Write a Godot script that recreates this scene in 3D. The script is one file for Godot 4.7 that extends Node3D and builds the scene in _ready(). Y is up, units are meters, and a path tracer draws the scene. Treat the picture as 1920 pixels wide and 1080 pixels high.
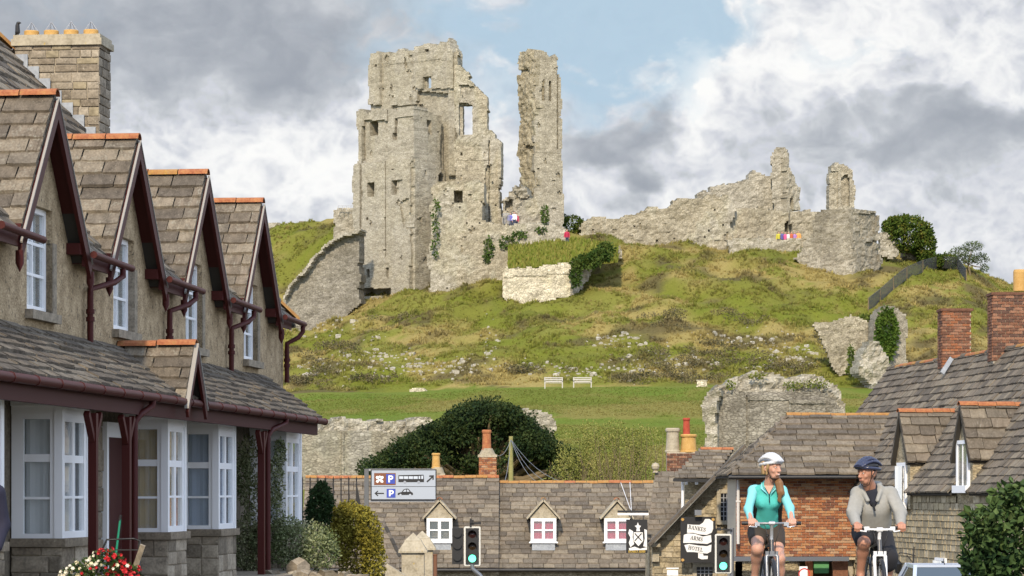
extends Node3D
# Photo pixel (px, py) at depth z metres -> point. Camera sits at the origin, looks along -Z, horizon at py = 925.
const F := 5400.0
const VX := 960.0
const VY := 925.0
var rng := RandomNumberGenerator.new()
var M := {}
var offs := {}
var used := {}
var noiseA := FastNoiseLite.new()
var noiseB := FastNoiseLite.new()
var noiseC := FastNoiseLite.new()

func _ready():
	rng.seed = 4711
	for k in 3:
		var n = [noiseA, noiseB, noiseC][k]
		n.seed = 11 + k * 7
		n.noise_type = FastNoiseLite.TYPE_SIMPLEX_SMOOTH
		n.fractal_octaves = 4
		n.frequency = [0.05, 0.35, 1.3][k]
	setup_camera_and_light()
	setup_materials()
	build_ground()
	build_castle()
	build_middle_ground()
	build_far_cottages()
	build_right_side()
	build_terrace()
	build_garden()
	build_street_things()
	build_cyclists()
	print("nodes ", count_nodes(self))

func count_nodes(n):
	var c = 1
	for k in n.get_children(): c += count_nodes(k)
	return c

func setup_camera_and_light():
	var cam := Camera3D.new()
	cam.name = "camera"
	cam.projection = Camera3D.PROJECTION_FRUSTUM
	cam.near = 1.0
	cam.far = 4000.0
	cam.size = 1080.0 / F
	cam.frustum_offset = Vector2(0, (VY - 540.0) / F)
	add_child(cam)
	cam.current = true
	var sun := DirectionalLight3D.new()
	sun.name = "sun"
	sun.light_energy = 1.0
	sun.light_color = Color(1.0, 0.93, 0.82)
	sun.light_angular_distance = 3.0
	sun.shadow_enabled = true
	add_child(sun)
	sun.look_at_from_position(Vector3(-12, 56, 85), Vector3.ZERO)
	var env := Environment.new()
	env.background_mode = Environment.BG_SKY
	var sm := ProceduralSkyMaterial.new()
	sm.sky_top_color = Color(0.66, 0.72, 0.82)
	sm.sky_horizon_color = Color(0.84, 0.86, 0.89)
	sm.sky_curve = 0.2
	sm.ground_horizon_color = Color(0.55, 0.55, 0.5)
	sm.ground_bottom_color = Color(0.3, 0.3, 0.25)
	sm.sun_angle_max = 1.0
	var sky := Sky.new()
	sky.sky_material = sm
	env.sky = sky
	env.background_energy_multiplier = 1.7
	env.tonemap_mode = Environment.TONE_MAPPER_LINEAR
	env.tonemap_exposure = 1.4
	env.sdfgi_enabled = true
	env.ssao_enabled = true
	env.ssil_enabled = true
	var we := WorldEnvironment.new()
	we.name = "environment"
	we.environment = env
	add_child(we)
	build_sky()

# cloudy sky: a section of dome far behind the castle, its cloud cover computed from noise
func build_sky():
	# texture rows and columns are elevation (-2 to 26 degrees) and azimuth (-30 to 30 degrees)
	var w := 1600
	var h := 750
	var az0 := deg_to_rad(-30.0)
	var az1 := deg_to_rad(30.0)
	var el0 := deg_to_rad(-2.0)
	var el1 := deg_to_rad(26.0)
	var n1 := FastNoiseLite.new()
	n1.seed = 5; n1.fractal_octaves = 6; n1.frequency = 0.0042; n1.fractal_gain = 0.5
	n1.noise_type = FastNoiseLite.TYPE_SIMPLEX_SMOOTH
	var n2 := FastNoiseLite.new()
	n2.seed = 23; n2.fractal_octaves = 6; n2.frequency = 0.0085; n2.fractal_gain = 0.58
	n2.noise_type = FastNoiseLite.TYPE_SIMPLEX_SMOOTH
	var n3 := FastNoiseLite.new()
	n3.seed = 77; n3.fractal_octaves = 5; n3.frequency = 0.0075; n3.fractal_gain = 0.6
	n3.noise_type = FastNoiseLite.TYPE_SIMPLEX_SMOOTH
	# cloud masses: azimuth and elevation in photo pixels, radii, amount of white (+) or grey (-)
	var blobs := [[300, 60, 420, 110, -0.50], [60, 180, 200, 130, -0.2], [560, 150, 150, 80, -0.25], [430, 260, 190, 80, 0.22], [560, 330, 160, 60, 0.3], [270, 330, 160, 70, 0.1],
		[690, 330, 170, 120, 0.22], [400, 420, 300, 60, -0.06], [1290, 205, 60, 95, 0.6], [1165, 285, 120, 45, -0.62], [1100, 355, 160, 35, -0.12], [1440, 120, 190, 70, 0.34],
		[1640, 50, 260, 60, 0.28], [1830, 160, 70, 50, 0.4], [1800, 260, 150, 50, -0.5], [1500, 215, 60, 40, -0.28], [1620, 310, 150, 60, -0.16], [1750, 420, 260, 60, 0.1], [1230, 370, 110, 30, 0.3],
		[1560, 170, 100, 40, 0.15], [1420, 60, 120, 26, -0.2], [1900, 380, 90, 50, -0.15], [960, 240, 80, 70, 0.18], [1390, 300, 110, 40, -0.1]]
	var blues := [[1010, 70, 260, 105, 1.0], [1220, 30, 170, 60, 0.8], [1130, 190, 150, 50, 0.45], [1600, 95, 70, 25, 0.25], [90, 20, 130, 40, 0.2]]
	var data := PackedByteArray()
	data.resize(w * h * 3)
	var o := 0
	for j in h:
		var py := VY - lerpf(el1, el0, (j + 0.5) / h) * F
		for i in w:
			var px := VX + lerpf(az0, az1, (i + 0.5) / w) * F
			var wx := n1.get_noise_2d(px * 1.0, py * 1.5)
			var wy := n1.get_noise_2d(px * 1.0 + 900.0, py * 1.5 + 300.0)
			var x := px + wx * 110.0
			var y := py + wy * 80.0
			var f := n2.get_noise_2d(px + wx * 60.0, py * 1.5 + wy * 60.0)
			var v := 0.0
			for b in blobs:
				var ex: float = (x - b[0]) / b[2]
				var ey: float = (y - b[1]) / b[3]
				var e := ex * ex + ey * ey
				if e < 4.0:
					v += b[4] * (1.0 - e * 0.25) * (1.0 - e * 0.25)
			var bl := 0.0
			for b in blues:
				var ex: float = (x - b[0]) / b[2]
				var ey: float = (y - b[1]) / b[3]
				var e := ex * ex + ey * ey
				if e < 4.0:
					bl += b[4] * (1.0 - e * 0.25) * (1.0 - e * 0.25)
			if py < -40.0 or px < -60.0 or px > 1980.0:
				v += wx * 0.6
				bl += maxf(0.0, wy) * 0.8
			# billows: puffy tops where the cloud is bright, smooth veils where it is grey
			var puff := 0.55 - 2.2 * absf(n3.get_noise_2d(px + wx * 40.0, py * 1.35 + wy * 40.0))
			v += f * 0.22 + wx * 0.12 + puff * (0.36 if v > 0.0 else 0.36 * maxf(0.15, 1.0 + v * 2.2))
			var t := clampf(0.55 + v * 0.62, 0.0, 1.0)
			t = t * t * (3.0 - 2.0 * t) * 0.9 + t * 0.1
			var r := 0.0
			var g := 0.0
			var bb := 0.0
			if t < 0.5:
				var q := t * 2.0
				r = lerpf(0.61, 0.81, q); g = lerpf(0.635, 0.825, q); bb = lerpf(0.675, 0.845, q)
			else:
				var q := (t - 0.5) * 2.0
				r = lerpf(0.80, 0.985, q); g = lerpf(0.815, 0.985, q); bb = lerpf(0.85, 0.98, q)
			bl = clampf(bl * 1.15 - maxf(0.0, f) * 1.0 - 0.1, 0.0, 0.92)
			r = lerpf(r, 0.70, bl); g = lerpf(g, 0.80, bl); bb = lerpf(bb, 0.875, bl)
			data[o] = int(r * 255.0); data[o + 1] = int(g * 255.0); data[o + 2] = int(bb * 255.0)
			o += 3
	var img := Image.create_from_data(w, h, false, Image.FORMAT_RGB8, data)
	var m := StandardMaterial3D.new()
	m.albedo_color = Color.BLACK
	m.roughness = 1.0
	m.metallic_specular = 0.0
	m.emission_enabled = true
	m.emission = Color.WHITE
	m.emission_operator = BaseMaterial3D.EMISSION_OP_MULTIPLY
	m.emission_texture = ImageTexture.create_from_image(img)
	m.emission_energy_multiplier = 0.73
	var st := SurfaceTool.new()
	st.begin(Mesh.PRIMITIVE_TRIANGLES)
	var R := 2200.0
	var nx := 60
	var ny := 28
	for j in ny + 1:
		for i in nx + 1:
			var az := lerpf(az0, az1, float(i) / nx)
			var el := lerpf(el1, el0, float(j) / ny)
			var d := Vector3(sin(az) * cos(el), sin(el), -cos(az) * cos(el))
			st.set_uv(Vector2(float(i) / nx, float(j) / ny))
			st.set_normal(-d)
			st.add_vertex(d * R)
	for j in ny:
		for i in nx:
			var k := j * (nx + 1) + i
			for q in [k, k + 1, k + nx + 2, k, k + nx + 2, k + nx + 1]: st.add_index(q)
	var s := MeshInstance3D.new()
	s.name = "sky"
	s.mesh = st.commit()
	s.material_override = m
	s.cast_shadow = GeometryInstance3D.SHADOW_CASTING_SETTING_ON
	s.set_meta("kind", "structure")
	s.set_meta("label", "cloudy sky with grey and white clouds and a blue gap")
	add_child(s)

# ------------------------------------------------------------------ helpers
func P(px: float, py: float, z: float) -> Vector3:
	return Vector3((px - VX) / F * z, (VY - py) / F * z, -z)

func numbered(called: String) -> String:
	if not used.has(called):
		used[called] = 0
		return called
	used[called] += 1
	return "%s_%03d" % [called, used[called]]

# a thing: a Node3D at its base; parts are built in absolute coordinates of its (turned) frame
func thing(called: String, label: String, category: String, base := Vector3.ZERO, turn := 0.0, group := "") -> Node3D:
	var o := Node3D.new()
	o.name = numbered(called)
	add_child(o)
	var b := Basis(Vector3.UP, turn)
	o.transform = Transform3D(b, b * base)
	offs[o] = -base
	o.set_meta("label", label)
	o.set_meta("category", category)
	if group != "": o.set_meta("group", group)
	return o

func put(parent: Node, called: String, mesh: Mesh, m: Material, xf := Transform3D.IDENTITY) -> MeshInstance3D:
	var o := MeshInstance3D.new()
	o.name = called
	o.mesh = mesh
	o.material_override = m
	if offs.has(parent): xf.origin += offs[parent]
	o.transform = xf
	parent.add_child(o, true)
	return o

func single(called: String, label: String, category: String, mesh: Mesh, m: Material, group := "") -> MeshInstance3D:
	var o := MeshInstance3D.new()
	o.name = numbered(called)
	o.mesh = mesh
	o.material_override = m
	o.set_meta("label", label)
	o.set_meta("category", category)
	if group != "": o.set_meta("group", group)
	add_child(o)
	return o

func structure(called: String, mesh: Mesh, m: Material) -> MeshInstance3D:
	var o := MeshInstance3D.new()
	o.name = numbered(called)
	o.mesh = mesh
	o.material_override = m
	o.set_meta("kind", "structure")
	add_child(o)
	return o

# mesh builder collecting flat-shaded or smooth triangles
class MB:
	var v := PackedVector3Array()
	var n := PackedVector3Array()
	var c := PackedColorArray()
	var col := Color.WHITE
	func tri(a: Vector3, b: Vector3, d: Vector3, out: Vector3):
		var nn := (d - a).cross(b - a)
		if nn.dot(out) < 0.0:
			var t := b
			b = d
			d = t
			nn = -nn
		nn = nn.normalized()
		v.append(a); v.append(b); v.append(d)
		n.append(nn); n.append(nn); n.append(nn)
		c.append(col); c.append(col); c.append(col)
	func quad(a: Vector3, b: Vector3, d: Vector3, e: Vector3, out: Vector3):
		tri(a, b, d, out)
		tri(a, d, e, out)
	func smooth(a: Vector3, b: Vector3, d: Vector3, na: Vector3, nb: Vector3, nd: Vector3):
		if (d - a).cross(b - a).dot(na + nb + nd) < 0.0:
			v.append(a); v.append(d); v.append(b)
			n.append(na); n.append(nd); n.append(nb)
		else:
			v.append(a); v.append(b); v.append(d)
			n.append(na); n.append(nb); n.append(nd)
		c.append(col); c.append(col); c.append(col)
	# box from centre, half sizes and axes
	func box(ce: Vector3, s: Vector3, b := Basis.IDENTITY):
		var h := s * 0.5
		var x := b.x * h.x
		var y := b.y * h.y
		var z := b.z * h.z
		quad(ce + x - y - z, ce + x + y - z, ce + x + y + z, ce + x - y + z, x)
		quad(ce - x - y - z, ce - x + y - z, ce - x + y + z, ce - x - y + z, -x)
		quad(ce + y - x - z, ce + y + x - z, ce + y + x + z, ce + y - x + z, y)
		quad(ce - y - x - z, ce - y + x - z, ce - y + x + z, ce - y - x + z, -y)
		quad(ce + z - x - y, ce + z + x - y, ce + z + x + y, ce + z - x + y, z)
		quad(ce - z - x - y, ce - z + x - y, ce - z + x + y, ce - z - x + y, -z)
	func mm(a: Vector3, b: Vector3):
		box((a + b) * 0.5, (b - a).abs())
	# bar of rectangular section between two points
	func bar(a: Vector3, b: Vector3, w: float, t: float, up := Vector3.UP):
		var d := b - a
		var y := d.normalized()
		var x := y.cross(up)
		if x.length() < 0.01: x = y.cross(Vector3.RIGHT)
		x = x.normalized()
		box((a + b) * 0.5, Vector3(w, d.length(), t), Basis(x, y, x.cross(y)))
	# round tube along points with radii
	func tube(pts: Array, rad, seg := 10, caps := true):
		var rings := []
		for i in pts.size():
			var d: Vector3
			if i == 0: d = pts[1] - pts[0]
			elif i == pts.size() - 1: d = pts[i] - pts[i - 1]
			else: d = (pts[i + 1] - pts[i]).normalized() + (pts[i] - pts[i - 1]).normalized()
			d = d.normalized()
			var x := d.cross(Vector3(0.31, 0.2, 0.93)).normalized()
			if absf(d.y) < 0.5: x = d.cross(Vector3.UP).normalized()
			var y := d.cross(x).normalized()
			var r: float = rad[i] if rad is Array else rad
			var ring := []
			for k in seg:
				var a := TAU * k / seg
				var nn := x * cos(a) + y * sin(a)
				ring.append([pts[i] + nn * r, nn])
			rings.append(ring)
		for i in pts.size() - 1:
			for k in seg:
				var a = rings[i][k]
				var b = rings[i][(k + 1) % seg]
				var e = rings[i + 1][(k + 1) % seg]
				var f = rings[i + 1][k]
				smooth(a[0], b[0], e[0], a[1], b[1], e[1])
				smooth(a[0], e[0], f[0], a[1], e[1], f[1])
		if caps:
			for k in seg:
				tri(pts[0], rings[0][k][0], rings[0][(k + 1) % seg][0], pts[0] - pts[1])
				var l := pts.size() - 1
				tri(pts[l], rings[l][k][0], rings[l][(k + 1) % seg][0], pts[l] - pts[l - 1])
	# lathe around vertical axis: list of [radius, height]
	func lathe(o: Vector3, prof: Array, seg := 14):
		for i in prof.size() - 1:
			var p0 = prof[i]
			var p1 = prof[i + 1]
			var sl := Vector2(p1[1] - p0[1], -(p1[0] - p0[0])).normalized()
			for k in seg:
				var a0 := TAU * k / seg
				var a1 := TAU * (k + 1) / seg
				var d0 := Vector3(cos(a0), 0, sin(a0))
				var d1 := Vector3(cos(a1), 0, sin(a1))
				var q0 := (d0 * sl.x + Vector3.UP * sl.y).normalized()
				var q1 := (d1 * sl.x + Vector3.UP * sl.y).normalized()
				var a: Vector3 = o + d0 * p0[0] + Vector3.UP * p0[1]
				var b: Vector3 = o + d1 * p0[0] + Vector3.UP * p0[1]
				var e: Vector3 = o + d1 * p1[0] + Vector3.UP * p1[1]
				var f: Vector3 = o + d0 * p1[0] + Vector3.UP * p1[1]
				if p0[0] > 0.0001: smooth(a, b, e, q0, q1, q1)
				if p1[0] > 0.0001: smooth(a, e, f, q0, q1, q0)
	# flat polygon extruded along a vector
	func prism(poly: Array, ex: Vector3):
		var ce := Vector3.ZERO
		for p in poly: ce += p
		ce /= poly.size()
		var pn: Vector3 = Vector3.ZERO
		for i in poly.size():
			pn += (poly[i] - ce).cross(poly[(i + 1) % poly.size()] - ce)
		pn = pn.normalized()
		var ax: Vector3 = (poly[1] - poly[0]).normalized()
		var ay := pn.cross(ax)
		var flat := PackedVector2Array()
		for p in poly: flat.append(Vector2((p - ce).dot(ax), (p - ce).dot(ay)))
		var idx := Geometry2D.triangulate_polygon(flat)
		for i in range(0, idx.size(), 3):
			tri(poly[idx[i]], poly[idx[i + 1]], poly[idx[i + 2]], -ex)
			tri(poly[idx[i]] + ex, poly[idx[i + 1]] + ex, poly[idx[i + 2]] + ex, ex)
		for i in poly.size():
			var a: Vector3 = poly[i]
			var b: Vector3 = poly[(i + 1) % poly.size()]
			var out := (b - a).cross(pn)
			quad(a, b, b + ex, a + ex, out)
	func mesh() -> ArrayMesh:
		var arr := []
		arr.resize(Mesh.ARRAY_MAX)
		arr[Mesh.ARRAY_VERTEX] = v
		arr[Mesh.ARRAY_NORMAL] = n
		arr[Mesh.ARRAY_COLOR] = c
		var m := ArrayMesh.new()
		m.add_surface_from_arrays(Mesh.PRIMITIVE_TRIANGLES, arr)
		return m

func lin(r: float, g: float, b: float) -> Color:
	return Color(r, g, b).linear_to_srgb()

func plain(r: float, g: float, b: float, rough := 0.8, metal := 0.0) -> StandardMaterial3D:
	var m := StandardMaterial3D.new()
	m.albedo_color = lin(r, g, b)
	m.roughness = rough
	m.metallic = metal
	return m

# computed texture: grain of two noises mapped between colours (linear colours)
func grain_image(size: int, f1: float, f2: float, cols: Array, seed_: int, mix2 := 0.5, spots := 0.0, spot_col := Color.WHITE) -> ImageTexture:
	var n := FastNoiseLite.new()
	n.seed = seed_
	n.frequency = f1
	n.fractal_octaves = 4
	var a := n.get_seamless_image(size, size)
	n.seed = seed_ + 50
	n.frequency = f2
	var b := n.get_seamless_image(size, size)
	n.seed = seed_ + 90
	n.frequency = f1 * 2.2
	var s := n.get_seamless_image(size, size)
	var da := a.get_data()
	var db := b.get_data()
	var ds := s.get_data()
	var out := PackedByteArray()
	out.resize(size * size * 3)
	var sr := []
	for c in cols: sr.append(c.linear_to_srgb())
	var sc := spot_col.linear_to_srgb()
	var top := sr.size() - 1
	for i in size * size:
		var t := (da[i] * (1.0 - mix2) + db[i] * mix2) / 255.0
		t = clampf((t - 0.5) * 1.6 + 0.5, 0.0, 0.999) * top
		var k := int(t)
		var c: Color = sr[k].lerp(sr[mini(k + 1, top)], t - k)
		if spots > 0.0:
			var q := clampf((ds[i] / 255.0 * 0.75 + db[i] / 255.0 * 0.25 - (1.0 - spots)) * 9.0, 0.0, 1.0)
			c = c.lerp(sc, q)
		out[i * 3] = int(c.r * 255.0)
		out[i * 3 + 1] = int(c.g * 255.0)
		out[i * 3 + 2] = int(c.b * 255.0)
	var im := Image.create_from_data(size, size, false, Image.FORMAT_RGB8, out)
	return ImageTexture.create_from_image(im)

# computed rubble masonry: cells with mortar; returns [albedo, height]
func rubble_images(size: int, freq: float, cols: Array, mortar: Color, seed_: int, mort := 0.12) -> Array:
	var n := FastNoiseLite.new()
	n.seed = seed_
	n.noise_type = FastNoiseLite.TYPE_CELLULAR
	n.frequency = freq
	n.fractal_type = FastNoiseLite.FRACTAL_NONE
	n.cellular_return_type = FastNoiseLite.RETURN_CELL_VALUE
	var cv := n.get_seamless_image(size, size).get_data()
	n.cellular_return_type = FastNoiseLite.RETURN_DISTANCE2_SUB
	var ed := n.get_seamless_image(size, size).get_data()
	var f := FastNoiseLite.new()
	f.seed = seed_ + 3
	f.frequency = freq * 1.4
	f.fractal_octaves = 5
	var fb := f.get_seamless_image(size, size).get_data()
	f.frequency = freq * 0.16
	var lo := f.get_seamless_image(size, size).get_data()
	var out := PackedByteArray()
	out.resize(size * size * 3)
	var hh := PackedByteArray()
	hh.resize(size * size)
	var sr := []
	for c in cols: sr.append(c.linear_to_srgb())
	var mo := mortar.linear_to_srgb()
	var top := sr.size() - 1
	for i in size * size:
		var t := clampf(cv[i] / 255.0 * 0.55 + lo[i] / 255.0 * 0.5 + fb[i] / 255.0 * 0.3 - 0.2, 0.0, 0.999) * top
		var k := int(t)
		var c: Color = sr[k].lerp(sr[mini(k + 1, top)], t - k)
		var e := clampf(ed[i] / 255.0 / mort, 0.0, 1.0)
		c = mo.lerp(c, e * 0.85 + 0.15)
		var w := 0.82 + fb[i] / 255.0 * 0.36
		out[i * 3] = int(clampf(c.r * w, 0, 1) * 255.0)
		out[i * 3 + 1] = int(clampf(c.g * w, 0, 1) * 255.0)
		out[i * 3 + 2] = int(clampf(c.b * w, 0, 1) * 255.0)
		hh[i] = int(clampf(e * 0.6 + fb[i] / 255.0 * 0.4, 0, 1) * 255.0)
	return [ImageTexture.create_from_image(Image.create_from_data(size, size, false, Image.FORMAT_RGB8, out)),
		ImageTexture.create_from_image(Image.create_from_data(size, size, false, Image.FORMAT_L8, hh))]

func textured(tex: Texture2D, scale: float, rough := 0.9, tint := Color.WHITE, height: Texture2D = null, hs := 1.0, stretch := 1.0) -> StandardMaterial3D:
	var m := StandardMaterial3D.new()
	m.albedo_texture = tex
	m.albedo_color = tint
	m.vertex_color_use_as_albedo = true
	m.roughness = rough
	m.metallic_specular = 0.3
	m.uv1_triplanar = true
	m.uv1_world_triplanar = true
	m.uv1_scale = Vector3(scale, scale * stretch, scale)
	if height != null:
		m.heightmap_enabled = true
		m.heightmap_texture = height
		m.heightmap_scale = hs
	return m

func setup_materials():
	var rub = rubble_images(512, 0.05, [Color(0.18, 0.165, 0.132), Color(0.33, 0.305, 0.245), Color(0.44, 0.41, 0.335), Color(0.58, 0.545, 0.455)], Color(0.23, 0.21, 0.165), 3)
	M.castle = textured(rub[0], 0.17, 0.95, Color.WHITE, rub[1], 5.0, 1.5)
	M.castle_grey = textured(rub[0], 0.13, 0.95, lin(0.74, 0.75, 0.78), rub[1], 5.0, 1.6)
	M.castle_pale = textured(rub[0], 0.14, 0.95, Color(1.18, 1.17, 1.14), rub[1], 6.0, 1.4)  # same rubble texture as the castle stone, tinted paler
	var rc = rubble_images(512, 0.045, [Color(0.20, 0.16, 0.10), Color(0.33, 0.27, 0.17), Color(0.42, 0.35, 0.23), Color(0.5, 0.43, 0.3)], Color(0.27, 0.23, 0.16), 17, 0.16)
	M.cottage_stone = textured(rc[0], 0.30, 0.95, Color.WHITE, rc[1], 2.0, 2.2)
	M.rock = textured(grain_image(256, 0.02, 0.09, [Color(0.26, 0.24, 0.19), Color(0.40, 0.375, 0.31), Color(0.52, 0.49, 0.42)], 8), 0.3)
	M.terrain = textured(grain_image(512, 0.03, 0.14, [Color(0.45, 0.45, 0.40), Color(0.8, 0.8, 0.75), Color(1, 1, 1)], 61, 0.6), 0.22, 1.0)
	M.terrain.metallic_specular = 0.1
	# roof stone: several weathered tones
	M.slate = []
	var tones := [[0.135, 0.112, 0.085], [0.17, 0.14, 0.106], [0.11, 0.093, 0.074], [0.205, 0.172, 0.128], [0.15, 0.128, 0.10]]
	for k in tones.size():
		var t = tones[k]
		var c := Color(t[0], t[1], t[2])
		M.slate.append(textured(grain_image(256, 0.02, 0.11, [c * 0.5, c, c * 1.55], 100 + k * 5, 0.5, [0.30, 0.38, 0.28, 0.36, 0.33][k], Color(0.27, 0.25, 0.20)), [1.1, 0.9, 1.2, 1.0, 0.8][k], 0.92))
	M.slate_far = []
	for k in tones.size():
		var t = tones[k]
		var c := Color(t[0], t[1], t[2])
		M.slate_far.append(textured(grain_image(128, 0.04, 0.15, [c * 0.65, c, c * 1.4], 200 + k * 5, 0.5, 0.3, Color(0.25, 0.23, 0.19)), 0.8, 0.92))
	M.deck = plain(0.04, 0.036, 0.03, 0.95)
	M.terracotta = textured(grain_image(128, 0.03, 0.12, [Color(0.24, 0.08, 0.04), Color(0.36, 0.14, 0.065), Color(0.42, 0.21, 0.085)], 31, 0.5, 0.3, Color(0.34, 0.22, 0.07)), 1.4, 0.9)
	M.terracotta2 = textured(grain_image(128, 0.03, 0.12, [Color(0.25, 0.13, 0.06), Color(0.38, 0.19, 0.06), Color(0.31, 0.23, 0.12)], 33, 0.5, 0.36, Color(0.42, 0.26, 0.05)), 1.4, 0.9)
	M.brick = []
	for k in 5:
		var t = [[0.34, 0.14, 0.065], [0.27, 0.11, 0.055], [0.40, 0.20, 0.095], [0.19, 0.085, 0.055], [0.40, 0.25, 0.15]][k]
		var c := Color(t[0], t[1], t[2])
		M.brick.append(textured(grain_image(64, 0.06, 0.2, [c * 0.7, c, c * 1.25], 300 + k), 2.0, 0.95))
	M.brick_dark = []
	for k in 4:
		var t = [[0.20, 0.095, 0.058], [0.15, 0.075, 0.05], [0.26, 0.135, 0.085], [0.115, 0.066, 0.05]][k]
		var c := Color(t[0], t[1], t[2])
		M.brick_dark.append(textured(grain_image(64, 0.06, 0.2, [c * 0.7, c, c * 1.3], 320 + k), 2.0, 0.95))
	M.mortar = textured(grain_image(64, 0.06, 0.2, [Color(0.36, 0.31, 0.24), Color(0.48, 0.43, 0.34)], 340), 2.0, 0.95)
	M.render = textured(grain_image(512, 0.012, 0.10, [Color(0.19, 0.14, 0.08), Color(0.38, 0.29, 0.18), Color(0.58, 0.46, 0.30)], 41, 0.6, 0.33, Color(0.13, 0.105, 0.072)), 0.5, 0.95)
	var bb = grain_image(256, 0.2, 0.3, [Color.BLACK, Color.WHITE], 44)
	M.render.heightmap_enabled = true
	M.render.heightmap_texture = bb
	M.render.heightmap_scale = 1.0
	M.block = []
	for k in 4:
		var t = [[0.21, 0.175, 0.13], [0.27, 0.23, 0.175], [0.17, 0.145, 0.11], [0.33, 0.285, 0.22]][k]
		var c := Color(t[0], t[1], t[2])
		M.block.append(textured(grain_image(256, 0.02, 0.09, [c * 0.55, c, c * 1.4], 360 + k, 0.5, 0.26, Color(0.38, 0.34, 0.27)), 0.9, 0.95))
	M.cream = []
	for k in 4:
		var t = [[0.36, 0.30, 0.20], [0.45, 0.385, 0.27], [0.29, 0.245, 0.165], [0.41, 0.345, 0.225]][k]
		var c := Color(t[0], t[1], t[2])
		M.cream.append(textured(grain_image(128, 0.03, 0.1, [c * 0.6, c, c * 1.3], 380 + k, 0.5, 0.24, Color(0.5, 0.45, 0.33)), 0.9, 0.95))
	M.maroon = plain(0.062, 0.012, 0.010, 0.5)
	M.maroon.metallic_specular = 0.3
	M.maroon_dark = plain(0.055, 0.013, 0.011, 0.6)
	M.maroon_dark.metallic_specular = 0.3
	M.white = plain(0.83, 0.84, 0.86, 0.45)
	M.lead = textured(grain_image(64, 0.05, 0.2, [Color(0.25, 0.27, 0.3), Color(0.4, 0.43, 0.46)], 70), 1.0, 0.6)
	M.stone_trim = textured(grain_image(128, 0.03, 0.12, [Color(0.26, 0.225, 0.16), Color(0.38, 0.335, 0.25), Color(0.46, 0.41, 0.31)], 71, 0.5, 0.25, Color(0.40, 0.28, 0.08)), 0.9, 0.95)
	M.glass = plain(0.02, 0.022, 0.025, 0.06)
	M.glass.metallic_specular = 0.6
	M.dark = plain(0.015, 0.014, 0.013, 0.9)
	M.curtain = plain(0.68, 0.71, 0.72, 0.9)
	M.curtain_yellow = plain(0.46, 0.32, 0.09, 0.9)
	M.curtain_blue = plain(0.34, 0.42, 0.54, 0.9)
	M.curtain_red = plain(0.46, 0.02, 0.09, 0.9)
	var pane := StandardMaterial3D.new()
	pane.transparency = BaseMaterial3D.TRANSPARENCY_ALPHA
	pane.albedo_color = Color(0.75, 0.8, 0.82, 0.14)
	pane.roughness = 0.03
	pane.metallic_specular = 0.5
	M.pane = pane
	M.skin = plain(0.50, 0.27, 0.19, 0.55)
	M.skin.subsurf_scatter_enabled = true
	M.skin.subsurf_scatter_strength = 0.1
	M.skin_tan = plain(0.40, 0.19, 0.12, 0.55)
	M.black = plain(0.012, 0.012, 0.013, 0.45)
	M.grey_metal = plain(0.22, 0.23, 0.25, 0.4, 0.6)
	M.steel = plain(0.32, 0.33, 0.35, 0.45, 0.3)
	M.wood = textured(grain_image(64, 0.04, 0.2, [Color(0.13, 0.10, 0.06), Color(0.22, 0.17, 0.10)], 73), 1.0, 0.9)
	M.bench = plain(0.46, 0.44, 0.40, 0.9)
	M.pot_yellow = textured(grain_image(64, 0.05, 0.2, [Color(0.42, 0.24, 0.07), Color(0.56, 0.36, 0.14)], 74), 1.5, 0.9)
	M.pot_red = textured(grain_image(64, 0.05, 0.2, [Color(0.30, 0.05, 0.03), Color(0.42, 0.09, 0.05)], 75), 1.5, 0.9)

func leaf_mat(backlight := 0.25) -> StandardMaterial3D:
	var m := StandardMaterial3D.new()
	m.vertex_color_use_as_albedo = true
	m.roughness = 0.75
	m.metallic_specular = 0.25
	m.backlight_enabled = true
	m.backlight = Color(backlight, backlight, backlight * 0.4)
	return m

# leaves spread through ellipsoids. blobs: [centre, radii]; cols: linear colours; shell: 0 volume .. 1 surface only
func leaf_cloud(blobs: Array, count: int, size: float, cols: Array, shell := 0.5, slim := 0.6, hang := 0.0) -> ArrayMesh:
	var mb := MB.new()
	var tot := 0.0
	var wts := []
	for b in blobs:
		var w: float = b[1].x * b[1].y + b[1].y * b[1].z + b[1].x * b[1].z
		tot += w
		wts.append(w)
	for bi in blobs.size():
		var b = blobs[bi]
		var cnt := int(count * wts[bi] / tot)
		for i in cnt:
			var d := Vector3(rng.randfn(), rng.randfn(), rng.randfn()).normalized()
			var lump := 1.0 + 0.26 * noiseB.get_noise_3dv(d * 5.0 + b[0])
			var r := lerpf(pow(rng.randf(), 0.45), rng.randf_range(0.82, 1.06), shell) * lump
			var p: Vector3 = b[0] + d * b[1] * r
			var ax := (Vector3(rng.randfn(), rng.randfn(), rng.randfn()) + d * 0.8 + Vector3.DOWN * hang).normalized()
			var side := ax.cross(Vector3(rng.randfn(), rng.randfn(), rng.randfn())).normalized()
			var s := size * rng.randf_range(0.6, 1.35)
			var k := clampf(noiseB.get_noise_3dv(p * 2.0) * 0.7 + 0.5 + rng.randf_range(-0.3, 0.3), 0.0, 0.999) * (cols.size() - 1)
			mb.col = cols[int(k)].lerp(cols[mini(int(k) + 1, cols.size() - 1)], k - int(k))
			var nn := ax.cross(side)
			var mid := p + ax * s * 0.5 + nn * s * 0.12
			mb.tri(p, mid + side * s * slim * 0.5, p + ax * s, nn)
			mb.tri(p, p + ax * s, mid - side * s * slim * 0.5, nn)
	return mb.mesh()

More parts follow.
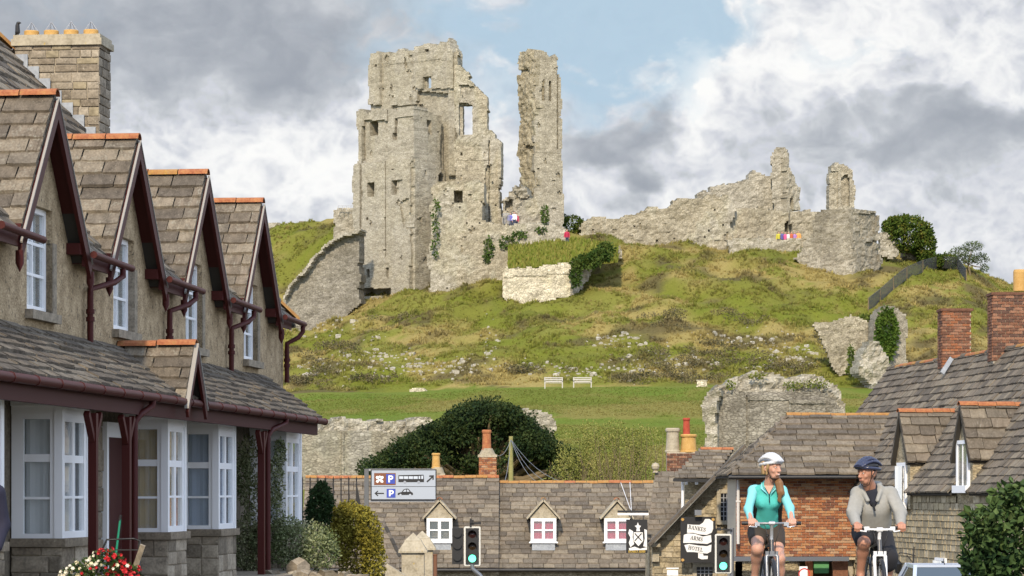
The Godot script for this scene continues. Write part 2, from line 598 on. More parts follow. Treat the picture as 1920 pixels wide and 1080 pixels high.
# stepped slab of masonry: poly outline in (u, v) metres on the plane through o with axes u, v(up); front faces n.
# feats: [polygon, depth] (positive = recessed, negative = proud); holes go right through
func slab(o: Vector3, u: Vector3, n: Vector3, poly: PackedVector2Array, holes: Array, feats: Array, thick: float, cell: float, amp := 0.12, jag := 0.25, tint := Color.WHITE, stain := 0.25, back_amp := 0.3) -> ArrayMesh:
	var mb := MB.new()
	var lo := poly[0]
	var hi := poly[0]
	for p in poly:
		lo = lo.min(p)
		hi = hi.max(p)
	lo -= Vector2(cell, cell) * 1.5
	hi += Vector2(cell, cell) * 1.5
	var nx := int(ceil((hi.x - lo.x) / cell))
	var ny := int(ceil((hi.y - lo.y) / cell))
	var dep := PackedFloat32Array()
	dep.resize(nx * ny)
	for j in ny:
		for i in nx:
			var q := lo + Vector2(i + 0.5, j + 0.5) * cell
			var w3 := o + u * q.x + Vector3.UP * q.y
			var qq := q + Vector2(noiseB.get_noise_3dv(w3), noiseB.get_noise_3dv(w3 + Vector3(40, 0, 9))) * jag * 1.6
			var d := -999.0
			if Geometry2D.is_point_in_polygon(qq, poly):
				d = 0.0
				for h in holes:
					if Geometry2D.is_point_in_polygon(q, h):
						d = -999.0
						break
				if d > -1.0:
					for f in feats:
						if Geometry2D.is_point_in_polygon(q, f[0]): d += f[1]
			dep[j * nx + i] = d
	var V := Vector3.UP
	var cx := (nx + 1) * (ny + 1)
	var px := PackedVector3Array()
	var pd := PackedFloat32Array()
	var pb := PackedFloat32Array()
	px.resize(cx); pd.resize(cx); pb.resize(cx)
	for j in ny + 1:
		for i in nx + 1:
			var q := lo + Vector2(i, j) * cell
			var w3 := o + u * q.x + V * q.y
			var k := j * (nx + 1) + i
			var jit := Vector2(noiseC.get_noise_3dv(w3 * 1.7), noiseC.get_noise_3dv(w3 * 1.7 + Vector3(7, 70, 0))) * cell * 0.42
			px[k] = w3 + u * jit.x + V * jit.y
			pd[k] = noiseB.get_noise_3dv(w3 * 0.8) * amp + noiseC.get_noise_3dv(w3 * 1.1) * amp * 0.9
			pb[k] = noiseB.get_noise_3dv(w3 * 0.8 + Vector3(0, 0, 50)) * back_amp
	for j in ny:
		for i in nx:
			var d := dep[j * nx + i]
			if d < -900.0: continue
			var k0 := j * (nx + 1) + i
			var ks := [k0, k0 + 1, k0 + nx + 2, k0 + nx + 1]
			var fr := []
			var bk := []
			for k in ks:
				fr.append(px[k] + n * (pd[k] - d))
				bk.append(px[k] - n * (thick + pb[k]))
			var s := noiseA.get_noise_3dv(fr[0] * 2.2) * stain + noiseB.get_noise_3dv(fr[0] * Vector3(0.9, 0.25, 0.9)) * stain * 0.8
			mb.col = Color(tint.r * (1.0 + s), tint.g * (1.0 + s * 1.02), tint.b * (1.0 + s * 1.08))
			mb.quad(fr[0], fr[1], fr[2], fr[3], n)
			mb.quad(bk[0], bk[1], bk[2], bk[3], -n)
			var nb := [[i - 1, j, 0, 3, -u], [i + 1, j, 1, 2, u], [i, j - 1, 0, 1, -V], [i, j + 1, 3, 2, V]]
			for e in nb:
				var dd := -999.0
				if e[0] >= 0 and e[0] < nx and e[1] >= 0 and e[1] < ny: dd = dep[e[1] * nx + e[0]]
				if dd < -900.0:
					var steps := clampi(int(thick / 0.8), 1, 4)
					for t in steps:
						var a := float(t) / steps
						var b := float(t + 1) / steps
						mb.quad(fr[e[2]].lerp(bk[e[2]], a), fr[e[3]].lerp(bk[e[3]], a), fr[e[3]].lerp(bk[e[3]], b), fr[e[2]].lerp(bk[e[2]], b), e[4])
				elif dd > d + 0.01:
					mb.quad(fr[e[2]], fr[e[3]], fr[e[3]] - n * (dd - d), fr[e[2]] - n * (dd - d), e[4])
	return mb.mesh()

# pixel polygon -> (u, v) on a vertical plane through o with horizontal axis u
func on_plane(pts: Array, o: Vector3, u: Vector3) -> PackedVector2Array:
	var n := Vector3(-u.z, 0, u.x)
	var out := PackedVector2Array()
	for i in range(0, pts.size(), 2):
		var d := Vector3((pts[i] - VX) / F, (VY - pts[i + 1]) / F, -1.0)
		var t := o.dot(n) / d.dot(n)
		var p := d * t - o
		out.append(Vector2(p.dot(u), p.y))
	return out

# slab whose outline, holes and features are given in pixels on that plane
func px_slab(o: Vector3, deg: float, poly: Array, holes: Array, feats: Array, thick: float, cell: float, amp := 0.12, jag := 0.25, tint := Color.WHITE, stain := 0.25) -> ArrayMesh:
	var u := Vector3(cos(deg_to_rad(deg)), 0, sin(deg_to_rad(deg)))
	var n := Vector3(-u.z, 0, u.x)
	if n.z < 0.0: n = -n
	var hs := []
	for h in holes: hs.append(on_plane(h, o, u))
	var fs := []
	for f in feats: fs.append([on_plane(f[0], o, u), f[1]])
	return slab(o, u, n, on_plane(poly, o, u), hs, fs, thick, cell, amp, jag, tint, stain)

func rect(x0: float, y0: float, x1: float, y1: float) -> Array:
	return [x0, y0, x1, y0, x1, y1, x0, y1]

# ------------------------------------------------------------------ ground
var COLS := [-600.0, 200.0, 480.0, 560.0, 640.0, 720.0, 800.0, 880.0, 960.0, 1040.0, 1120.0, 1200.0, 1300.0, 1400.0, 1500.0, 1600.0, 1700.0, 1800.0, 1900.0, 2050.0, 2600.0]
# depth, then the photo row of the ground there for each column
var ROWS := [
	[150.0, 985, 985, 985, 985, 985, 985, 985, 985, 985, 985, 985, 985, 985, 985, 985, 985, 985, 985, 985, 985, 985],
	[176.0, 905, 905, 905, 905, 905, 905, 905, 905, 905, 905, 905, 905, 905, 905, 905, 905, 905, 905, 905, 905, 905],
	[192.0, 850, 850, 850, 845, 842, 842, 842, 842, 842, 842, 842, 842, 842, 845, 850, 850, 850, 850, 860, 870, 880],
	[216.0, 800, 795, 792, 786, 784, 782, 780, 778, 780, 782, 786, 788, 788, 790, 792, 795, 795, 800, 810, 830, 860],
	[236.0, 770, 765, 752, 745, 742, 740, 737, 735, 733, 731, 730, 729, 728, 730, 735, 738, 745, 752, 770, 800, 840],
	[244.0, 768, 762, 746, 738, 736, 734, 732, 729, 727, 726, 725, 724, 724, 725, 728, 726, 720, 724, 740, 780, 830],
	[258.0, 760, 740, 715, 696, 680, 676, 672, 665, 658, 652, 652, 655, 660, 662, 664, 662, 655, 645, 660, 720, 800],
	[276.0, 740, 715, 680, 655, 632, 618, 610, 602, 592, 588, 580, 575, 570, 570, 575, 585, 580, 575, 605, 680, 780],
	[290.0, 730, 700, 655, 630, 600, 566, 556, 540, 535, 535, 520, 505, 502, 500, 505, 525, 525, 532, 570, 655, 770],
	[300.0, 730, 695, 640, 612, 575, 548, 530, 495, 455, 450, 452, 470, 472, 471, 474, 496, 497, 512, 548, 640, 765],
	[312.0, 720, 640, 570, 545, 470, 440, 440, 440, 440, 440, 442, 455, 460, 460, 462, 470, 485, 505, 542, 640, 765],
	[328.0, 700, 520, 448, 432, 418, 418, 430, 440, 440, 440, 442, 450, 455, 455, 458, 465, 480, 502, 560, 660, 770],
	[350.0, 700, 540, 480, 460, 450, 450, 455, 455, 455, 455, 458, 465, 470, 470, 480, 500, 530, 560, 620, 700, 790],
	[420.0, 800, 800, 800, 800, 800, 800, 800, 800, 800, 800, 800, 800, 800, 800, 800, 800, 800, 800, 800, 820, 850],
	[700.0, 1000, 1000, 1000, 1000, 1000, 1000, 1000, 1000, 1000, 1000, 1000, 1000, 1000, 1000, 1000, 1000, 1000, 1000, 1000, 1000, 1000]]

func street_h(z: float) -> float:
	if z < 30.0: return -1.35 - (30.0 - z) * 0.005
	if z < 74.0: return lerpf(-1.35, -4.2, (z - 30.0) / 44.0)
	if z < 108.0: return lerpf(-4.2, -5.8, (z - 74.0) / 34.0)
	return -5.8

func row_h(r: Array, px: float) -> float:
	var k := 0
	while k < COLS.size() - 2 and px > COLS[k + 1]: k += 1
	var t := clampf((px - COLS[k]) / (COLS[k + 1] - COLS[k]), 0.0, 1.0)
	var y0: float = r[maxi(k, 1)]
	if k == 0: y0 = r[1]
	var a: float = r[k + 1]
	var b: float = r[k + 2]
	var py := lerpf(a, b, t * t * (3.0 - 2.0 * t) * 0.5 + t * 0.5)
	return (VY - py) / F * r[0]

func ground_h(x: float, z: float) -> float:
	var px := VX + x / z * F if z > 1.0 else VX
	if z <= 118.0: return street_h(z)
	if z < 150.0:
		var t := (z - 118.0) / 32.0
		return lerpf(street_h(118.0), row_h(ROWS[0], px), t * t * (3.0 - 2.0 * t))
	var k := 0
	while k < ROWS.size() - 2 and z > ROWS[k + 1][0]: k += 1
	var a := row_h(ROWS[k], px)
	var b := row_h(ROWS[k + 1], px)
	var t := clampf((z - ROWS[k][0]) / (ROWS[k + 1][0] - ROWS[k][0]), 0.0, 1.0)
	# cubic through neighbouring rows keeps the slope smooth, the lawn edge stays a crisp break
	var h := lerpf(a, b, t)
	if z > 246.0 and z < 345.0:
		var m0: float = (b - row_h(ROWS[k - 1], px)) / (ROWS[k + 1][0] - ROWS[k - 1][0]) * (ROWS[k + 1][0] - ROWS[k][0])
		var m1: float = (row_h(ROWS[k + 2], px) - a) / (ROWS[k + 2][0] - ROWS[k][0]) * (ROWS[k + 1][0] - ROWS[k][0])
		var t2 := t * t
		var t3 := t2 * t
		h = (2.0 * t3 - 3.0 * t2 + 1.0) * a + (t3 - 2.0 * t2 + t) * m0 + (-2.0 * t3 + 3.0 * t2) * b + (t3 - t2) * m1
	if z > 243.0:
		var w := clampf((z - 243.0) / 8.0, 0.0, 1.0)
		h += w * (noiseA.get_noise_2d(x * 2.2, z * 2.2) * 1.1 + noiseB.get_noise_2d(x * 1.1, z * 1.1) * 0.32)
	elif z > 180.0:
		h += noiseA.get_noise_2d(x * 1.4, z * 1.4) * 0.35
	return h

func grass_colour(x: float, z: float) -> Color:
	var a := noiseA.get_noise_2d(x * 1.3 + 60.0, z * 1.1) + noiseB.get_noise_2d(x * 0.5, z * 0.5) * 0.5
	var b := noiseA.get_noise_2d(x * 2.4 - 80.0, z * 2.0 + 30.0) + noiseB.get_noise_2d(x * 0.8 + 9.0, z * 0.8) * 0.4
	if z > 150.0 and z < 243.0 + a * 2.5:
		var lawn := Color(0.15, 0.18, 0.036).lerp(Color(0.225, 0.205, 0.065), clampf(a * 2.0 + 0.4, 0, 1))
		# closely mown strips
		var mown := absf(z - 214.0 + a * 5.0) < 5.0 or z > 233.0 + b * 4.0
		return Color(0.145, 0.195, 0.036).lerp(Color(0.19, 0.2, 0.05), clampf(b + 0.3, 0, 1)) if mown else lawn
	var c := Color(0.19, 0.195, 0.042).lerp(Color(0.33, 0.265, 0.10), clampf(a * 2.1 + 0.55, 0, 1))
	c = c.lerp(Color(0.115, 0.095, 0.05), clampf(b * 3.0 - 0.25, 0, 0.85))
	# patches of lush green grass among the straw, with outlines of their own
	var lush := noiseA.get_noise_2d(x * 1.9 + 31.0, z * 1.5 - 12.0) + noiseB.get_noise_2d(x * 1.4, z * 1.2) * 0.35
	if lush > 0.12: c = c.lerp(Color(0.165, 0.19, 0.03), 0.7)
	return c

func build_ground():
	var mb_v := PackedVector3Array()
	var mb_c := PackedColorArray()
	var idx := PackedInt32Array()
	var zs := []
	var z := -40.0
	while z < 900.0:
		zs.append(z)
		z += 6.0 if z < 116.0 else (3.0 if z < 176.0 else (0.8 if z < 345.0 else (12.0 if z < 460.0 else 60.0)))
	var xs := []
	var x := -420.0
	while x <= 421.0:
		xs.append(x)
		x += 20.0 if absf(x + 8.0) > 76.0 else 0.8
	for zz in zs:
		for xx in xs:
			mb_v.append(Vector3(xx, ground_h(xx, zz), -zz))
			mb_c.append(grass_colour(xx, zz) if zz > 118.0 else Color(0.16, 0.15, 0.12))
	var w := xs.size()
	for j in zs.size() - 1:
		for i in w - 1:
			var k := j * w + i
			for q in [k, k + w, k + w + 1, k, k + w + 1, k + 1]: idx.append(q)
	var st := SurfaceTool.new()
	var arr := []
	arr.resize(Mesh.ARRAY_MAX)
	arr[Mesh.ARRAY_VERTEX] = mb_v
	arr[Mesh.ARRAY_COLOR] = mb_c
	arr[Mesh.ARRAY_INDEX] = idx
	var am := ArrayMesh.new()
	am.add_surface_from_arrays(Mesh.PRIMITIVE_TRIANGLES, arr)
	st.create_from(am, 0)
	st.generate_normals()
	structure("ground", st.commit(), M.terrain)
	# road down the village street
	var rd := MB.new()
	for i in 13:
		var z0 := i * 10.0 - 15.0
		var z1 := z0 + 10.0
		rd.quad(Vector3(-1.0 - 0.02 * z0, street_h(z0) + 0.012, -z0), Vector3(8.2, street_h(z0) + 0.012, -z0), Vector3(8.2, street_h(z1) + 0.012, -z1), Vector3(-1.0 - 0.02 * z1, street_h(z1) + 0.012, -z1), Vector3.UP)
	structure("road", rd.mesh(), textured(grain_image(128, 0.1, 0.3, [Color(0.04, 0.04, 0.042), Color(0.065, 0.065, 0.066)], 90), 1.0, 0.9))
	build_grass()

func build_grass():
	# rough grass of the castle mound
	var mb := MB.new()
	for k in 6:
		var a := k * 1.05
		var d := Vector3(cos(a), 0, sin(a))
		var s := Vector3(-d.z, 0, d.x)
		mb.tri(d * 0.03 - s * 0.085, d * 0.03 + s * 0.085, d * (0.16 + 0.07 * (k % 3)) + Vector3(0.03, 0.34 + 0.1 * (k % 2), 0), d)
	var tuft := mb.mesh()
	var mm := MultiMesh.new()
	mm.transform_format = MultiMesh.TRANSFORM_3D
	mm.use_colors = true
	mm.mesh = tuft
	var xf := []
	var cl := []
	for i in 88000:
		var z := rng.randf_range(245.0, 334.0)
		var px := rng.randf_range(490.0, 1960.0)
		if z > 316.0 and px > 700.0: continue
		var x := (px - VX) / F * z
		var patch := noiseB.get_noise_2d(x * 0.7, z * 0.7)
		if rng.randf() > 0.62 + patch * 1.1: continue
		var s := rng.randf_range(0.35, 0.8) * (1.0 + patch * 0.8)
		xf.append(Transform3D(Basis(Vector3.UP, rng.randf() * TAU).scaled(Vector3(s, s * rng.randf_range(0.7, 1.2), s)), Vector3(x, ground_h(x, z) - 0.04, -z)))
		var c := grass_colour(x, z) * rng.randf_range(0.72, 1.25)
		cl.append(c.lerp(Color(0.30, 0.25, 0.09), maxf(0.0, rng.randf_range(-0.6, 0.5))))
	# short rough grass of the bank below the lawn
	for i in 42000:
		var z := rng.randf_range(178.0, 236.0)
		var px := rng.randf_range(560.0, 1720.0)
		var x := (px - VX) / F * z
		var s := rng.randf_range(0.18, 0.42)
		if absf(z - 214.0) < 4.0: s *= 0.5
		xf.append(Transform3D(Basis(Vector3.UP, rng.randf() * TAU).scaled(Vector3(s, s * 0.8, s)), Vector3(x, ground_h(x, z) - 0.02, -z)))
		var c := grass_colour(x, z) * rng.randf_range(0.8, 1.25)
		cl.append(c.lerp(Color(0.26, 0.22, 0.08), maxf(0.0, rng.randf_range(-0.8, 0.5))))
	mm.instance_count = xf.size()
	for i in xf.size():
		mm.set_instance_transform(i, xf[i])
		mm.set_instance_color(i, cl[i])
	var g := MultiMeshInstance3D.new()
	g.name = "grass"
	g.multimesh = mm
	g.material_override = leaf_mat(0.3)
	g.set_meta("kind", "stuff")
	g.set_meta("label", "rough green and straw coloured grass on the castle mound and bank")
	g.set_meta("category", "grass")
	add_child(g)
	# low brown and dark green scrub in patches on the lower slope
	var sb := []
	for c in [[1330, 670, 90, 26, 26], [1270, 690, 60, 20, 12], [640, 650, 40, 14, 8], [600, 690, 30, 20, 8], [1010, 700, 60, 8, 8], [1480, 690, 60, 16, 10], [740, 600, 40, 10, 4], [1180, 712, 90, 6, 10], [1400, 600, 40, 12, 5], [1250, 600, 60, 20, 6], [1545, 640, 12, 40, 8], [560, 720, 20, 8, 6], [1340, 712, 80, 6, 10], [700, 715, 80, 5, 8]]:
		for i in c[4]:
			var px: float = c[0] + rng.randfn() * c[2] * 0.6
			var py: float = c[1] + rng.randfn() * c[3] * 0.6
			var z := 244.5
			while z < 298.0:
				if ground_h((px - VX) / F * z, z) > (VY - py) / F * z: break
				z += 0.5
			if z >= 298.0: continue
			var p := P(px, py, z)
			p.y = ground_h(p.x, z) + 0.15
			var s := rng.randf_range(0.4, 1.0)
			sb.append([p, Vector3(s * 1.5, s * 0.55, s)])
	var sc := structure("scrub", leaf_cloud(sb, 22000, 0.17, [Color(0.05, 0.055, 0.025), Color(0.10, 0.09, 0.045), Color(0.15, 0.125, 0.07), Color(0.20, 0.18, 0.08)], 0.3), leaf_mat(0.2))
	sc.set_meta("kind", "stuff")
	sc.set_meta("label", "low brown and dark green scrub in patches on the mound")
	sc.set_meta("category", "scrub")
	# chalky stones breaking through the turf low on the mound
	var rk := MB.new()
	for c in [[700, 668, 60, 14, 60], [790, 690, 70, 22, 90], [640, 690, 60, 20, 50], [870, 690, 40, 20, 30], [1160, 640, 45, 12, 60], [1180, 690, 70, 22, 60], [1010, 690, 60, 10, 40], [1390, 640, 80, 18, 60], [1500, 665, 60, 12, 70],
			[1290, 680, 60, 24, 60], [920, 640, 16, 40, 26], [1460, 690, 50, 14, 40], [580, 700, 40, 14, 24], [1100, 700, 80, 10, 40], [640, 610, 30, 14, 12], [700, 640, 40, 10, 10], [590, 610, 40, 30, 30]]:
		for i in c[4]:
			var px: float = c[0] + rng.randfn() * c[2] * 0.55
			var py: float = c[1] + rng.randfn() * c[3] * 0.55
			# walk out along the ray until it meets the slope
			var z := 244.5
			while z < 298.0:
				if ground_h((px - VX) / F * z, z) > (VY - py) / F * z: break
				z += 0.5
			if z >= 298.0: continue
			var p := P(px, py, z)
			p.y = ground_h(p.x, z)
			stone(rk, p, rng.randf_range(0.05, 0.17) * (1.9 if rng.randf() < 0.15 else 1.0))
	var r := structure("stones", rk.mesh(), M.rock)
	r.set_meta("kind", "stuff")
	r.set_meta("label", "pale chalky stones scattered through the turf of the mound")
	r.set_meta("category", "stones")

func stone(mb: MB, p: Vector3, s: float):
	var t := rng.randf_range(0.75, 1.2)
	mb.col = Color(t, t, t * 0.97)
	var b := Basis(Vector3(rng.randfn(), rng.randfn(), rng.randfn()).normalized(), rng.randf() * TAU)
	var sc := Vector3(s * rng.randf_range(0.8, 1.7), s * rng.randf_range(0.4, 0.8), s)
	var dirs := [Vector3(1, 0, 0), Vector3(0, 0, 1), Vector3(-1, 0, 0), Vector3(0, 0, -1)]
	var up: Vector3 = p + (b * Vector3.UP) * 0.2 * s + Vector3.UP * sc.y
	var q := []
	for d in dirs: q.append(p + (Basis(Vector3.UP, b.get_euler().y) * (d * sc)) + Vector3(rng.randf_range(-0.2, 0.2), rng.randf_range(-0.1, 0.3), rng.randf_range(-0.2, 0.2)) * s)
	for k in 4:
		var m: Vector3 = (q[k] + q[(k + 1) % 4]) * 0.5 + Vector3.UP * sc.y * 0.7 + (q[k] - p) * 0.15
		mb.tri(q[k], m, up, m - p + Vector3.UP * 0.1)
		mb.tri(m, q[(k + 1) % 4], up, m - p + Vector3.UP * 0.1)
		mb.tri(q[k], q[(k + 1) % 4] , m, m - p)
		mb.quad(q[k] , q[(k + 1) % 4], q[(k + 1) % 4] + Vector3.DOWN * s, q[k] + Vector3.DOWN * s, m - p)

# ------------------------------------------------------------------ castle
func ruin(called: String, label: String, slabs: Array, m: Material, category := "ruin", base_px := []) -> Node3D:
	var b := P(base_px[0], base_px[1], base_px[2])
	var t := thing(called, label, category, b)
	for s in slabs: put(t, s[0], s[1], s[2] if s.size() > 2 else m)
	return t

# putlog holes and spots where facing stones have fallen out
func pocks(x0: float, y0: float, x1: float, y1: float, cnt: int) -> Array:
	var out := []
	for i in cnt:
		var x := rng.randf_range(x0, x1)
		var y := rng.randf_range(y0, y1)
		if rng.randf() < 0.4: out.append([rect(x, y, x + 3.2, y + 3.4), 0.5])
		else:
			var w := rng.randf_range(4, 11)
			var h := rng.randf_range(4, 16)
			out.append([[x - w * 0.5, y, x, y - h * 0.5, x + w * 0.5, y - 1, x + w * 0.3, y + h * 0.5, x - w * 0.3, y + h * 0.4], rng.randf_range(0.1, 0.22)])
	return out

func build_castle():
	var corner := P(775, 400, 296)
	var annex := px_slab(corner, 40, [668, 210, 676, 204, 689, 214, 697, 207, 725, 204, 745, 207, 775, 199, 776, 300, 772, 306, 774, 572, 670, 572, 672, 500, 665, 400, 665, 312, 671, 300, 672, 245, 668, 232],
		[], [[rect(689, 227, 705, 254), 1.9], [rect(740, 222, 747, 262), 1.2], [rect(736, 248, 751, 263), 0.6], [rect(691, 343, 706, 369), 1.9], [rect(737, 338, 751, 366), 1.9], [rect(678.5, 236, 681.5, 486), 0.6], [rect(725.5, 206, 728.5, 484), 0.6],
		[rect(681.5, 225, 726, 302), 0.3], [[663, 309, 778, 296, 778, 575, 663, 575], -0.3], [[663, 498, 778, 493, 778, 575, 663, 575], -0.25], [[684, 541, 739, 540, 739, 556, 684, 556], 1.6], [rect(693, 504, 699, 520), 0.5], [rect(730, 503, 735, 520), 0.5],
		[[752, 380, 770, 370, 772, 430, 760, 425], 0.25]] + pocks(676, 215, 770, 490, 13), 2.2, 0.15, 0.05, 0.09, Color(1.0, 0.99, 0.96))
	var side := px_slab(corner, -50, [775, 199, 792, 202, 812, 214, 834, 220, 838, 240, 838, 345, 836, 400, 830, 560, 774, 572],
		[], [[rect(801, 225, 810, 252), 0.6], [rect(803, 240, 808, 250), 0.6], [rect(794, 318, 797, 327), 0.7], [[818, 340, 818, 328, 823, 322, 830, 322, 834, 330, 834, 342], 1.3], [[828, 200, 840, 200, 840, 345, 824, 345], 0.5],
		[[774, 296, 840, 320, 840, 600, 774, 600], -0.25]] + pocks(780, 215, 830, 520, 11), 2.2, 0.15, 0.05, 0.09, Color(1.0, 0.99, 0.96))
	var u1 := P(836, 300, 300.5)
	var upper := px_slab(u1, 40, [696, 216, 696, 112, 700, 102, 710, 99, 744, 97, 746, 92, 758, 90, 761, 96, 776, 94, 778, 87, 796, 85, 798, 82, 818, 82, 821, 88, 826, 80, 838, 78, 843, 71, 848, 74, 850, 88, 858, 100, 858, 425, 800, 425, 800, 350, 696, 350],
		[rect(797, 145, 811, 166)], [[rect(795, 144, 811, 166), 0.5], [rect(800, 92, 807, 98), 0.6], [rect(696, 95, 716, 197), -0.4], [rect(780, 80, 858, 166), -0.25], [rect(846, 70, 860, 330), -0.45], [[700, 122, 846, 111, 846, 114, 700, 125], 0.05],
		[[783, 170, 845, 175, 846, 205, 800, 212, 778, 205], 0.5], [[735, 198, 790, 195, 790, 206, 730, 209], 0.4], [rect(758, 108, 761, 122), 0.4], [rect(729, 176, 732, 180), 0.6], [rect(707, 122, 710, 126), 0.5], [rect(765, 100, 768, 112), 0.2]] + pocks(700, 100, 850, 330, 20),
		0.7, 0.15, 0.06, 0.11, Color(1.0, 0.99, 0.95))
	var d0 := P(856, 300, 297.5)
	var broken := px_slab(d0, 6, [853, 88, 860, 101, 862, 120, 870, 130, 877, 136, 878, 150, 887, 156, 895, 162, 905, 170, 912, 178, 911, 200, 913, 226, 909, 239, 916, 246, 923, 249, 930, 258, 939, 268, 941, 428, 853, 428],
		[rect(866, 197, 884, 252)], [[rect(862, 194, 884, 254), 0.6], [rect(916, 262, 918, 425), 0.4], [rect(933, 275, 942, 430), -0.5], [[862, 160, 912, 160, 912, 196, 880, 196, 866, 180], 0.35], [[884, 196, 914, 196, 914, 250, 884, 250], 0.3], [[855, 300, 918, 300, 918, 303, 855, 303], 0.05], [[912, 310, 922, 306, 924, 350, 914, 360, 908, 335], 0.35]] + pocks(860, 260, 932, 410, 9),
		1.8, 0.17, 0.14, 0.30, Color(1.0, 0.97, 0.9))
	var fore := px_slab(P(850, 400, 292), 4, [808, 350, 821, 340, 860, 339, 890, 337, 906, 344, 907, 414, 940, 420, 1000, 419, 1052, 420, 1062, 430, 1064, 448, 1040, 470, 960, 520, 900, 545, 803, 575],
		[], [[rect(851, 358, 866, 379), 1.9], [[800, 440, 940, 440, 1066, 445, 1066, 600, 800, 600], -0.2], [rect(830, 363, 834, 366), 0.4], [[800, 485, 1000, 470, 1000, 600, 800, 600], -0.3]] + pocks(820, 350, 900, 470, 13), 3.0, 0.18, 0.16, 0.25, Color(1.03, 1.0, 0.93))
	var pxs := [825, 395, 820, 450, 818, 480]
	var ivk := []
	for i in 9: ivk.append([P(815 + rng.randf_range(-4, 4), 380 + i * 12, 291.2), Vector3(0.22, 0.3, 0.12)])
	for q in [[917, 468, 0.5, 1.2], [912, 485, 0.3, 0.6], [952, 455, 0.9, 0.7], [975, 440, 0.9, 0.35], [1015, 432, 0.5, 0.3]]: ivk.append([P(q[0], q[1], 291.2), Vector3(q[2], q[3], 0.25)])
	var keep := ruin("castle_keep", "tall ruined stone castle keep with square window openings on the mound", [["forebuilding", annex], ["side_wall", side], ["upper_wall", upper], ["broken_wall", broken], ["lower_wall", fore]], M.castle, "castle keep", [775, 560, 296])
	put(keep, "ivy", leaf_cloud(ivk, 900, 0.3, [Color(0.04, 0.08, 0.015), Color(0.09, 0.13, 0.03)], 0.3), leaf_mat()).set_meta("kind", "stuff")
	var railing := MB.new()
	for i in 6: railing.bar(P(943 + i * 2.6, 420, 293), P(943 + i * 2.6, 400, 293), 0.05, 0.05)
	railing.bar(P(943, 401, 293), P(956, 401, 293), 0.06, 0.06)
	put(keep, "railing", railing.mesh(), M.steel)

	# lone standing wall of the keep
	var pc := P(1003, 300, 300)
	var face := px_slab(pc, -18, [1002, 95, 1012, 97, 1022, 99, 1034, 109, 1041, 102, 1046, 108, 1044, 120, 1049, 140, 1053, 150, 1054, 260, 1055, 420, 1002, 430],
		[], [[[1017, 188, 1017, 152, 1019.5, 148, 1022, 152, 1022, 188], 0.5], [[1028, 190, 1028, 154, 1030.5, 150, 1034, 154, 1034, 190], 0.5], [rect(1002, 283, 1056, 286), -0.15], [rect(1002, 286, 1056, 440), -0.12], [rect(1045, 130, 1047, 280), 0.25]] + pocks(1006, 110, 1050, 410, 10), 1.6, 0.15, 0.045, 0.1, Color(1.0, 0.99, 0.96))
	var edge := px_slab(pc, 52, [972, 112, 975, 101, 984, 97, 990, 92, 1003, 95, 1004, 430, 973, 430, 974, 300, 970, 290, 976, 250, 971, 180], [], [[[980, 270, 1000, 274, 1000, 282, 984, 280], 0.5], [rect(973, 130, 992, 150), 0.3]], 1.6, 0.17, 0.30, 0.3, Color(1.0, 0.96, 0.85))
	ruin("standing_wall", "slender standing fragment of keep wall with two blind arches", [["wall_face", face], ["broken_edge", edge]], M.castle, "ruin", [1020, 425, 300])
	var rub1 := px_slab(P(985, 400, 297), 10, [945, 372, 958, 366, 962, 350, 975, 342, 990, 348, 996, 365, 1000, 385, 1004, 432, 945, 432], [], [[[945, 378, 962, 372, 960, 400, 946, 395], 0.9], [[962, 350, 990, 345, 995, 370, 975, 372], -0.4]], 2.5, 0.2, 0.5, 0.4)
	var rub2 := px_slab(P(1000, 400, 295), -8, [962, 432, 968, 395, 985, 380, 1006, 370, 1015, 385, 1028, 418, 1030, 432], [], [], 2.0, 0.2, 0.25, 0.3, Color(1.1, 1.08, 1.0))
	ruin("fallen_masonry", "heap of fallen masonry at the foot of the slender wall fragment", [["rubble", rub1], ["fallen_slab", rub2]], M.castle, "ruin", [985, 430, 296])
	put(get_node("fallen_masonry"), "ivy", leaf_cloud([[P(1022, 402, 294.5), Vector3(0.35, 1.0, 0.3)]], 160, 0.3, [Color(0.05, 0.09, 0.02), Color(0.10, 0.15, 0.03)]), leaf_mat()).set_meta("kind", "stuff")

	ruin("wing_wall", "grey sloping wing wall running down from the keep", [["wall", px_slab(P(620, 500, 294), 12, [674, 432, 674, 570, 600, 640, 530, 690, 530, 560, 548, 535, 570, 505, 592, 480, 610, 462, 628, 447, 650, 436], [], [], 2.0, 0.2, 0.14, 0.25, Color(0.92, 0.91, 0.9))],
		["coping", px_slab(P(620, 500, 292.9), 12, [674, 428, 674, 434, 650, 439, 628, 450, 610, 465, 592, 483, 570, 508, 548, 538, 532, 566, 530, 560, 548, 531, 570, 501, 592, 476, 610, 458, 628, 443, 650, 432], [], [], 2.4, 0.16, 0.14, 0.3), M.castle]], M.castle_grey, "wall", [620, 600, 294])
	ruin("turret_stump", "short pale turret stump behind the keep with handrail", [["wall", px_slab(P(645, 420, 303), 0, [627, 396, 640, 391, 655, 392, 670, 390, 672, 470, 627, 470], [], [], 3.0, 0.2, 0.15, 0.2)]], M.castle, "ruin", [645, 465, 303])
	var hr := MB.new()
	for i in 5: hr.bar(P(634 + i * 8, 394, 302), P(634 + i * 8, 386, 302), 0.05, 0.05)
	hr.bar(P(634, 386, 302), P(666, 386, 302), 0.05, 0.05)
	put(get_node("turret_stump"), "handrail", hr.mesh(), M.steel)
	ruin("curtain_wall", "distant curtain wall on the grassy bank behind the terrace gables", [["wall", px_slab(P(540, 430, 336), -6, [470, 424, 500, 418, 540, 416, 578, 417, 590, 424, 590, 470, 470, 480], [], [], 2.0, 0.25, 0.2, 0.25)]], M.castle, "wall", [540, 470, 336])

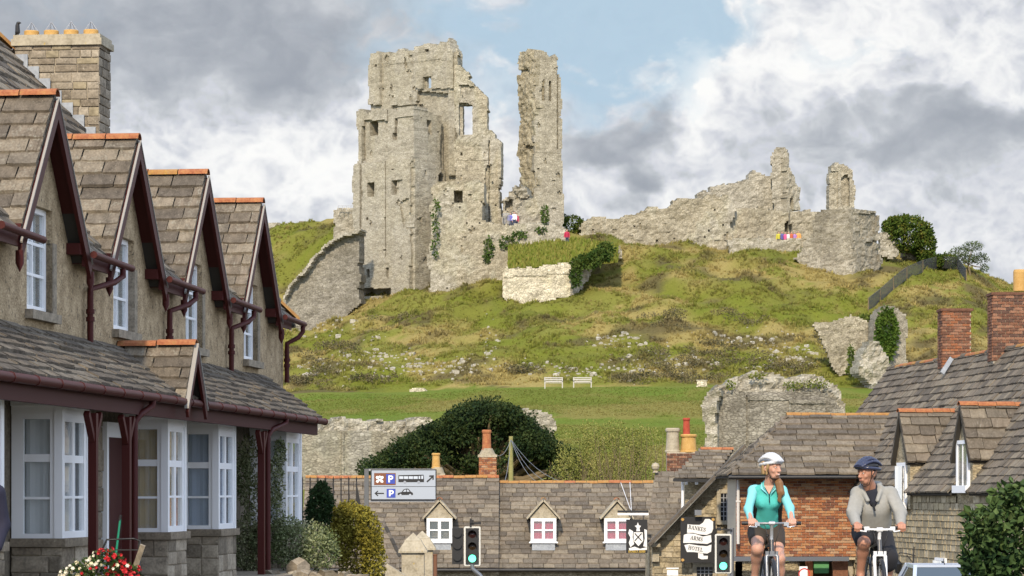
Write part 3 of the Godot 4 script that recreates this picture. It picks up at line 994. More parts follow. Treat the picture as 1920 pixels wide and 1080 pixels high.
	ruin("retaining_wall", "whitish retaining wall set into the mound below the keep", [["wall", px_slab(P(1010, 540, 281.5), 3, [944, 505, 950, 498, 962, 506, 985, 503, 1010, 502, 1035, 496, 1080, 491, 1078, 500, 1066, 512, 1070, 556, 1045, 562, 1000, 574, 975, 574, 958, 568, 946, 556], [], [[[945, 498, 1080, 488, 1080, 512, 945, 520], -0.12]], 3.0, 0.18, 0.12, 0.25, Color(1.1, 1.1, 1.06))],
		["return_wall", px_slab(P(1068, 530, 281.5), -48, [1064, 500, 1082, 492, 1100, 497, 1112, 506, 1104, 530, 1082, 552, 1066, 558], [], [], 2.0, 0.2, 0.25, 0.3), M.castle]], M.castle_pale, "wall", [1010, 570, 281.5])
	put(get_node("retaining_wall"), "ivy", leaf_cloud([[P(1100, 490, 281.0), Vector3(1.5, 0.7, 0.6)], [P(1080, 512, 280.8), Vector3(0.55, 1.4, 0.4)], [P(1125, 480, 282.0), Vector3(1.2, 0.7, 0.6)], [P(1135, 470, 283.0), Vector3(0.9, 0.8, 0.6)]], 2600, 0.3, [Color(0.02, 0.05, 0.01), Color(0.06, 0.095, 0.02), Color(0.10, 0.13, 0.03)], 0.4), leaf_mat()).set_meta("kind", "stuff")
	ruin("boulder", "single upright boulder on the brow beside the inner wall", [["rock", px_slab(P(1158, 470, 292), 0, [1148, 480, 1147, 464, 1154, 456, 1164, 458, 1168, 468, 1167, 484, 1148, 486], [], [], 1.2, 0.16, 0.3, 0.2)]], M.castle, "boulder", [1158, 480, 292])
	# mound of turf above the retaining wall
	var tm := MB.new()
	var rows := []
	for j in 9:
		var r := []
		for i in 25:
			var px := 952.0 + i * 8.6
			var top := 449.0 + 14.0 * pow(absf(px - 1050.0) / 110.0, 2.4)
			var t := j / 8.0
			var bot := 506.0 - (px - 952.0) * 0.07
			var py := lerpf(bot, top, t)
			var q := P(px, py, 281.6 + t * 12.0)
			r.append(q + Vector3(0, 1, 0.6) * (noiseB.get_noise_3dv(q) * 0.35 + sin(t * PI) * 0.5))
		rows.append(r)
	for j in 8:
		for i in 24:
			tm.col = Color(0.15, 0.18, 0.028).lerp(Color(0.22, 0.19, 0.05), clampf(noiseA.get_noise_2d(i * 6.0, j * 9.0) + 0.4, 0, 1))
			tm.quad(rows[j][i], rows[j][i + 1], rows[j + 1][i + 1], rows[j + 1][i], Vector3(0, 1, 1))
	var turf := structure("turf_bank", tm.mesh(), M.terrain)
	var tg := MB.new()
	for k in 2600:
		var i := rng.randi() % 24
		var j := rng.randi() % 8
		var q: Vector3 = rows[j][i].lerp(rows[j + 1][i + 1], rng.randf()).lerp(rows[j][i + 1], rng.randf() * 0.5)
		var a := rng.randf() * TAU
		var s := Vector3(cos(a), 0, sin(a)) * 0.1
		var c := Color(0.12, 0.165, 0.022).lerp(Color(0.22, 0.2, 0.05), rng.randf())
		tg.col = c
		tg.tri(q - s, q + s, q + Vector3(rng.randfn() * 0.12, rng.randf_range(0.2, 0.5), rng.randfn() * 0.12), Vector3(0, 0.3, 1))
	var tgo := structure("turf", tg.mesh(), leaf_mat(0.3))
	tgo.set_meta("kind", "stuff")
	tgo.set_meta("label", "tufted grass on the turf bank above the whitish retaining wall")

	# inner ward
	ruin("inner_wall", "long low inner ward wall stepping up along the brow of the mound", [["wall", px_slab(P(1300, 420, 305), -3, [1088, 460, 1090, 424, 1096, 415, 1112, 411, 1160, 408, 1170, 404, 1200, 400, 1220, 392, 1255, 389, 1257, 377, 1275, 373, 1310, 371, 1345, 367, 1368, 368, 1374, 374, 1384, 388, 1430, 388, 1472, 392, 1490, 394, 1534, 396, 1534, 490, 1088, 490],
		[], [[[1384, 380, 1480, 380, 1480, 452, 1376, 452, 1370, 420, 1378, 400], 1.2], [[1472, 446, 1472, 420, 1477, 412, 1483, 415, 1486, 446], 1.6], [[1090, 446, 1360, 446, 1360, 490, 1090, 490], -0.25], [rect(1150, 441, 1153, 445), 0.4], [rect(1338, 392, 1341, 396), 0.4]] + pocks(1110, 415, 1370, 460, 20), 2.4, 0.22, 0.22, 0.35, Color(0.98, 0.95, 0.88))]], M.castle, "wall", [1300, 472, 305])
	ruin("hall_ruin", "jagged hall ruin with one tall finger of masonry above the inner wall", [["wall", px_slab(P(1400, 360, 311), -6, [1306, 400, 1310, 364, 1320, 354, 1335, 348, 1372, 347, 1390, 345, 1394, 338, 1402, 337, 1405, 324, 1414, 319, 1424, 326, 1434, 327, 1440, 334, 1456, 336, 1456, 400], [[1323, 360, 1328, 352, 1334, 360]], [], 1.6, 0.2, 0.22, 0.3)],
		["tall_fragment", px_slab(P(1460, 340, 309.5), 8, [1447, 400, 1448, 320, 1446, 292, 1449, 283, 1458, 278, 1472, 279, 1477, 284, 1478, 300, 1479, 400], [], [], 1.5, 0.18, 0.25, 0.25)],
		["fragment_side", px_slab(P(1479, 340, 309.0), -40, [1476, 290, 1481, 312, 1486, 326, 1492, 330, 1494, 342, 1501, 352, 1503, 396, 1476, 400], [[1482, 392, 1482, 372, 1485, 366, 1488, 372, 1488, 392]], [], 1.5, 0.18, 0.2, 0.25, Color(0.95, 0.93, 0.88))]], M.castle, "ruin", [1440, 400, 311])
	ruin("parapet", "low rubble parapet in front of the visitors on the inner ward", [["wall", px_slab(P(1430, 455, 300), 0, [1366, 452, 1400, 446, 1440, 446, 1470, 448, 1500, 447, 1502, 484, 1366, 484], [], [], 1.0, 0.2, 0.25, 0.25, Color(1.05, 1.04, 1.0))]], M.castle, "wall", [1430, 475, 300])
	ruin("window_pier", "isolated pier with a tall blind window beside the bush", [["pier", px_slab(P(1580, 350, 312), -8, [1557, 310, 1566, 304, 1578, 306, 1590, 312, 1601, 319, 1602, 400, 1558, 400], [], [[[1577, 385, 1577, 336, 1582, 328, 1590, 328, 1594, 336, 1594, 385], 0.5], [rect(1584, 332, 1586, 385), -0.3], [rect(1557, 320, 1572, 392), 0.2]], 1.5, 0.16, 0.16, 0.2, Color(0.95, 0.93, 0.88))]], M.castle, "ruin", [1580, 398, 312])
	ruin("bastion", "massive grey streaked bastion block on the corner of the mound", [["front_face", px_slab(P(1600, 450, 292), 20, [1528, 398, 1545, 392, 1570, 390, 1600, 391, 1601, 530, 1560, 526, 1520, 510, 1490, 488, 1508, 458, 1524, 432], [], [[[1490, 470, 1560, 500, 1601, 500, 1601, 530, 1490, 530], -0.2]], 4.0, 0.2, 0.2, 0.25, Color(0.84, 0.83, 0.81), 0.45)],
		["corner_face", px_slab(P(1600, 450, 292), -42, [1599, 391, 1620, 393, 1640, 394, 1650, 408, 1648, 430, 1650, 470, 1653, 502, 1640, 516, 1599, 530], [], [[[1610, 400, 1648, 400, 1640, 440, 1612, 450], 0.25], [[1620, 455, 1648, 450, 1648, 490, 1625, 495], 0.3]], 4.0, 0.2, 0.25, 0.25, Color(0.84, 0.83, 0.81), 0.45)]], M.castle, "ruin", [1600, 515, 292])
	# ivy covered stump and bush
	ruin("ivy_ruin", "ruined stump smothered in a dome of dark ivy", [["masonry", px_slab(P(1720, 470, 305), -10, [1700, 460, 1710, 462, 1735, 470, 1752, 475, 1752, 505, 1712, 500, 1700, 482], [], [], 2.0, 0.2, 0.25, 0.25, Color(0.8, 0.76, 0.7))],
		["low_masonry", px_slab(P(1665, 455, 303), 0, [1648, 440, 1656, 434, 1668, 440, 1680, 452, 1684, 480, 1648, 480], [], [], 1.5, 0.2, 0.3, 0.25)]], M.castle, "ruin", [1715, 490, 305])
	var ivc := [Color(0.02, 0.042, 0.008), Color(0.05, 0.085, 0.014), Color(0.09, 0.125, 0.02), Color(0.14, 0.125, 0.025)]
	put(get_node("ivy_ruin"), "ivy", leaf_cloud([[P(1700, 438, 304), Vector3(2.55, 1.95, 2.2)], [P(1735, 460, 304), Vector3(1.0, 2.1, 1.4)], [P(1680, 425, 304), Vector3(1.4, 1.0, 1.4)]], 9000, 0.3, ivc, 0.75), leaf_mat(0.15)).set_meta("kind", "stuff")
	bush("hedge_bush", "low dark hedge bush beside the fence on the skyline", [[P(1775, 489, 303), Vector3(1.2, 0.8, 0.9)], [P(1755, 490, 303), Vector3(0.7, 0.7, 0.7)]], 2200, 0.22, ivc, P(1770, 502, 303))
	bush("hedge_bush", "dark bush growing behind the foot of the slender wall fragment", [[P(1075, 424, 306), Vector3(1.3, 1.1, 1.0)], [P(1090, 430, 306), Vector3(0.8, 0.9, 0.8)], [P(1056, 410, 307), Vector3(0.5, 0.5, 0.5)]], 1800, 0.26, ivc, P(1078, 440, 306))
	tree("hawthorn_tree", "small windswept tree with thin foliage on the skyline", P(1818, 528, 298), P(1815, 495, 298), 0.11,
		[[P(1800, 472, 298), Vector3(1.1, 0.6, 0.9)], [P(1825, 462, 298), Vector3(1.1, 0.55, 0.9)], [P(1838, 485, 298), Vector3(0.95, 0.6, 0.8)], [P(1815, 485, 298), Vector3(1.2, 0.5, 0.9)], [P(1845, 503, 298), Vector3(0.5, 0.4, 0.6)]], 2200, 0.17, [Color(0.035, 0.055, 0.025), Color(0.08, 0.11, 0.045), Color(0.12, 0.15, 0.07)], 0.2)
	# mesh fence climbing the right shoulder of the mound
	var fp := [[1628, 588], [1650, 566], [1675, 545], [1700, 525], [1730, 513], [1760, 506], [1795, 505], [1812, 528]]
	var ft := thing("fence", "grey wire mesh fence climbing the shoulder of the mound", "fence", P(1628, 588, 280))
	var tops := []
	for i in fp.size():
		var z := 262.0
		while z < 318.0 and ground_h((fp[i][0] - VX) / F * z, z) < (VY - fp[i][1]) / F * z: z += 0.5
		var a := P(fp[i][0], fp[i][1], z)
		a.y = ground_h(a.x, z)
		var b := a + Vector3.UP * 1.25
		tops.append([a, b])
		var pm := MB.new()
		pm.bar(a + Vector3.DOWN * 0.3, b, 0.09, 0.09)
		put(ft, "post", pm.mesh(), M.wood)
	var wires := MB.new()
	for i in fp.size() - 1:
		for k in 11:
			var t := 0.05 + k * 0.094
			wires.bar(tops[i][0].lerp(tops[i][1], t), tops[i + 1][0].lerp(tops[i + 1][1], t), 0.04, 0.04)
		for k in 14:
			var s := k / 14.0
			wires.bar(tops[i][0].lerp(tops[i + 1][0], s), tops[i][1].lerp(tops[i + 1][1], s), 0.04, 0.04, Vector3.RIGHT)
	put(ft, "wire_mesh", wires.mesh(), plain(0.05, 0.052, 0.05, 0.7))

	# gatehouse fragments lower on the right
	ruin("leaning_gate_wall", "leaning pale gatehouse wall fragment tapering to its foot", [["wall", px_slab(P(1590, 650, 248.5), 5, [1522, 609, 1535, 604, 1556, 601, 1575, 594, 1598, 592, 1615, 597, 1628, 608, 1634, 625, 1642, 645, 1625, 680, 1610, 702, 1590, 700, 1574, 703, 1560, 680, 1548, 655, 1535, 630], [], [], 2.0, 0.16, 0.2, 0.2, Color(1.0, 0.97, 0.9))]], M.castle, "ruin", [1580, 702, 248.5])
	put(get_node("leaning_gate_wall"), "ivy", leaf_cloud([[P(1596, 670, 247), Vector3(0.22, 1.1, 0.3)], [P(1600, 696, 247), Vector3(0.6, 0.35, 0.3)], [P(1625, 598, 249.5), Vector3(0.8, 0.4, 0.5)]], 700, 0.25, [Color(0.05, 0.09, 0.02), Color(0.13, 0.16, 0.03)], 0.3), leaf_mat()).set_meta("kind", "stuff")
	ruin("rubble_ridge", "broken ridge of rubble masonry running downhill between gate fragments", [["rubble", px_slab(P(1650, 700, 242), -12, [1630, 640, 1645, 645, 1655, 665, 1668, 690, 1692, 715, 1690, 770, 1640, 770, 1636, 730, 1618, 708, 1606, 700, 1618, 670], [], [], 2.0, 0.18, 0.45, 0.35)]], M.castle, "ruin", [1650, 750, 242])
	ruin("ivied_gate_tower", "upright gate tower slab with a green ivy sheet", [["wall", px_slab(P(1670, 640, 247), -10, [1640, 606, 1644, 590, 1652, 579, 1670, 573, 1684, 578, 1696, 590, 1700, 605, 1700, 700, 1690, 712, 1664, 708, 1650, 680, 1640, 640], [], [], 2.0, 0.16, 0.14, 0.2, Color(0.85, 0.84, 0.84))]], M.castle, "ruin", [1670, 705, 247])
	put(get_node("ivied_gate_tower"), "ivy", leaf_cloud([[P(1663, 622, 246.2), Vector3(0.95, 2.15, 0.35)], [P(1660, 655, 246.2), Vector3(0.7, 1.1, 0.35)]], 3200, 0.26, [Color(0.03, 0.065, 0.01), Color(0.065, 0.115, 0.018), Color(0.12, 0.17, 0.03)], 0.5), leaf_mat()).set_meta("kind", "stuff")

func bush(called: String, label: String, blobs: Array, count: int, size: float, cols: Array, base: Vector3, shell := 0.7, group := "", category := "bush") -> Node3D:
	var t := thing(called, label, category, base, 0.0, group)
	put(t, "foliage", leaf_cloud(blobs, count, size, cols, shell), leaf_mat(0.2)).set_meta("kind", "stuff")
	var st := MB.new()
	for i in 5:
		var b = blobs[i % blobs.size()]
		st.tube([base + Vector3(rng.randf_range(-0.1, 0.1), -0.1, 0), base.lerp(b[0], 0.6) + Vector3(rng.randf_range(-0.1, 0.1), 0, 0), b[0]], [0.05 * b[1].x, 0.03 * b[1].x, 0.012 * b[1].x], 5)
	put(t, "stem", st.mesh(), M.wood)
	return t

func tree(called: String, label: String, foot: Vector3, fork: Vector3, r: float, blobs: Array, count: int, size: float, cols: Array, shell := 0.5, limb_min := 0.0) -> Node3D:
	var t := thing(called, label, "tree", foot)
	var tr := MB.new()
	tr.tube([foot + Vector3.DOWN * 0.3, foot.lerp(fork, 0.5) + Vector3(r, 0, 0), fork], [r * 1.3, r, r * 0.75], 8)
	for b in blobs:
		if b[1].x < limb_min: continue
		for q in 2:
			var e: Vector3 = b[0] + Vector3(rng.randf_range(-0.5, 0.5), rng.randf_range(-0.2, 0.5), rng.randf_range(-0.5, 0.5)) * b[1]
			tr.tube([fork, fork.lerp(e, 0.5) + Vector3(0, -r * 0.8, 0), e], [r * 0.6, r * 0.35, r * 0.1], 6)
	put(t, "trunk", tr.mesh(), M.wood)
	put(t, "crown", leaf_cloud(blobs, count, size, cols, shell), leaf_mat(0.2)).set_meta("kind", "stuff")
	return t

# ------------------------------------------------------------------ roofs, bricks, shared building pieces
var slate_meshes := []

func slate_mesh(k: int) -> ArrayMesh:
	if slate_meshes.is_empty():
		for q in 5:
			var mb := MB.new()
			var r := RandomNumberGenerator.new()
			r.seed = 50 + q
			# unit slate: x -0.5..0.5, y 0 (tail) .. 1 (head), z 0..1 thickness; ragged tail
			var n := 4
			var lo := []
			for i in n + 1:
				lo.append(Vector3(-0.5 + float(i) / n, r.randf_range(-0.03, 0.03) + (0.012 if i == 0 or i == n else 0.0), 0))
			lo[0].x += r.randf_range(0.0, 0.02)
			lo[n].x -= r.randf_range(0.0, 0.02)
			var up := Vector3(0, 0, 1)
			for i in n:
				var a: Vector3 = lo[i]
				var b: Vector3 = lo[i + 1]
				var ha := r.randf_range(0.8, 1.05)
				var a1 := Vector3(a.x, a.y + 0.05, ha)
				var b1 := Vector3(b.x, b.y + 0.05, r.randf_range(0.8, 1.05))
				if i > 0: a1 = mb.v[mb.v.size() - 1] if false else a1
				mb.quad(a, b, b1, a1, Vector3(0, -1, 0.3))
				mb.quad(a1, b1, Vector3(b.x, 1, 0.8), Vector3(a.x, 1, 0.8), up)
			mb.quad(lo[0], lo[0] + Vector3(0, 0.05, 0.9), Vector3(-0.5, 1, 0.8), Vector3(-0.5, 1, 0), Vector3.LEFT)
			mb.quad(lo[n], lo[n] + Vector3(0, 0.05, 0.9), Vector3(0.5, 1, 0.8), Vector3(0.5, 1, 0), Vector3.RIGHT)
			slate_meshes.append(mb.mesh())
	return slate_meshes[k % 5]

func append_mesh(mb: MB, m: ArrayMesh, xf: Transform3D, nb: Basis):
	var a := m.surface_get_arrays(0)
	var vs: PackedVector3Array = a[Mesh.ARRAY_VERTEX]
	var ns: PackedVector3Array = a[Mesh.ARRAY_NORMAL]
	var flip := xf.basis.determinant() < 0.0
	nb = xf.basis.inverse().transposed()
	for ii in vs.size():
		var i := ii
		if flip and ii % 3 == 1: i = ii + 1
		elif flip and ii % 3 == 2: i = ii - 1
		mb.v.append(xf * vs[i])
		mb.n.append((nb * ns[i]).normalized())
		mb.c.append(mb.col)

# stone slates on a sloping plane. o: eaves corner; u along the eaves; v up the slope; poly convex in (s, t) metres
func slates(parent: Node, called: String, o: Vector3, u: Vector3, v: Vector3, poly: Array, course: float, wmin: float, wmax: float, mats: Array, th := 0.03, limit := 300, deck_name := "roof_deck", rough := 1.0):
	u = u.normalized()
	v = v.normalized()
	var n := u.cross(v).normalized()
	if n.y < 0.0: n = -n
	var deck := MB.new()
	var dp := []
	for p in poly: dp.append(o + u * p[0] + v * p[1] - n * 0.012)
	deck.prism(dp, -n * 0.05)
	put(parent, deck_name, deck.mesh(), M.deck)
	var tmin := 1e9
	var tmax := -1e9
	for p in poly:
		tmin = minf(tmin, p[1])
		tmax = maxf(tmax, p[1])
	var t := tmin
	var list := []
	var row := 0
	while t < tmax - course * 0.35:
		var ch := course * rng.randf_range(0.93, 1.07)
		# interval of s at the middle of the course
		var lo := 1e9
		var hi := -1e9
		var tm := minf(t + ch * 0.5, tmax - 0.01)
		for i in poly.size():
			var a = poly[i]
			var b = poly[(i + 1) % poly.size()]
			if (a[1] - tm) * (b[1] - tm) <= 0.0 and absf(a[1] - b[1]) > 1e-6:
				var s: float = a[0] + (b[0] - a[0]) * (tm - a[1]) / (b[1] - a[1])
				lo = minf(lo, s)
				hi = maxf(hi, s)
		var s := lo
		var first := true
		var sag := noiseA.get_noise_2d(row * 40.0, 3.0) * 0.01
		while s < hi - 0.02:
			var w := rng.randf_range(wmin, wmax)
			if first: w *= 0.4 + 0.6 * (row % 2)
			first = false
			if hi - (s + w) < wmin * 0.4: w = hi - s
			var ln := minf(ch * 1.5, tmax - t + ch * 0.1)
			var lift := th * 1.15
			var vv := (v * ln - n * lift * ln / (ch * 1.5) * 0.85).normalized() * ln
			var tl := rng.randf_range(-0.012, 0.012) * rough
			var uu := (u + v * tl).normalized() * (w - 0.012)
			var wob := noiseB.get_noise_2d(s * 1.5 + row * 7.7, o.x + o.z) * course * 0.09 * rough
			var org := o + u * (s + w * 0.5) + v * (t + rng.randf_range(-0.03, 0.03) * course * rough + wob) + n * (lift * rng.randf_range(0.8, 1.15) - 0.01)
			list.append(Transform3D(Basis(uu, vv, n * th * rng.randf_range(0.8, 1.25)), org))
			s += w
		t += ch
		row += 1
	var order := range(list.size())
	if list.size() > limit:
		order.sort_custom(func(a, b): return list[a].origin.length_squared() < list[b].origin.length_squared())
	var rest := {}
	for i in order.size():
		var xf: Transform3D = list[order[i]]
		var mk := rng.randi() % mats.size()
		if i < limit:
			put(parent, called, slate_mesh(rng.randi()), mats[mk], xf)
		else:
			if not rest.has(mk): rest[mk] = MB.new()
			append_mesh(rest[mk], slate_mesh(rng.randi()), xf, Basis(u, v, n))
	for mk in rest:
		put(parent, called + "_field", rest[mk].mesh(), mats[mk]).set_meta("kind", "stuff")

func ridge_tiles(parent: Node, a: Vector3, b: Vector3, r: float, len_: float, mats: Array, called := "ridge_tile"):
	var d := b - a
	var cnt := maxi(1, int(round(d.length() / len_)))
	var x := d.normalized()
	var side := x.cross(Vector3.UP).normalized()
	var up := side.cross(x).normalized()
	var mb := MB.new()
	var seg := 6
	var l := d.length() / cnt * 0.97
	for k in seg:
		var a0 := PI * k / seg
		var a1 := PI * (k + 1) / seg
		var p0 := Vector3(0, sin(a0) * r * 0.8, cos(a0) * r)
		var p1 := Vector3(0, sin(a1) * r * 0.8, cos(a1) * r)
		var q0 := p0 * 0.82
		var q1 := p1 * 0.82
		var e := Vector3(l, 0, 0)
		mb.quad(p0, p1, p1 + e, p0 + e, p0 + p1)
		mb.quad(p0, p1, q1, q0, Vector3.LEFT)
		mb.quad(p0 + e, p1 + e, q1 + e, q0 + e, Vector3.RIGHT)
	var m := mb.mesh()
	for i in cnt:
		var o := a + d * (float(i) / cnt) + up * rng.randf_range(-0.012, 0.012)
		put(parent, called, m, mats[rng.randi() % mats.size()], Transform3D(Basis(x, up, side), o))

var brick_mesh: ArrayMesh

func bricks(parent: Node, o: Vector3, u: Vector3, w: float, h: float, mats: Array, bl := 0.215, bh := 0.065, limit := 300, hole := [], called := "brick"):
	u = u.normalized()
	var n := Vector3(-u.z, 0, u.x)
	if brick_mesh == null:
		var mb := MB.new()
		mb.box(Vector3.ZERO, Vector3.ONE)
		brick_mesh = mb.mesh()
	var j := 0
	var y := 0.0
	var cnt := 0
	var rest := {}
	while y < h - bh * 0.5:
		var s := -((bl + 0.01) * 0.5) * (j % 2)
		while s < w - 0.02:
			var a := maxf(s, 0.0)
			var e := minf(s + bl, w)
			s += bl + 0.013
			if e - a < 0.03: continue
			if hole.size() == 4 and (a + e) * 0.5 > hole[0] and (a + e) * 0.5 < hole[2] and y > hole[1] and y < hole[3]: continue
			var mk := rng.randi() % mats.size()
			var xf := Transform3D(Basis(u * (e - a), Vector3.UP * bh, n * 0.05), o + u * (a + e) * 0.5 + Vector3.UP * (y + bh * 0.5) + n * (-0.012 + rng.randf_range(-0.004, 0.004)))
			if cnt < limit:
				put(parent, called, brick_mesh, mats[mk], xf)
			else:
				if not rest.has(mk): rest[mk] = MB.new()
				append_mesh(rest[mk], brick_mesh, xf, Basis(u, Vector3.UP, n))
			cnt += 1
		y += bh + 0.013
		j += 1
	for mk in rest: put(parent, called + "_field", rest[mk].mesh(), mats[mk]).set_meta("kind", "stuff")

# coursed stone blocks over a flat rectangle, each a piece of its own
func blocks(parent: Node, o: Vector3, u: Vector3, w: float, h: float, bl: float, bh: float, mats: Array, limit := 300, called := "stone_block", holes := [], proud := 0.035):
	u = u.normalized()
	var n := Vector3(-u.z, 0, u.x)
	var y := 0.0
	var cnt := 0
	var rest := {}
	var ms := []
	for q in 4:
		var mb := MB.new()
		var r := RandomNumberGenerator.new()
		r.seed = 900 + q
		var c := []
		for p in [[-0.5, -0.5], [0.5, -0.5], [0.5, 0.5], [-0.5, 0.5]]: c.append(Vector3(p[0] + r.randf_range(-0.02, 0.02), p[1] + r.randf_range(-0.03, 0.03), 0.3))
		var f := []
		for p in c: f.append(Vector3(p.x * 0.93, p.y * 0.88, 0.5 + r.randf_range(-0.08, 0.08)))
		var ce := Vector3(r.randf_range(-0.1, 0.1), r.randf_range(-0.1, 0.1), 0.6 + r.randf_range(-0.05, 0.2))
		for k in 4:
			mb.tri(f[k], f[(k + 1) % 4], ce, Vector3(0, 0, 1))
			mb.quad(c[k], c[(k + 1) % 4], f[(k + 1) % 4], f[k], (c[k] + c[(k + 1) % 4]) * 0.6)
			mb.quad(c[k], c[(k + 1) % 4], c[(k + 1) % 4] - Vector3(0, 0, 0.8), c[k] - Vector3(0, 0, 0.8), (c[k] + c[(k + 1) % 4]) * Vector3(1, 1, 0))
		ms.append(mb.mesh())
	while y < h - 0.02:
		var ch := minf(bh * rng.randf_range(0.75, 1.3), h - y)
		if h - y - ch < bh * 0.4: ch = h - y
		var s := 0.0
		while s < w - 0.01:
			var l := bl * rng.randf_range(0.6, 1.5)
			if w - s - l < bl * 0.4: l = w - s
			var inside := false
			for q in holes:
				if s + l > q[0] + 0.02 and s < q[2] - 0.02 and y + ch > q[1] + 0.02 and y < q[3] - 0.02: inside = true
			if not inside:
				var mk := rng.randi() % mats.size()
				var xf := Transform3D(Basis(u * (l - 0.012), Vector3.UP * (ch - 0.012), n * proud), o + u * (s + l * 0.5) + Vector3.UP * (y + ch * 0.5) + n * rng.randf_range(-0.02, -0.004) * proud / 0.035)
				if cnt < limit: put(parent, called, ms[rng.randi() % 4], mats[mk], xf)
				else:
					if not rest.has(mk): rest[mk] = MB.new()
					append_mesh(rest[mk], ms[rng.randi() % 4], xf, Basis(u, Vector3.UP, n))
				cnt += 1
			s += l
		y += ch
	for mk in rest: put(parent, called + "_field", rest[mk].mesh(), mats[mk]).set_meta("kind", "stuff")

# wooden window: frame with glazing bars and glass panes. o lower left, u along, n outwards
func window(parent: Node, o: Vector3, u: Vector3, w: float, h: float, nx: int, ny: int, frame := 0.06, barw := 0.025, fm: Material = null, behind: Material = null, called := "window", depth := 0.06, transoms := []) -> Node3D:
	u = u.normalized()
	var n := Vector3(-u.z, 0, u.x)
	var b := Basis(u, Vector3.UP, n)
	if fm == null: fm = M.white
	var mb := MB.new()
	var V := Vector3.UP
	mb.box(o + V * frame * 0.5 + u * w * 0.5, Vector3(w, frame, depth), b)
	mb.box(o + V * (h - frame * 0.5) + u * w * 0.5, Vector3(w, frame, depth), b)
	mb.box(o + V * h * 0.5 + u * frame * 0.5, Vector3(frame, h - frame * 2, depth), b)
	mb.box(o + V * h * 0.5 + u * (w - frame * 0.5), Vector3(frame, h - frame * 2, depth), b)
	var iw := w - frame * 2
	var ih := h - frame * 2
	var ys := [0.0]
	if transoms.is_empty():
		for k in range(1, ny): ys.append(float(k) / ny)
	else:
		ys += transoms
	ys.append(1.0)
	for k in range(1, nx):
		mb.box(o + V * h * 0.5 + u * (frame + iw * k / nx), Vector3(barw, ih, depth * 0.6), b)
	for k in range(1, ys.size() - 1):
		mb.box(o + V * (frame + ih * ys[k]) + u * w * 0.5, Vector3(iw, (barw if transoms.is_empty() else (0.03 if k == 1 and ys.size() > 3 else 0.09)), depth * 0.62), b)
	var win := put(parent, called, mb.mesh(), fm)
	for i in nx:
		for k in ys.size() - 1:
			var pm := MB.new()
			var a: Vector3 = o + u * (frame + iw * i / nx) + V * (frame + ih * ys[k])
			pm.box(a + u * iw / nx * 0.5 + V * ih * (ys[k + 1] - ys[k]) * 0.5 - n * 0.005, Vector3(iw / nx, ih * (ys[k + 1] - ys[k]), 0.006), b)
			put(win, "pane", pm.mesh(), M.pane)
	if behind != null:
		# hanging curtain in soft folds behind the panes
		var cm := MB.new()
		var cnt := int(maxf(6.0, iw / 0.05))
		for k in cnt:
			var x0 := frame + iw * k / cnt
			var x1 := frame + iw * (k + 1) / cnt
			var z0 := -0.09 + 0.02 * sin(k * 1.9)
			var z1 := -0.09 + 0.02 * sin((k + 1) * 1.9)
			cm.quad(o + u * x0 + n * z0 + V * frame, o + u * x1 + n * z1 + V * frame, o + u * x1 + n * z1 + V * (h - frame), o + u * x0 + n * z0 + V * (h - frame), n)
		put(win, "curtain", cm.mesh(), behind)
	return win

func chimney_pot(o: Vector3, r: float, h: float) -> ArrayMesh:
	var mb := MB.new()
	mb.lathe(o, [[r * 1.05, 0.0], [r * 1.05, h * 0.06], [r * 0.92, h * 0.1], [r * 0.8, h * 0.82], [r * 0.95, h * 0.86], [r * 0.98, h * 0.94], [r * 0.86, h], [r * 0.68, h], [r * 0.66, h * 0.7]], 14)
	return mb.mesh()

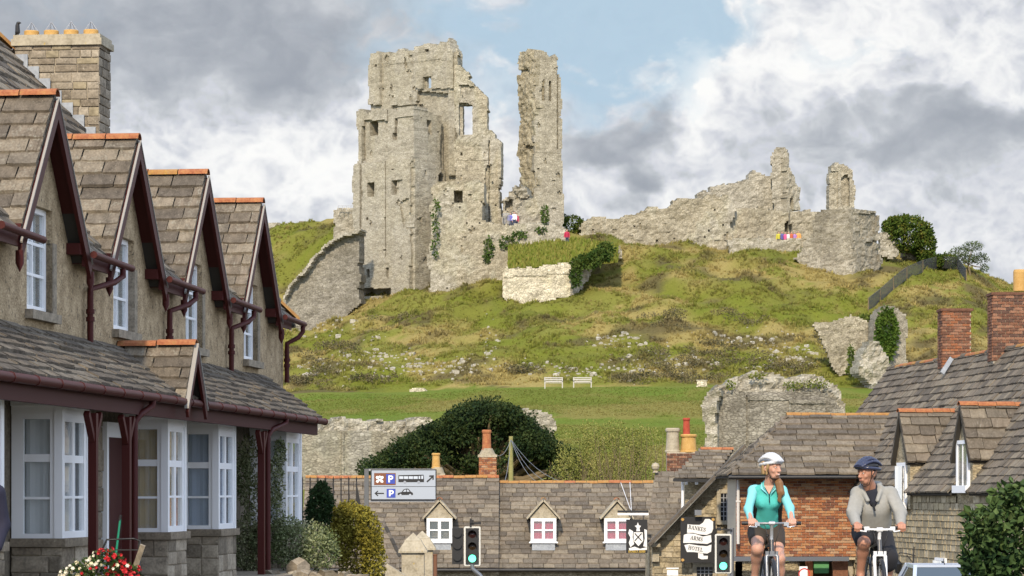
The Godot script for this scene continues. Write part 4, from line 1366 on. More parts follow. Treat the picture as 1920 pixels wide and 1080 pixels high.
# ------------------------------------------------------------------ middle ground
func build_middle_ground():
	# ashlar gate tower standing behind the hotel roofs
	var gate := ruin("outer_gate_tower", "round topped outer gate tower with crumbling rubble crown behind the hotel roof", [["ashlar_face", px_slab(P(1440, 780, 168), 3, [1336, 748, 1352, 737, 1400, 735, 1486, 734, 1540, 738, 1566, 748, 1580, 775, 1582, 900, 1310, 900, 1322, 830, 1335, 790], [],
		[[rect(1402, 742, 1484, 750), -0.18], [rect(1404, 750, 1482, 830), -0.10], [rect(1478, 752, 1548, 758), -0.3], [rect(1480, 758, 1546, 830), -0.2], [rect(1398, 742, 1402, 850), 0.12]], 3.0, 0.10, 0.03, 0.1, Color(0.82, 0.81, 0.8), 0.25), M.castle_grey],
		["rubble_crown", px_slab(P(1440, 720, 168.6), 0, [1330, 760, 1336, 738, 1350, 718, 1372, 708, 1400, 704, 1440, 700, 1480, 703, 1520, 702, 1550, 710, 1570, 724, 1580, 748, 1588, 780, 1588, 800, 1570, 770, 1540, 742, 1400, 740, 1350, 752], [], [], 3.0, 0.12, 0.4, 0.3)],
		["rubble_flank", px_slab(P(1330, 790, 167.4), 12, [1316, 842, 1318, 790, 1320, 762, 1332, 740, 1350, 726, 1356, 740, 1346, 770, 1338, 800, 1340, 850, 1330, 900, 1312, 900], [], [], 2.0, 0.12, 0.3, 0.25), M.castle]], M.castle, "ruin", [1450, 850, 168])
	put(gate, "weeds", leaf_cloud([[P(1490, 722, 168), Vector3(0.6, 0.25, 0.4)], [P(1530, 720, 168), Vector3(0.9, 0.25, 0.4)], [P(1370, 722, 168), Vector3(0.3, 0.25, 0.3)], [P(1420, 705, 168), Vector3(0.6, 0.18, 0.4)]], 500, 0.16, [Color(0.08, 0.12, 0.02), Color(0.2, 0.2, 0.05)], 0.2), leaf_mat()).set_meta("kind", "stuff")
	var moat := ruin("moat_wall", "curved ashlar moat wall with pale streaks beside the dark yew", [["wall", px_slab(P(690, 850, 172), -14, [560, 815, 590, 806, 640, 806, 700, 812, 770, 812, 800, 815, 806, 960, 560, 960], [], [[rect(640, 800, 644, 960), -0.15]], 2.0, 0.12, 0.05, 0.1, Color(0.84, 0.81, 0.74), 0.5), M.castle_grey],
		["rubble_crest", px_slab(P(690, 800, 172.4), -14, [560, 822, 572, 812, 592, 802, 605, 790, 625, 782, 650, 786, 690, 794, 720, 792, 745, 788, 770, 780, 795, 776, 808, 784, 812, 800, 806, 822], [], [[[690, 790, 760, 790, 760, 815, 690, 815], 0.3]], 3.0, 0.14, 0.35, 0.3, Color(1.05, 1.03, 0.98))]], M.castle, "wall", [690, 895, 172])
	ruin("moat_pier", "small weathered masonry stump peeping above the yew crown", [["masonry", px_slab(P(1005, 790, 190), -8, [962, 775, 975, 768, 1010, 768, 1030, 776, 1042, 790, 1042, 830, 962, 830], [], [], 2.0, 0.14, 0.25, 0.25)]], M.castle, "ruin", [1005, 812, 190])
	ruin("moat_pier", "low stub of masonry left of the yew crown on the lawn", [["masonry", px_slab(P(860, 780, 190), 0, [842, 790, 846, 772, 858, 766, 872, 770, 878, 790], [], [], 1.5, 0.14, 0.25, 0.25)]], M.castle, "ruin", [860, 790, 190])
	# yew
	var yb := []
	var prof := [[700, 872], [740, 852], [772, 828], [800, 812], [840, 792], [856, 774], [882, 762], [920, 756], [950, 768], [980, 792], [1012, 818], [1042, 842], [1075, 862]]
	for i in 190:
		var px := 704.0 + 366.0 * fmod(i * 0.618034, 1.0)
		var k := 0
		while k < prof.size() - 2 and px > prof[k + 1][0]: k += 1
		var edge := lerpf(prof[k][1], prof[k + 1][1], (px - prof[k][0]) / (prof[k + 1][0] - prof[k][0]))
		var sz := rng.randf_range(0.35, 0.95)
		var py := lerpf(edge + sz * 16.0, 905.0, rng.randf() * rng.randf() if i % 3 > 0 else 0.0) + rng.randf_range(-8, 4)
		yb.append([P(px, py, 150 + rng.randf_range(-1.8, 2.2)), Vector3(sz * 1.25, sz * 0.75, sz)])
	tree("yew_tree", "broad dark green yew behind the cottage ridge", P(900, 1010, 151), P(900, 900, 151), 0.5, yb, 60000, 0.17, [Color(0.008, 0.018, 0.008), Color(0.018, 0.034, 0.012), Color(0.034, 0.052, 0.016), Color(0.05, 0.065, 0.02)], 0.3, 1.05)
	# bare thicket right of the yew
	for q in [[1120, 900, 0], [1160, 905, 1], [1205, 900, 2], [1075, 910, 3]]:
		var th := thing("thicket", ["thin leafy thicket rising from the bank beside the yew", "thicket of bare twigs between the yew and the hotel chimney", "straggly thicket behind the hotel chimney", "low thicket under the right edge of the yew"][q[2]], "thicket", P(q[0], 930, 146))
		var tw := MB.new()
		for i in 40:
			var a := P(q[0] + rng.randf_range(-30, 30), 935, 146 + rng.randf_range(-1.5, 1.5))
			var b := a + Vector3(rng.randfn() * 0.6, rng.randf_range(1.2, 3.6 if q[2] < 3 else 2.0), rng.randfn() * 0.5)
			tw.tube([a, a.lerp(b, 0.5) + Vector3(rng.randfn() * 0.15, 0, 0), b], [0.022, 0.014, 0.006], 4, false)
		put(th, "twigs", tw.mesh(), M.wood).set_meta("kind", "stuff")
		put(th, "foliage", leaf_cloud([[P(q[0], 890, 146), Vector3(1.25, 1.2, 1.2)], [P(q[0] + 6, 840, 146), Vector3(1.0, 1.2, 1.0)], [P(q[0] - 10, [815, 810, 825, 870][q[2]], 146), Vector3(0.7, 0.8, 0.8)]], 3000, 0.10, [Color(0.15, 0.17, 0.045), Color(0.22, 0.23, 0.06), Color(0.28, 0.26, 0.09)], 0.1), leaf_mat(0.3)).set_meta("kind", "stuff")
	# telegraph pole with wires
	var pole := thing("telegraph_pole", "mossy wooden telegraph pole in front of the yew", "pole", P(958, 960, 128))
	var pm := MB.new()
	pm.tube([P(958, 985, 128), P(958, 818, 128)], [0.13, 0.095], 8)
	put(pole, "post", pm.mesh(), textured(grain_image(64, 0.05, 0.2, [Color(0.20, 0.19, 0.07), Color(0.30, 0.28, 0.12)], 81), 1.0))
	for e in [[1010, 905, 110], [1030, 905, 110], [1060, 905, 110], [925, 850, 111], [945, 905, 110]]:
		var wm := MB.new()
		var a := P(958, 824, 128)
		var b := P(e[0], e[1], e[2])
		var pts := []
		for i in 7:
			var t := i / 6.0
			pts.append(a.lerp(b, t) + Vector3.DOWN * 0.35 * 4.0 * t * (1.0 - t))
		wm.tube(pts, 0.011, 4, false)
		put(pole, "wire", wm.mesh(), M.grey_metal)
	# benches and other furniture on the lawn
	for q in [[1038, 730, "bench"], [1092, 729, "bench"]]:
		var zb := 237.5
		var c := P(q[0], q[1], zb)
		c.y = ground_h(c.x, zb)
		var bt := thing("park_bench", "pale wooden bench on the lawn, " + ("the one nearer the keep" if q[0] < 1060 else "the one nearer the stone plinth"), "bench", c, 0.0, "benches on the castle lawn")
		var s := MB.new()
		for i in 3: s.box(c + Vector3(0, 0.42, 0.12 * i), Vector3(1.55, 0.05, 0.1))
		put(bt, "seat", s.mesh(), M.bench)
		for i in 3:
			var k := MB.new()
			k.box(c + Vector3(0, 0.55 + 0.15 * i, -0.08 - 0.02 * i), Vector3(1.55, 0.09, 0.04))
			put(bt, "back_slat", k.mesh(), M.bench)
		for sx in [-0.72, 0.72]:
			var k := MB.new()
			k.box(c + Vector3(sx, 0.42, -0.1), Vector3(0.08, 0.95, 0.08))
			k.box(c + Vector3(sx, 0.2, 0.28), Vector3(0.08, 0.6, 0.08))
			k.box(c + Vector3(sx, 0.62, 0.1), Vector3(0.08, 0.05, 0.45))
			put(bt, "leg", k.mesh(), M.bench)
	var sb := MB.new()
	var c0 := P(1316, 728, 238)
	c0.y = ground_h(c0.x, 238)
	sb.box(c0 + Vector3(0, 0.3, 0), Vector3(0.8, 0.42, 0.35))
	sb.box(c0 + Vector3(0, 0.55, 0), Vector3(0.9, 0.08, 0.45))
	sb.box(c0 + Vector3(0, 0.04, 0), Vector3(0.95, 0.12, 0.5))
	single("stone_plinth", "small pale stone plinth on the lawn edge", "plinth", sb.mesh(), M.castle_pale)
	ruin("masonry_block", "low fallen masonry block at the foot of the mound left of the benches", [["block", px_slab(P(785, 735, 240), 4, [767, 738, 769, 731, 776, 728, 796, 728, 800, 733, 800, 740, 767, 742], [], [], 1.0, 0.1, 0.1, 0.1)]], M.castle_pale, "boulder", [785, 740, 240])
	# visitors on the castle
	var spots := [[957, 406, 293.5, 0.16, 0.16, 0.55], [964, 404, 293.5, 0.75, 0.75, 0.78], [968, 407, 293.8, 0.45, 0.06, 0.1], [1063, 437, 291, 0.4, 0.02, 0.06],
		[1460, 441, 302.5, 0.5, 0.45, 0.05], [1466, 441, 302.5, 0.1, 0.1, 0.3], [1472, 442, 302.5, 0.6, 0.1, 0.25], [1478, 442, 302.5, 0.7, 0.7, 0.7], [1484, 441, 302.5, 0.5, 0.12, 0.05], [1490, 442, 302.5, 0.35, 0.2, 0.5], [1497, 440, 302.5, 0.7, 0.35, 0.1]]
	var names := ["dark blue", "white", "crimson", "red", "yellow", "navy", "pink", "white", "orange", "lilac", "amber"]
	var proto: Array = small_person()
	for i in spots.size():
		var q = spots[i]
		var top := P(q[0], q[1] - 7, q[2])
		var t := thing("person", "distant visitor in a %s top standing %s" % [names[i], "at the foot of the slender wall fragment" if i < 3 else ("beside the dark bush on the brow" if i == 3 else "behind the low rubble parapet")], "person", top + Vector3.DOWN * 1.7, 0.0, "visitors on the castle")
		var n0 := put(t, "body", proto[0], plain(0.45, 0.28, 0.2), Transform3D(Basis.IDENTITY, -offs[t]))
		put(t, "top", proto[1], plain(q[3], q[4], q[5]), Transform3D(Basis.IDENTITY, -offs[t]))
		put(t, "trousers", proto[2], plain(0.04, 0.05, 0.09), Transform3D(Basis.IDENTITY, -offs[t]))
		put(t, "hair", proto[3], plain(0.06, 0.04, 0.02), Transform3D(Basis.IDENTITY, -offs[t]))

func small_person() -> Array:
	var b := [[Vector3(0, 1.60, 0.01), Vector3(0, 1.56, 0.02), 0.10, 0.09], [Vector3(0, 1.48, 0), Vector3(0, 1.38, 0), 0.055, 0.06], [Vector3(0, 1.3, 0), Vector3(0, 0.95, 0), 0.15, 0.14]]
	for s in [-1.0, 1.0]:
		b.append([Vector3(0.19 * s, 1.36, 0), Vector3(0.25 * s, 1.08, -0.02), 0.05, 0.042])
		b.append([Vector3(0.25 * s, 1.08, -0.02), Vector3(0.22 * s, 0.82, 0.08), 0.042, 0.03])
		b.append([Vector3(0.22 * s, 0.82, 0.08), Vector3(0.21 * s, 0.72, 0.1), 0.035, 0.025])
		b.append([Vector3(0.09 * s, 0.92, 0), Vector3(0.1 * s, 0.48, 0.01), 0.085, 0.06])
		b.append([Vector3(0.1 * s, 0.48, 0.01), Vector3(0.1 * s, 0.07, 0), 0.058, 0.04])
		b.append([Vector3(0.1 * s, 0.04, 0), Vector3(0.11 * s, 0.03, 0.15), 0.04, 0.035])
	var top := [[Vector3(-0.16, 1.36, 0), Vector3(0.16, 1.36, 0), 0.075, 0.075], [Vector3(0, 1.3, 0), Vector3(0, 0.92, 0), 0.175, 0.165]]
	var tr := [[Vector3(0, 0.95, 0), Vector3(0, 0.88, 0), 0.16, 0.16]]
	for s in [-1.0, 1.0]:
		top.append([Vector3(0.19 * s, 1.36, 0), Vector3(0.25 * s, 1.08, -0.02), 0.068, 0.058])
		top.append([Vector3(0.25 * s, 1.08, -0.02), Vector3(0.22 * s, 0.85, 0.07), 0.058, 0.046])
		tr.append([Vector3(0.09 * s, 0.9, 0), Vector3(0.1 * s, 0.48, 0.01), 0.105, 0.08])
		tr.append([Vector3(0.1 * s, 0.48, 0.01), Vector3(0.1 * s, 0.1, 0), 0.078, 0.062])
	return [blob_mesh(b, 0.03, 0.03), blob_mesh(top, 0.03, 0.03), blob_mesh(tr, 0.03, 0.03), blob_mesh([[Vector3(0, 1.64, -0.02), Vector3(0, 1.58, -0.04), 0.1, 0.1]], 0.03, 0.02)]

# ------------------------------------------------------------------ far cottages with dormers
func build_far_cottages():
	for c in 2:
		var x0: float = [560.0, 931.0][c]
		var x1: float = [930.0, 1252.0][c]
		var ry: float = [896.0, 905.5][c]
		var zo: float = [105.0, 105.3][c]
		var t := thing("cottage", ["stone slated cottage with brick chimney behind the parking sign", "stone slated cottage with red curtained dormers beside the hanging sign"][c], "cottage", P((x0 + x1) * 0.5, 1210, zo + 2.0), 0.0, "slated cottages across the street")
		var o := P(x0, 1067, zo)
		var top := P(x0, ry, zo + 3.6)
		var v := Vector3(0, top.y - o.y, -3.6)
		var w := (x1 - x0) / F * (zo + 1.5)
		var L := v.length()
		slates(t, "roof_slate", o, Vector3.RIGHT, v, [[0, 0], [w, 0], [w, L], [0, L]], 0.245, 0.3, 0.58, M.slate_far, 0.045, 290)
		ridge_tiles(t, o + v + Vector3(0, -0.01, 0), o + v + Vector3.RIGHT * w, 0.13, 0.42, [M.terracotta, M.terracotta2, M.terracotta2])
		var wl := MB.new()
		wl.mm(o + Vector3(0, -3.2, -0.25), o + Vector3(w, -0.05, -7.0))
		put(t, "wall", wl.mesh(), M.cottage_stone)
		var rear := MB.new()
		rear.prism([o + v, o + v + Vector3.RIGHT * w, o + Vector3(w, 0, -7.3), o + Vector3(0, 0, -7.3)], Vector3(0, -0.08, 0))
		rear.prism([o + Vector3(0.02, 0, 0) - Vector3(0, 0.02, 0), o + v + Vector3(0.02, -0.05, 0), o + Vector3(0.02, 0, -7.3)], Vector3(0.2, 0, 0))
		rear.prism([o + Vector3(w - 0.22, -0.02, 0), o + v + Vector3(w - 0.22, -0.05, 0), o + Vector3(w - 0.22, 0, -7.3)], Vector3(0.2, 0, 0))
		put(t, "rear_roof", rear.mesh(), M.slate_far[0])
		var g := MB.new()
		g.tube([o + Vector3(0, -0.04, 0.06), o + Vector3(w, -0.04, 0.06)], 0.06, 8)
		put(t, "gutter", g.mesh(), M.black)
		if c == 0:
			dormer_front(t, 824.0, zo, null)
			var ch := P(914, 900, zo + 4.0)
			var cb := MB.new()
			cb.mm(ch + Vector3(-0.31, -0.6, -0.3), ch + Vector3(0.31, 0.86, 0.28))
			var chn := put(t, "chimney", cb.mesh(), M.mortar)
			bricks(chn, ch + Vector3(-0.32, -0.4, 0.3), Vector3.RIGHT, 0.64, 1.25, M.brick, 0.2, 0.066)
			bricks(chn, ch + Vector3(0.33, -0.4, 0.3), Vector3(0, 0, -1), 0.6, 1.25, M.brick, 0.2, 0.066)
			var cap := MB.new()
			cap.prism([ch + Vector3(-0.36, 0.86, 0.34), ch + Vector3(0.36, 0.86, 0.34), ch + Vector3(0.36, 0.86, -0.36), ch + Vector3(-0.36, 0.86, -0.36)], Vector3(0, 0.1, 0))
			cap.tube([ch + Vector3(0, 0.95, 0), ch + Vector3(0, 1.2, 0)], [0.34, 0.2], 8)
			put(chn, "cap", cap.mesh(), M.stone_trim)
			put(chn, "pot", chimney_pot(ch + Vector3(-0.03, 1.1, 0), 0.19, 0.8), M.terracotta)
			var lead := MB.new()
			lead.box(ch + Vector3(0.02, -0.42, 0.34), Vector3(0.7, 0.26, 0.03))
			put(chn, "flashing", lead.mesh(), M.lead)
			var c2 := P(820, 893, zo + 4.2)
			var b2 := MB.new()
			b2.mm(c2 + Vector3(-0.3, -0.6, -0.25), c2 + Vector3(0.3, 0.1, 0.25))
			b2.tube([c2 + Vector3(0, 0.1, 0), c2 + Vector3(0, 0.34, 0)], [0.3, 0.2], 8)
			var n2 := put(t, "chimney", b2.mesh(), M.stone_trim)
			put(n2, "pot", chimney_pot(c2 + Vector3(-0.05, 0.3, 0), 0.17, 0.58), M.pot_yellow)
		else:
			dormer_front(t, 1019.0, zo, M.curtain_red)
			dormer_front(t, 1157.0, zo, M.curtain_red)
			for q in [[1164, 905, 1182, 955], [1181, 904, 1184, 958]]:
				var wm := MB.new()
				wm.tube([P(q[0], q[1], zo + 2.2), P(q[2], q[3], zo + 0.3)], 0.009, 5)
				put(t, "stay_wire", wm.mesh(), M.white)
	# low outhouse in front of the left cottage
	var t2 := thing("outhouse", "low slated outhouse below the parking sign beside the gate pillars", "outhouse", P(690, 1160, 98))
	var o2 := P(650, 1078, 97)
	var v2 := Vector3(0, 1.75, -1.7)
	slates(t2, "roof_slate", o2, Vector3.RIGHT, v2, [[0, 0], [1.78, 0], [1.78, 0.75], [1.15, 2.44], [0, 2.44]], 0.23, 0.24, 0.42, M.slate_far, 0.035)
	var w2 := MB.new()
	w2.mm(o2 + Vector3(0, -2.2, -0.15), o2 + Vector3(1.7, -0.05, -2.2))
	put(t2, "wall", w2.mesh(), M.cottage_stone)
	ridge_tiles(t2, o2 + v2 + Vector3(1.15, 0.03, 0), o2 + v2 * 0.31 + Vector3(1.78, 0.03, 0), 0.07, 0.3, [M.deck, M.slate_far[2]], "verge_tile")

func dormer_front(t: Node3D, px: float, zo: float, behind: Material):
	var z := zo + 0.7
	var c := P(px, 1016, z)
	var top := P(px, 940, z).y
	var ev := P(px, 972, z).y
	var ww := 0.94
	var hw := 0.60
	var mb := MB.new()
	# cheeks and gable
	for s in [-1.0, 1.0]: mb.mm(c + Vector3(s * ww * 0.5, 0, -1.8), Vector3(c.x + s * (ww * 0.5 - 0.06), ev, c.z - 0.04))
	mb.mm(c + Vector3(-ww * 0.5 + 0.06, 0, -1.8), Vector3(c.x + ww * 0.5 - 0.06, ev, c.z - 1.7))
	mb.prism([Vector3(c.x - hw + 0.06, ev, c.z), Vector3(c.x + hw - 0.06, ev, c.z), Vector3(c.x, top - 0.06, c.z)], Vector3(0, 0, -1.6))
	var d := put(t, "dormer", mb.mesh(), M.stone_trim)
	var win := window(d, Vector3(c.x - ww * 0.5, c.y, c.z), Vector3.RIGHT, ww, ev - c.y, 2, 2, 0.11, 0.05, M.white, behind, "window")
	var mull := MB.new()
	mull.box(Vector3(c.x, (c.y + ev) * 0.5, c.z + 0.01), Vector3(0.11, ev - c.y - 0.22, 0.07))
	put(d, "mullion", mull.mesh(), M.white)
	var ap := MB.new()
	ap.box(c + Vector3(0, -0.16, 0.03), Vector3(ww * 0.9, 0.3, 0.04))
	put(d, "apron", ap.mesh(), M.lead)
	var sill := MB.new()
	sill.box(c + Vector3(0, -0.02, 0.05), Vector3(ww + 0.12, 0.05, 0.14))
	put(d, "sill", sill.mesh(), M.white)
	for s in [-1.0, 1.0]:
		var a := Vector3(c.x + hw * s, ev - 0.04, c.z + 0.12)
		var b := Vector3(c.x, top, c.z + 0.12)
		var sl := MB.new()
		sl.prism([a, b, b + Vector3(0, 0, -2.2), a + Vector3(0, 0, -2.2)], Vector3(0.03 * s, 0.06, 0))
		put(d, "roof_slope", sl.mesh(), M.stone_trim)
	ridge_tiles(d, Vector3(c.x, top + 0.06, c.z + 0.05), Vector3(c.x, top + 0.06, c.z - 1.2), 0.1, 0.4, [M.terracotta, M.terracotta2])

# ------------------------------------------------------------------ hotel, brick wing and cottage on the right
func build_right_side():
	build_hotel()
	build_brick_house()
	build_side_cottage()

func build_hotel():
	var t := thing("hotel", "stone hotel with steep gable verge and lattice windows", "hotel", P(1310, 1195, 86))
	# rear slope with ball finial
	var o := P(1211, 1016, 89)
	var top := P(1226, 886, 91.6)
	var v := Vector3(0, top.y - o.y, -2.6)
	var L := v.length()
	slates(t, "roof_slate", o, Vector3.RIGHT, v, [[0, 0], [1.35, 0], [1.35, L], [0.42, L]], 0.26, 0.28, 0.5, M.slate_far, 0.035, 290)
	var w := MB.new()
	w.mm(P(1284, 1100, 88.6) + Vector3(0, -1.5, -1.0), P(1420, 900, 88.6))
	w.mm(o + Vector3(0.12, -3.0, -0.2), o + Vector3(1.4, -0.06, -3.0))
	put(t, "rear_wall", w.mesh(), M.cottage_stone)
	# upper slope
	var o2 := P(1262, 898, 87.9)
	var v2 := Vector3(0.42, 0.92, -1.3)
	var u2 := Vector3.RIGHT
	var vv := Vector3(0, 0.92, -1.3)
	slates(t, "roof_slate", o2, u2, vv, [[0, 0], [1.25, 0], [1.95, vv.length()], [0.92, vv.length()]], 0.2, 0.22, 0.4, M.slate_far, 0.035)
	ridge_tiles(t, o2 + vv + Vector3(0.92, 0, 0), o2 + vv + Vector3(1.95, 0, 0), 0.1, 0.4, [M.terracotta])
	for px in [1287, 1306]:
		var b := MB.new()
		b.box(P(px, 904, 88.1), Vector3(0.07, 0.15, 0.3))
		put(t, "bracket", b.mesh(), M.white)
	var dp := MB.new()
	dp.tube([P(1280, 902, 88.2), P(1280, 958, 88.2)], 0.045, 8)
	put(t, "downpipe", dp.mesh(), M.white)
	var eg := MB.new()
	eg.bar(P(1262, 900, 87.8), P(1338, 902, 87.8), 0.1, 0.09)
	put(t, "gutter", eg.mesh(), M.black)
	# front gable
	var gz := 86.0
	var g := MB.new()
	var poly := [P(1223, 1024, gz), P(1392, 846, gz), P(1440, 846, gz), P(1440, 1130, gz) + Vector3(0, -1.6, 0), P(1223, 1130, gz) + Vector3(0, -1.6, 0)]
	g.prism(poly, Vector3(0, 0, -0.5))
	put(t, "gable_wall", g.mesh(), M.cottage_stone)
	# individual stones of the gable
	var st := {}
	var y := 1100.0
	var idx := 0
	while y > 850.0:
		var hh := rng.randf_range(7.5, 11.5)
		var xl := maxf(1226.0, 1226.0 + (1024.0 - (y - hh)) * 0.95 + 4.0)
		var x := xl
		while x < 1384.0:
			var ww := rng.randf_range(11.0, 27.0)
			var xe := minf(x + ww, 1384.0)
			var inwin := xe > 1340 and x < 1380 and y > 918 and y - hh < 985
			if not inwin and not (x > 1296 and xe < 1342 and y > 1058):
				var sm := MB.new()
				var a := P(x + 0.6, y - 0.6, gz)
				var b := P(xe - 0.6, y - hh + 0.6, gz)
				var ce := (a + b) * 0.5
				sm.box(ce + Vector3(0, 0, 0.005), Vector3(b.x - a.x, b.y - a.y, rng.randf_range(0.03, 0.07)))
				put(t, "stone", sm.mesh(), M.cream[rng.randi() % 4])
				idx += 1
			x = xe
		y -= hh
	var vb := MB.new()
	vb.bar(P(1216, 1022, gz - 0.3), P(1396, 836, gz - 0.3), 0.09, 0.8, Vector3(0, 0, 1))
	put(t, "verge_coping", vb.mesh(), M.slate_far[2])
	var kn := MB.new()
	kn.box(P(1226, 1022, gz - 0.2), Vector3(0.36, 0.10, 0.5))
	kn.box(P(1229, 1046, gz - 0.1), Vector3(0.2, 0.22, 0.3))
	put(t, "kneeler", kn.mesh(), M.stone_trim)
	# lattice windows in stone surrounds
	lattice(t, 1351, 976, 1374, 925, gz - 0.02)
	lattice(t, 1306, 1100, 1336, 1063, gz - 0.02)
	# ball finial
	var bf := MB.new()
	bf.lathe(P(1229, 886, 91.4), [[0.10, 0.0], [0.05, 0.06], [0.11, 0.12], [0.13, 0.2], [0.10, 0.28], [0.0, 0.32]], 12)
	put(t, "ball_finial", bf.mesh(), M.stone_trim)
	# chimney stack with two big pots
	var cz := 92.0
	var ch := MB.new()
	ch.mm(P(1251, 930, cz) + Vector3(0, 0, -0.6), P(1312, 848, cz))
	var chn := put(t, "chimney", ch.mesh(), M.mortar)
	var co := P(1250, 905, cz) + Vector3(0, 0, 0.014)
	bricks(chn, co, Vector3.RIGHT, P(1313, 0, cz).x - co.x, 0.97, M.brick_dark, 0.2, 0.066, 200)
	put(chn, "pot", chimney_pot(P(1262, 848, cz) + Vector3(0, 0, -0.25), 0.24, 0.78), M.stone_trim)
	put(chn, "pot", chimney_pot(P(1292, 848, cz) + Vector3(0, 0, -0.25), 0.28, 0.58), M.pot_yellow)
	put(chn, "pot", chimney_pot(P(1288, 816, cz) + Vector3(0, 0, -0.25), 0.125, 0.56), M.pot_red)
	# hotel wall sign with scroll lettering
	var sz := 85.4
	var s := thing("hotel_sign", "black hotel name board with white scroll on the stone gable", "sign", P(1308, 1056, sz))
	var bd := MB.new()
	bd.mm(P(1276, 1055, sz) + Vector3(0, 0, -0.06), P(1342, 969, sz))
	put(s, "board", bd.mesh(), M.black)
	var sc := [[[1289, 983, 1300, 984, 1312, 984, 1318, 980, 1322, 973, 1330, 973, 1337, 978, 1337, 992, 1334, 999, 1325, 1003, 1312, 1002, 1300, 999, 1288, 999]],
		[[1282, 1003, 1290, 1000, 1303, 1001, 1318, 1006, 1333, 1003, 1334, 1016, 1326, 1020, 1314, 1019, 1298, 1018, 1281, 1018]],
		[[1283, 1022, 1292, 1020, 1310, 1023, 1326, 1024, 1334, 1021, 1333, 1034, 1326, 1038, 1316, 1037, 1300, 1035, 1288, 1035]], [[1309, 1037, 1318, 1038, 1319, 1042, 1327, 1042, 1327, 1048, 1316, 1049, 1309, 1046]]]
	for q in sc:
		var sm := MB.new()
		var pl := []
		for i in range(0, q[0].size(), 2): pl.append(P(q[0][i], q[0][i + 1], sz) + Vector3(0, 0, 0.004))
		sm.prism(pl, Vector3(0, 0, 0.02))
		put(s, "scroll", sm.mesh(), plain(0.78, 0.78, 0.77, 0.6))
	var lines := [["BANKES", 1307, 991, -10.0], ["ARMS", 1306, 1010, -10.0], ["HOTEL", 1304, 1029, -10.0]]
	for q in lines: lettering(s, q[0], P(q[1], q[2], sz) + Vector3(0, 0, 0.026), 0.115, M.black, q[3], 0.82)
	for q in [[1280, 974], [1337, 974], [1280, 1050]]:
		var bo := MB.new()
		bo.tube([P(q[0], q[1], sz) + Vector3(0, 0, 0.0), P(q[0], q[1], sz) + Vector3(0, 0, 0.03)], 0.045, 10)
		put(s, "stud", bo.mesh(), M.pot_yellow)
	var lp := MB.new()
	lp.box(P(1308, 961, sz) + Vector3(0, 0, 0.12), Vector3(0.2, 0.16, 0.3))
	put(s, "lamp", lp.mesh(), M.grey_metal)
	# hanging pictorial sign
	var hz := 88.0
	var h := thing("hanging_sign", "black hanging inn sign with white coat of arms", "sign", P(1195, 1036, hz))
	var hb := MB.new()
	hb.mm(P(1174, 1037, hz) + Vector3(0, 0, -0.05), P(1214, 974, hz))
	put(h, "board", hb.mesh(), M.black)
	var ar := MB.new()
	ar.mm(P(1158, 966, hz) + Vector3(0, 0, -0.05), P(1216, 962, hz))
	put(h, "bracket", ar.mesh(), M.white)
	var ar2 := MB.new()
	ar2.mm(P(1158, 961, hz) + Vector3(0, 0, -0.08), P(1216, 957, hz))
	put(h, "bracket_cap", ar2.mesh(), M.black)
	for q in [[1184, 966, 1184, 975], [1206, 966, 1206, 975]]:
		var k := MB.new()
		k.bar(P(q[0], q[1], hz), P(q[2], q[3], hz), 0.03, 0.03)
		put(h, "hanger", k.mesh(), M.black)
	var em := MB.new()
	var shapes := [[1196, 979, 1198, 985, 1202, 986, 1199, 990, 1200, 996, 1193, 996, 1194, 990, 1190, 986, 1194, 985], [1188, 998, 1205, 998, 1206, 1014, 1197, 1024, 1188, 1014],
		[1180, 992, 1187, 996, 1186, 1008, 1189, 1020, 1182, 1026, 1179, 1018, 1182, 1008, 1178, 1000], [1208, 992, 1213, 994, 1213, 1026, 1206, 1024, 1209, 1010], [1179, 1028, 1190, 1025, 1200, 1029, 1213, 1026, 1213, 1031, 1180, 1032]]
	for q in shapes:
		var pl := []
		for i in range(0, q.size(), 2): pl.append(P(q[i], q[i + 1], hz) + Vector3(0, 0, 0.004))
		em.prism(pl, Vector3(0, 0, 0.015))
	put(h, "coat_of_arms", em.mesh(), plain(0.78, 0.78, 0.77, 0.6))
	var cr := MB.new()
	cr.bar(P(1190, 1000, hz) + Vector3(0, 0, 0.024), P(1203, 1014, hz) + Vector3(0, 0, 0.024), 0.03, 0.01, Vector3(0, 0, 1))
	cr.bar(P(1203, 1000, hz) + Vector3(0, 0, 0.024), P(1190, 1014, hz) + Vector3(0, 0, 0.024), 0.03, 0.01, Vector3(0, 0, 1))
	put(h, "cross", cr.mesh(), M.black)
	lettering(h, "BANKES ARMS", P(1194, 1034, hz) + Vector3(0, 0, 0.01), 0.075, plain(0.62, 0.42, 0.08), 0.0, 0.7)
	# small white wall light
	var wlz := 85.0
	var wl := MB.new()
	wl.box(P(1261, 1074, wlz), Vector3(0.32, 0.16, 0.14))
	wl.box(P(1261, 1065.5, wlz), Vector3(0.36, 0.03, 0.18))
	single("wall_light", "small white box light on the stone gable under the verge", "light", wl.mesh(), M.white)

func lettering(parent: Node, text: String, at: Vector3, size: float, m: Material, roll := 0.0, stretch := 1.0):
	var tm := TextMesh.new()
	var f := SystemFont.new()
	f.font_names = PackedStringArray(["Droid Serif"])
	f.font_weight = 700
	tm.font = f
	tm.text = text
	tm.font_size = 32
	tm.pixel_size = size / 24.0
	tm.depth = 0.006
	var b := Basis(Vector3(0, 0, 1), deg_to_rad(roll)) * Basis.from_scale(Vector3(stretch, 1, 1))
	put(parent, "lettering", tm, m, Transform3D(b, at))

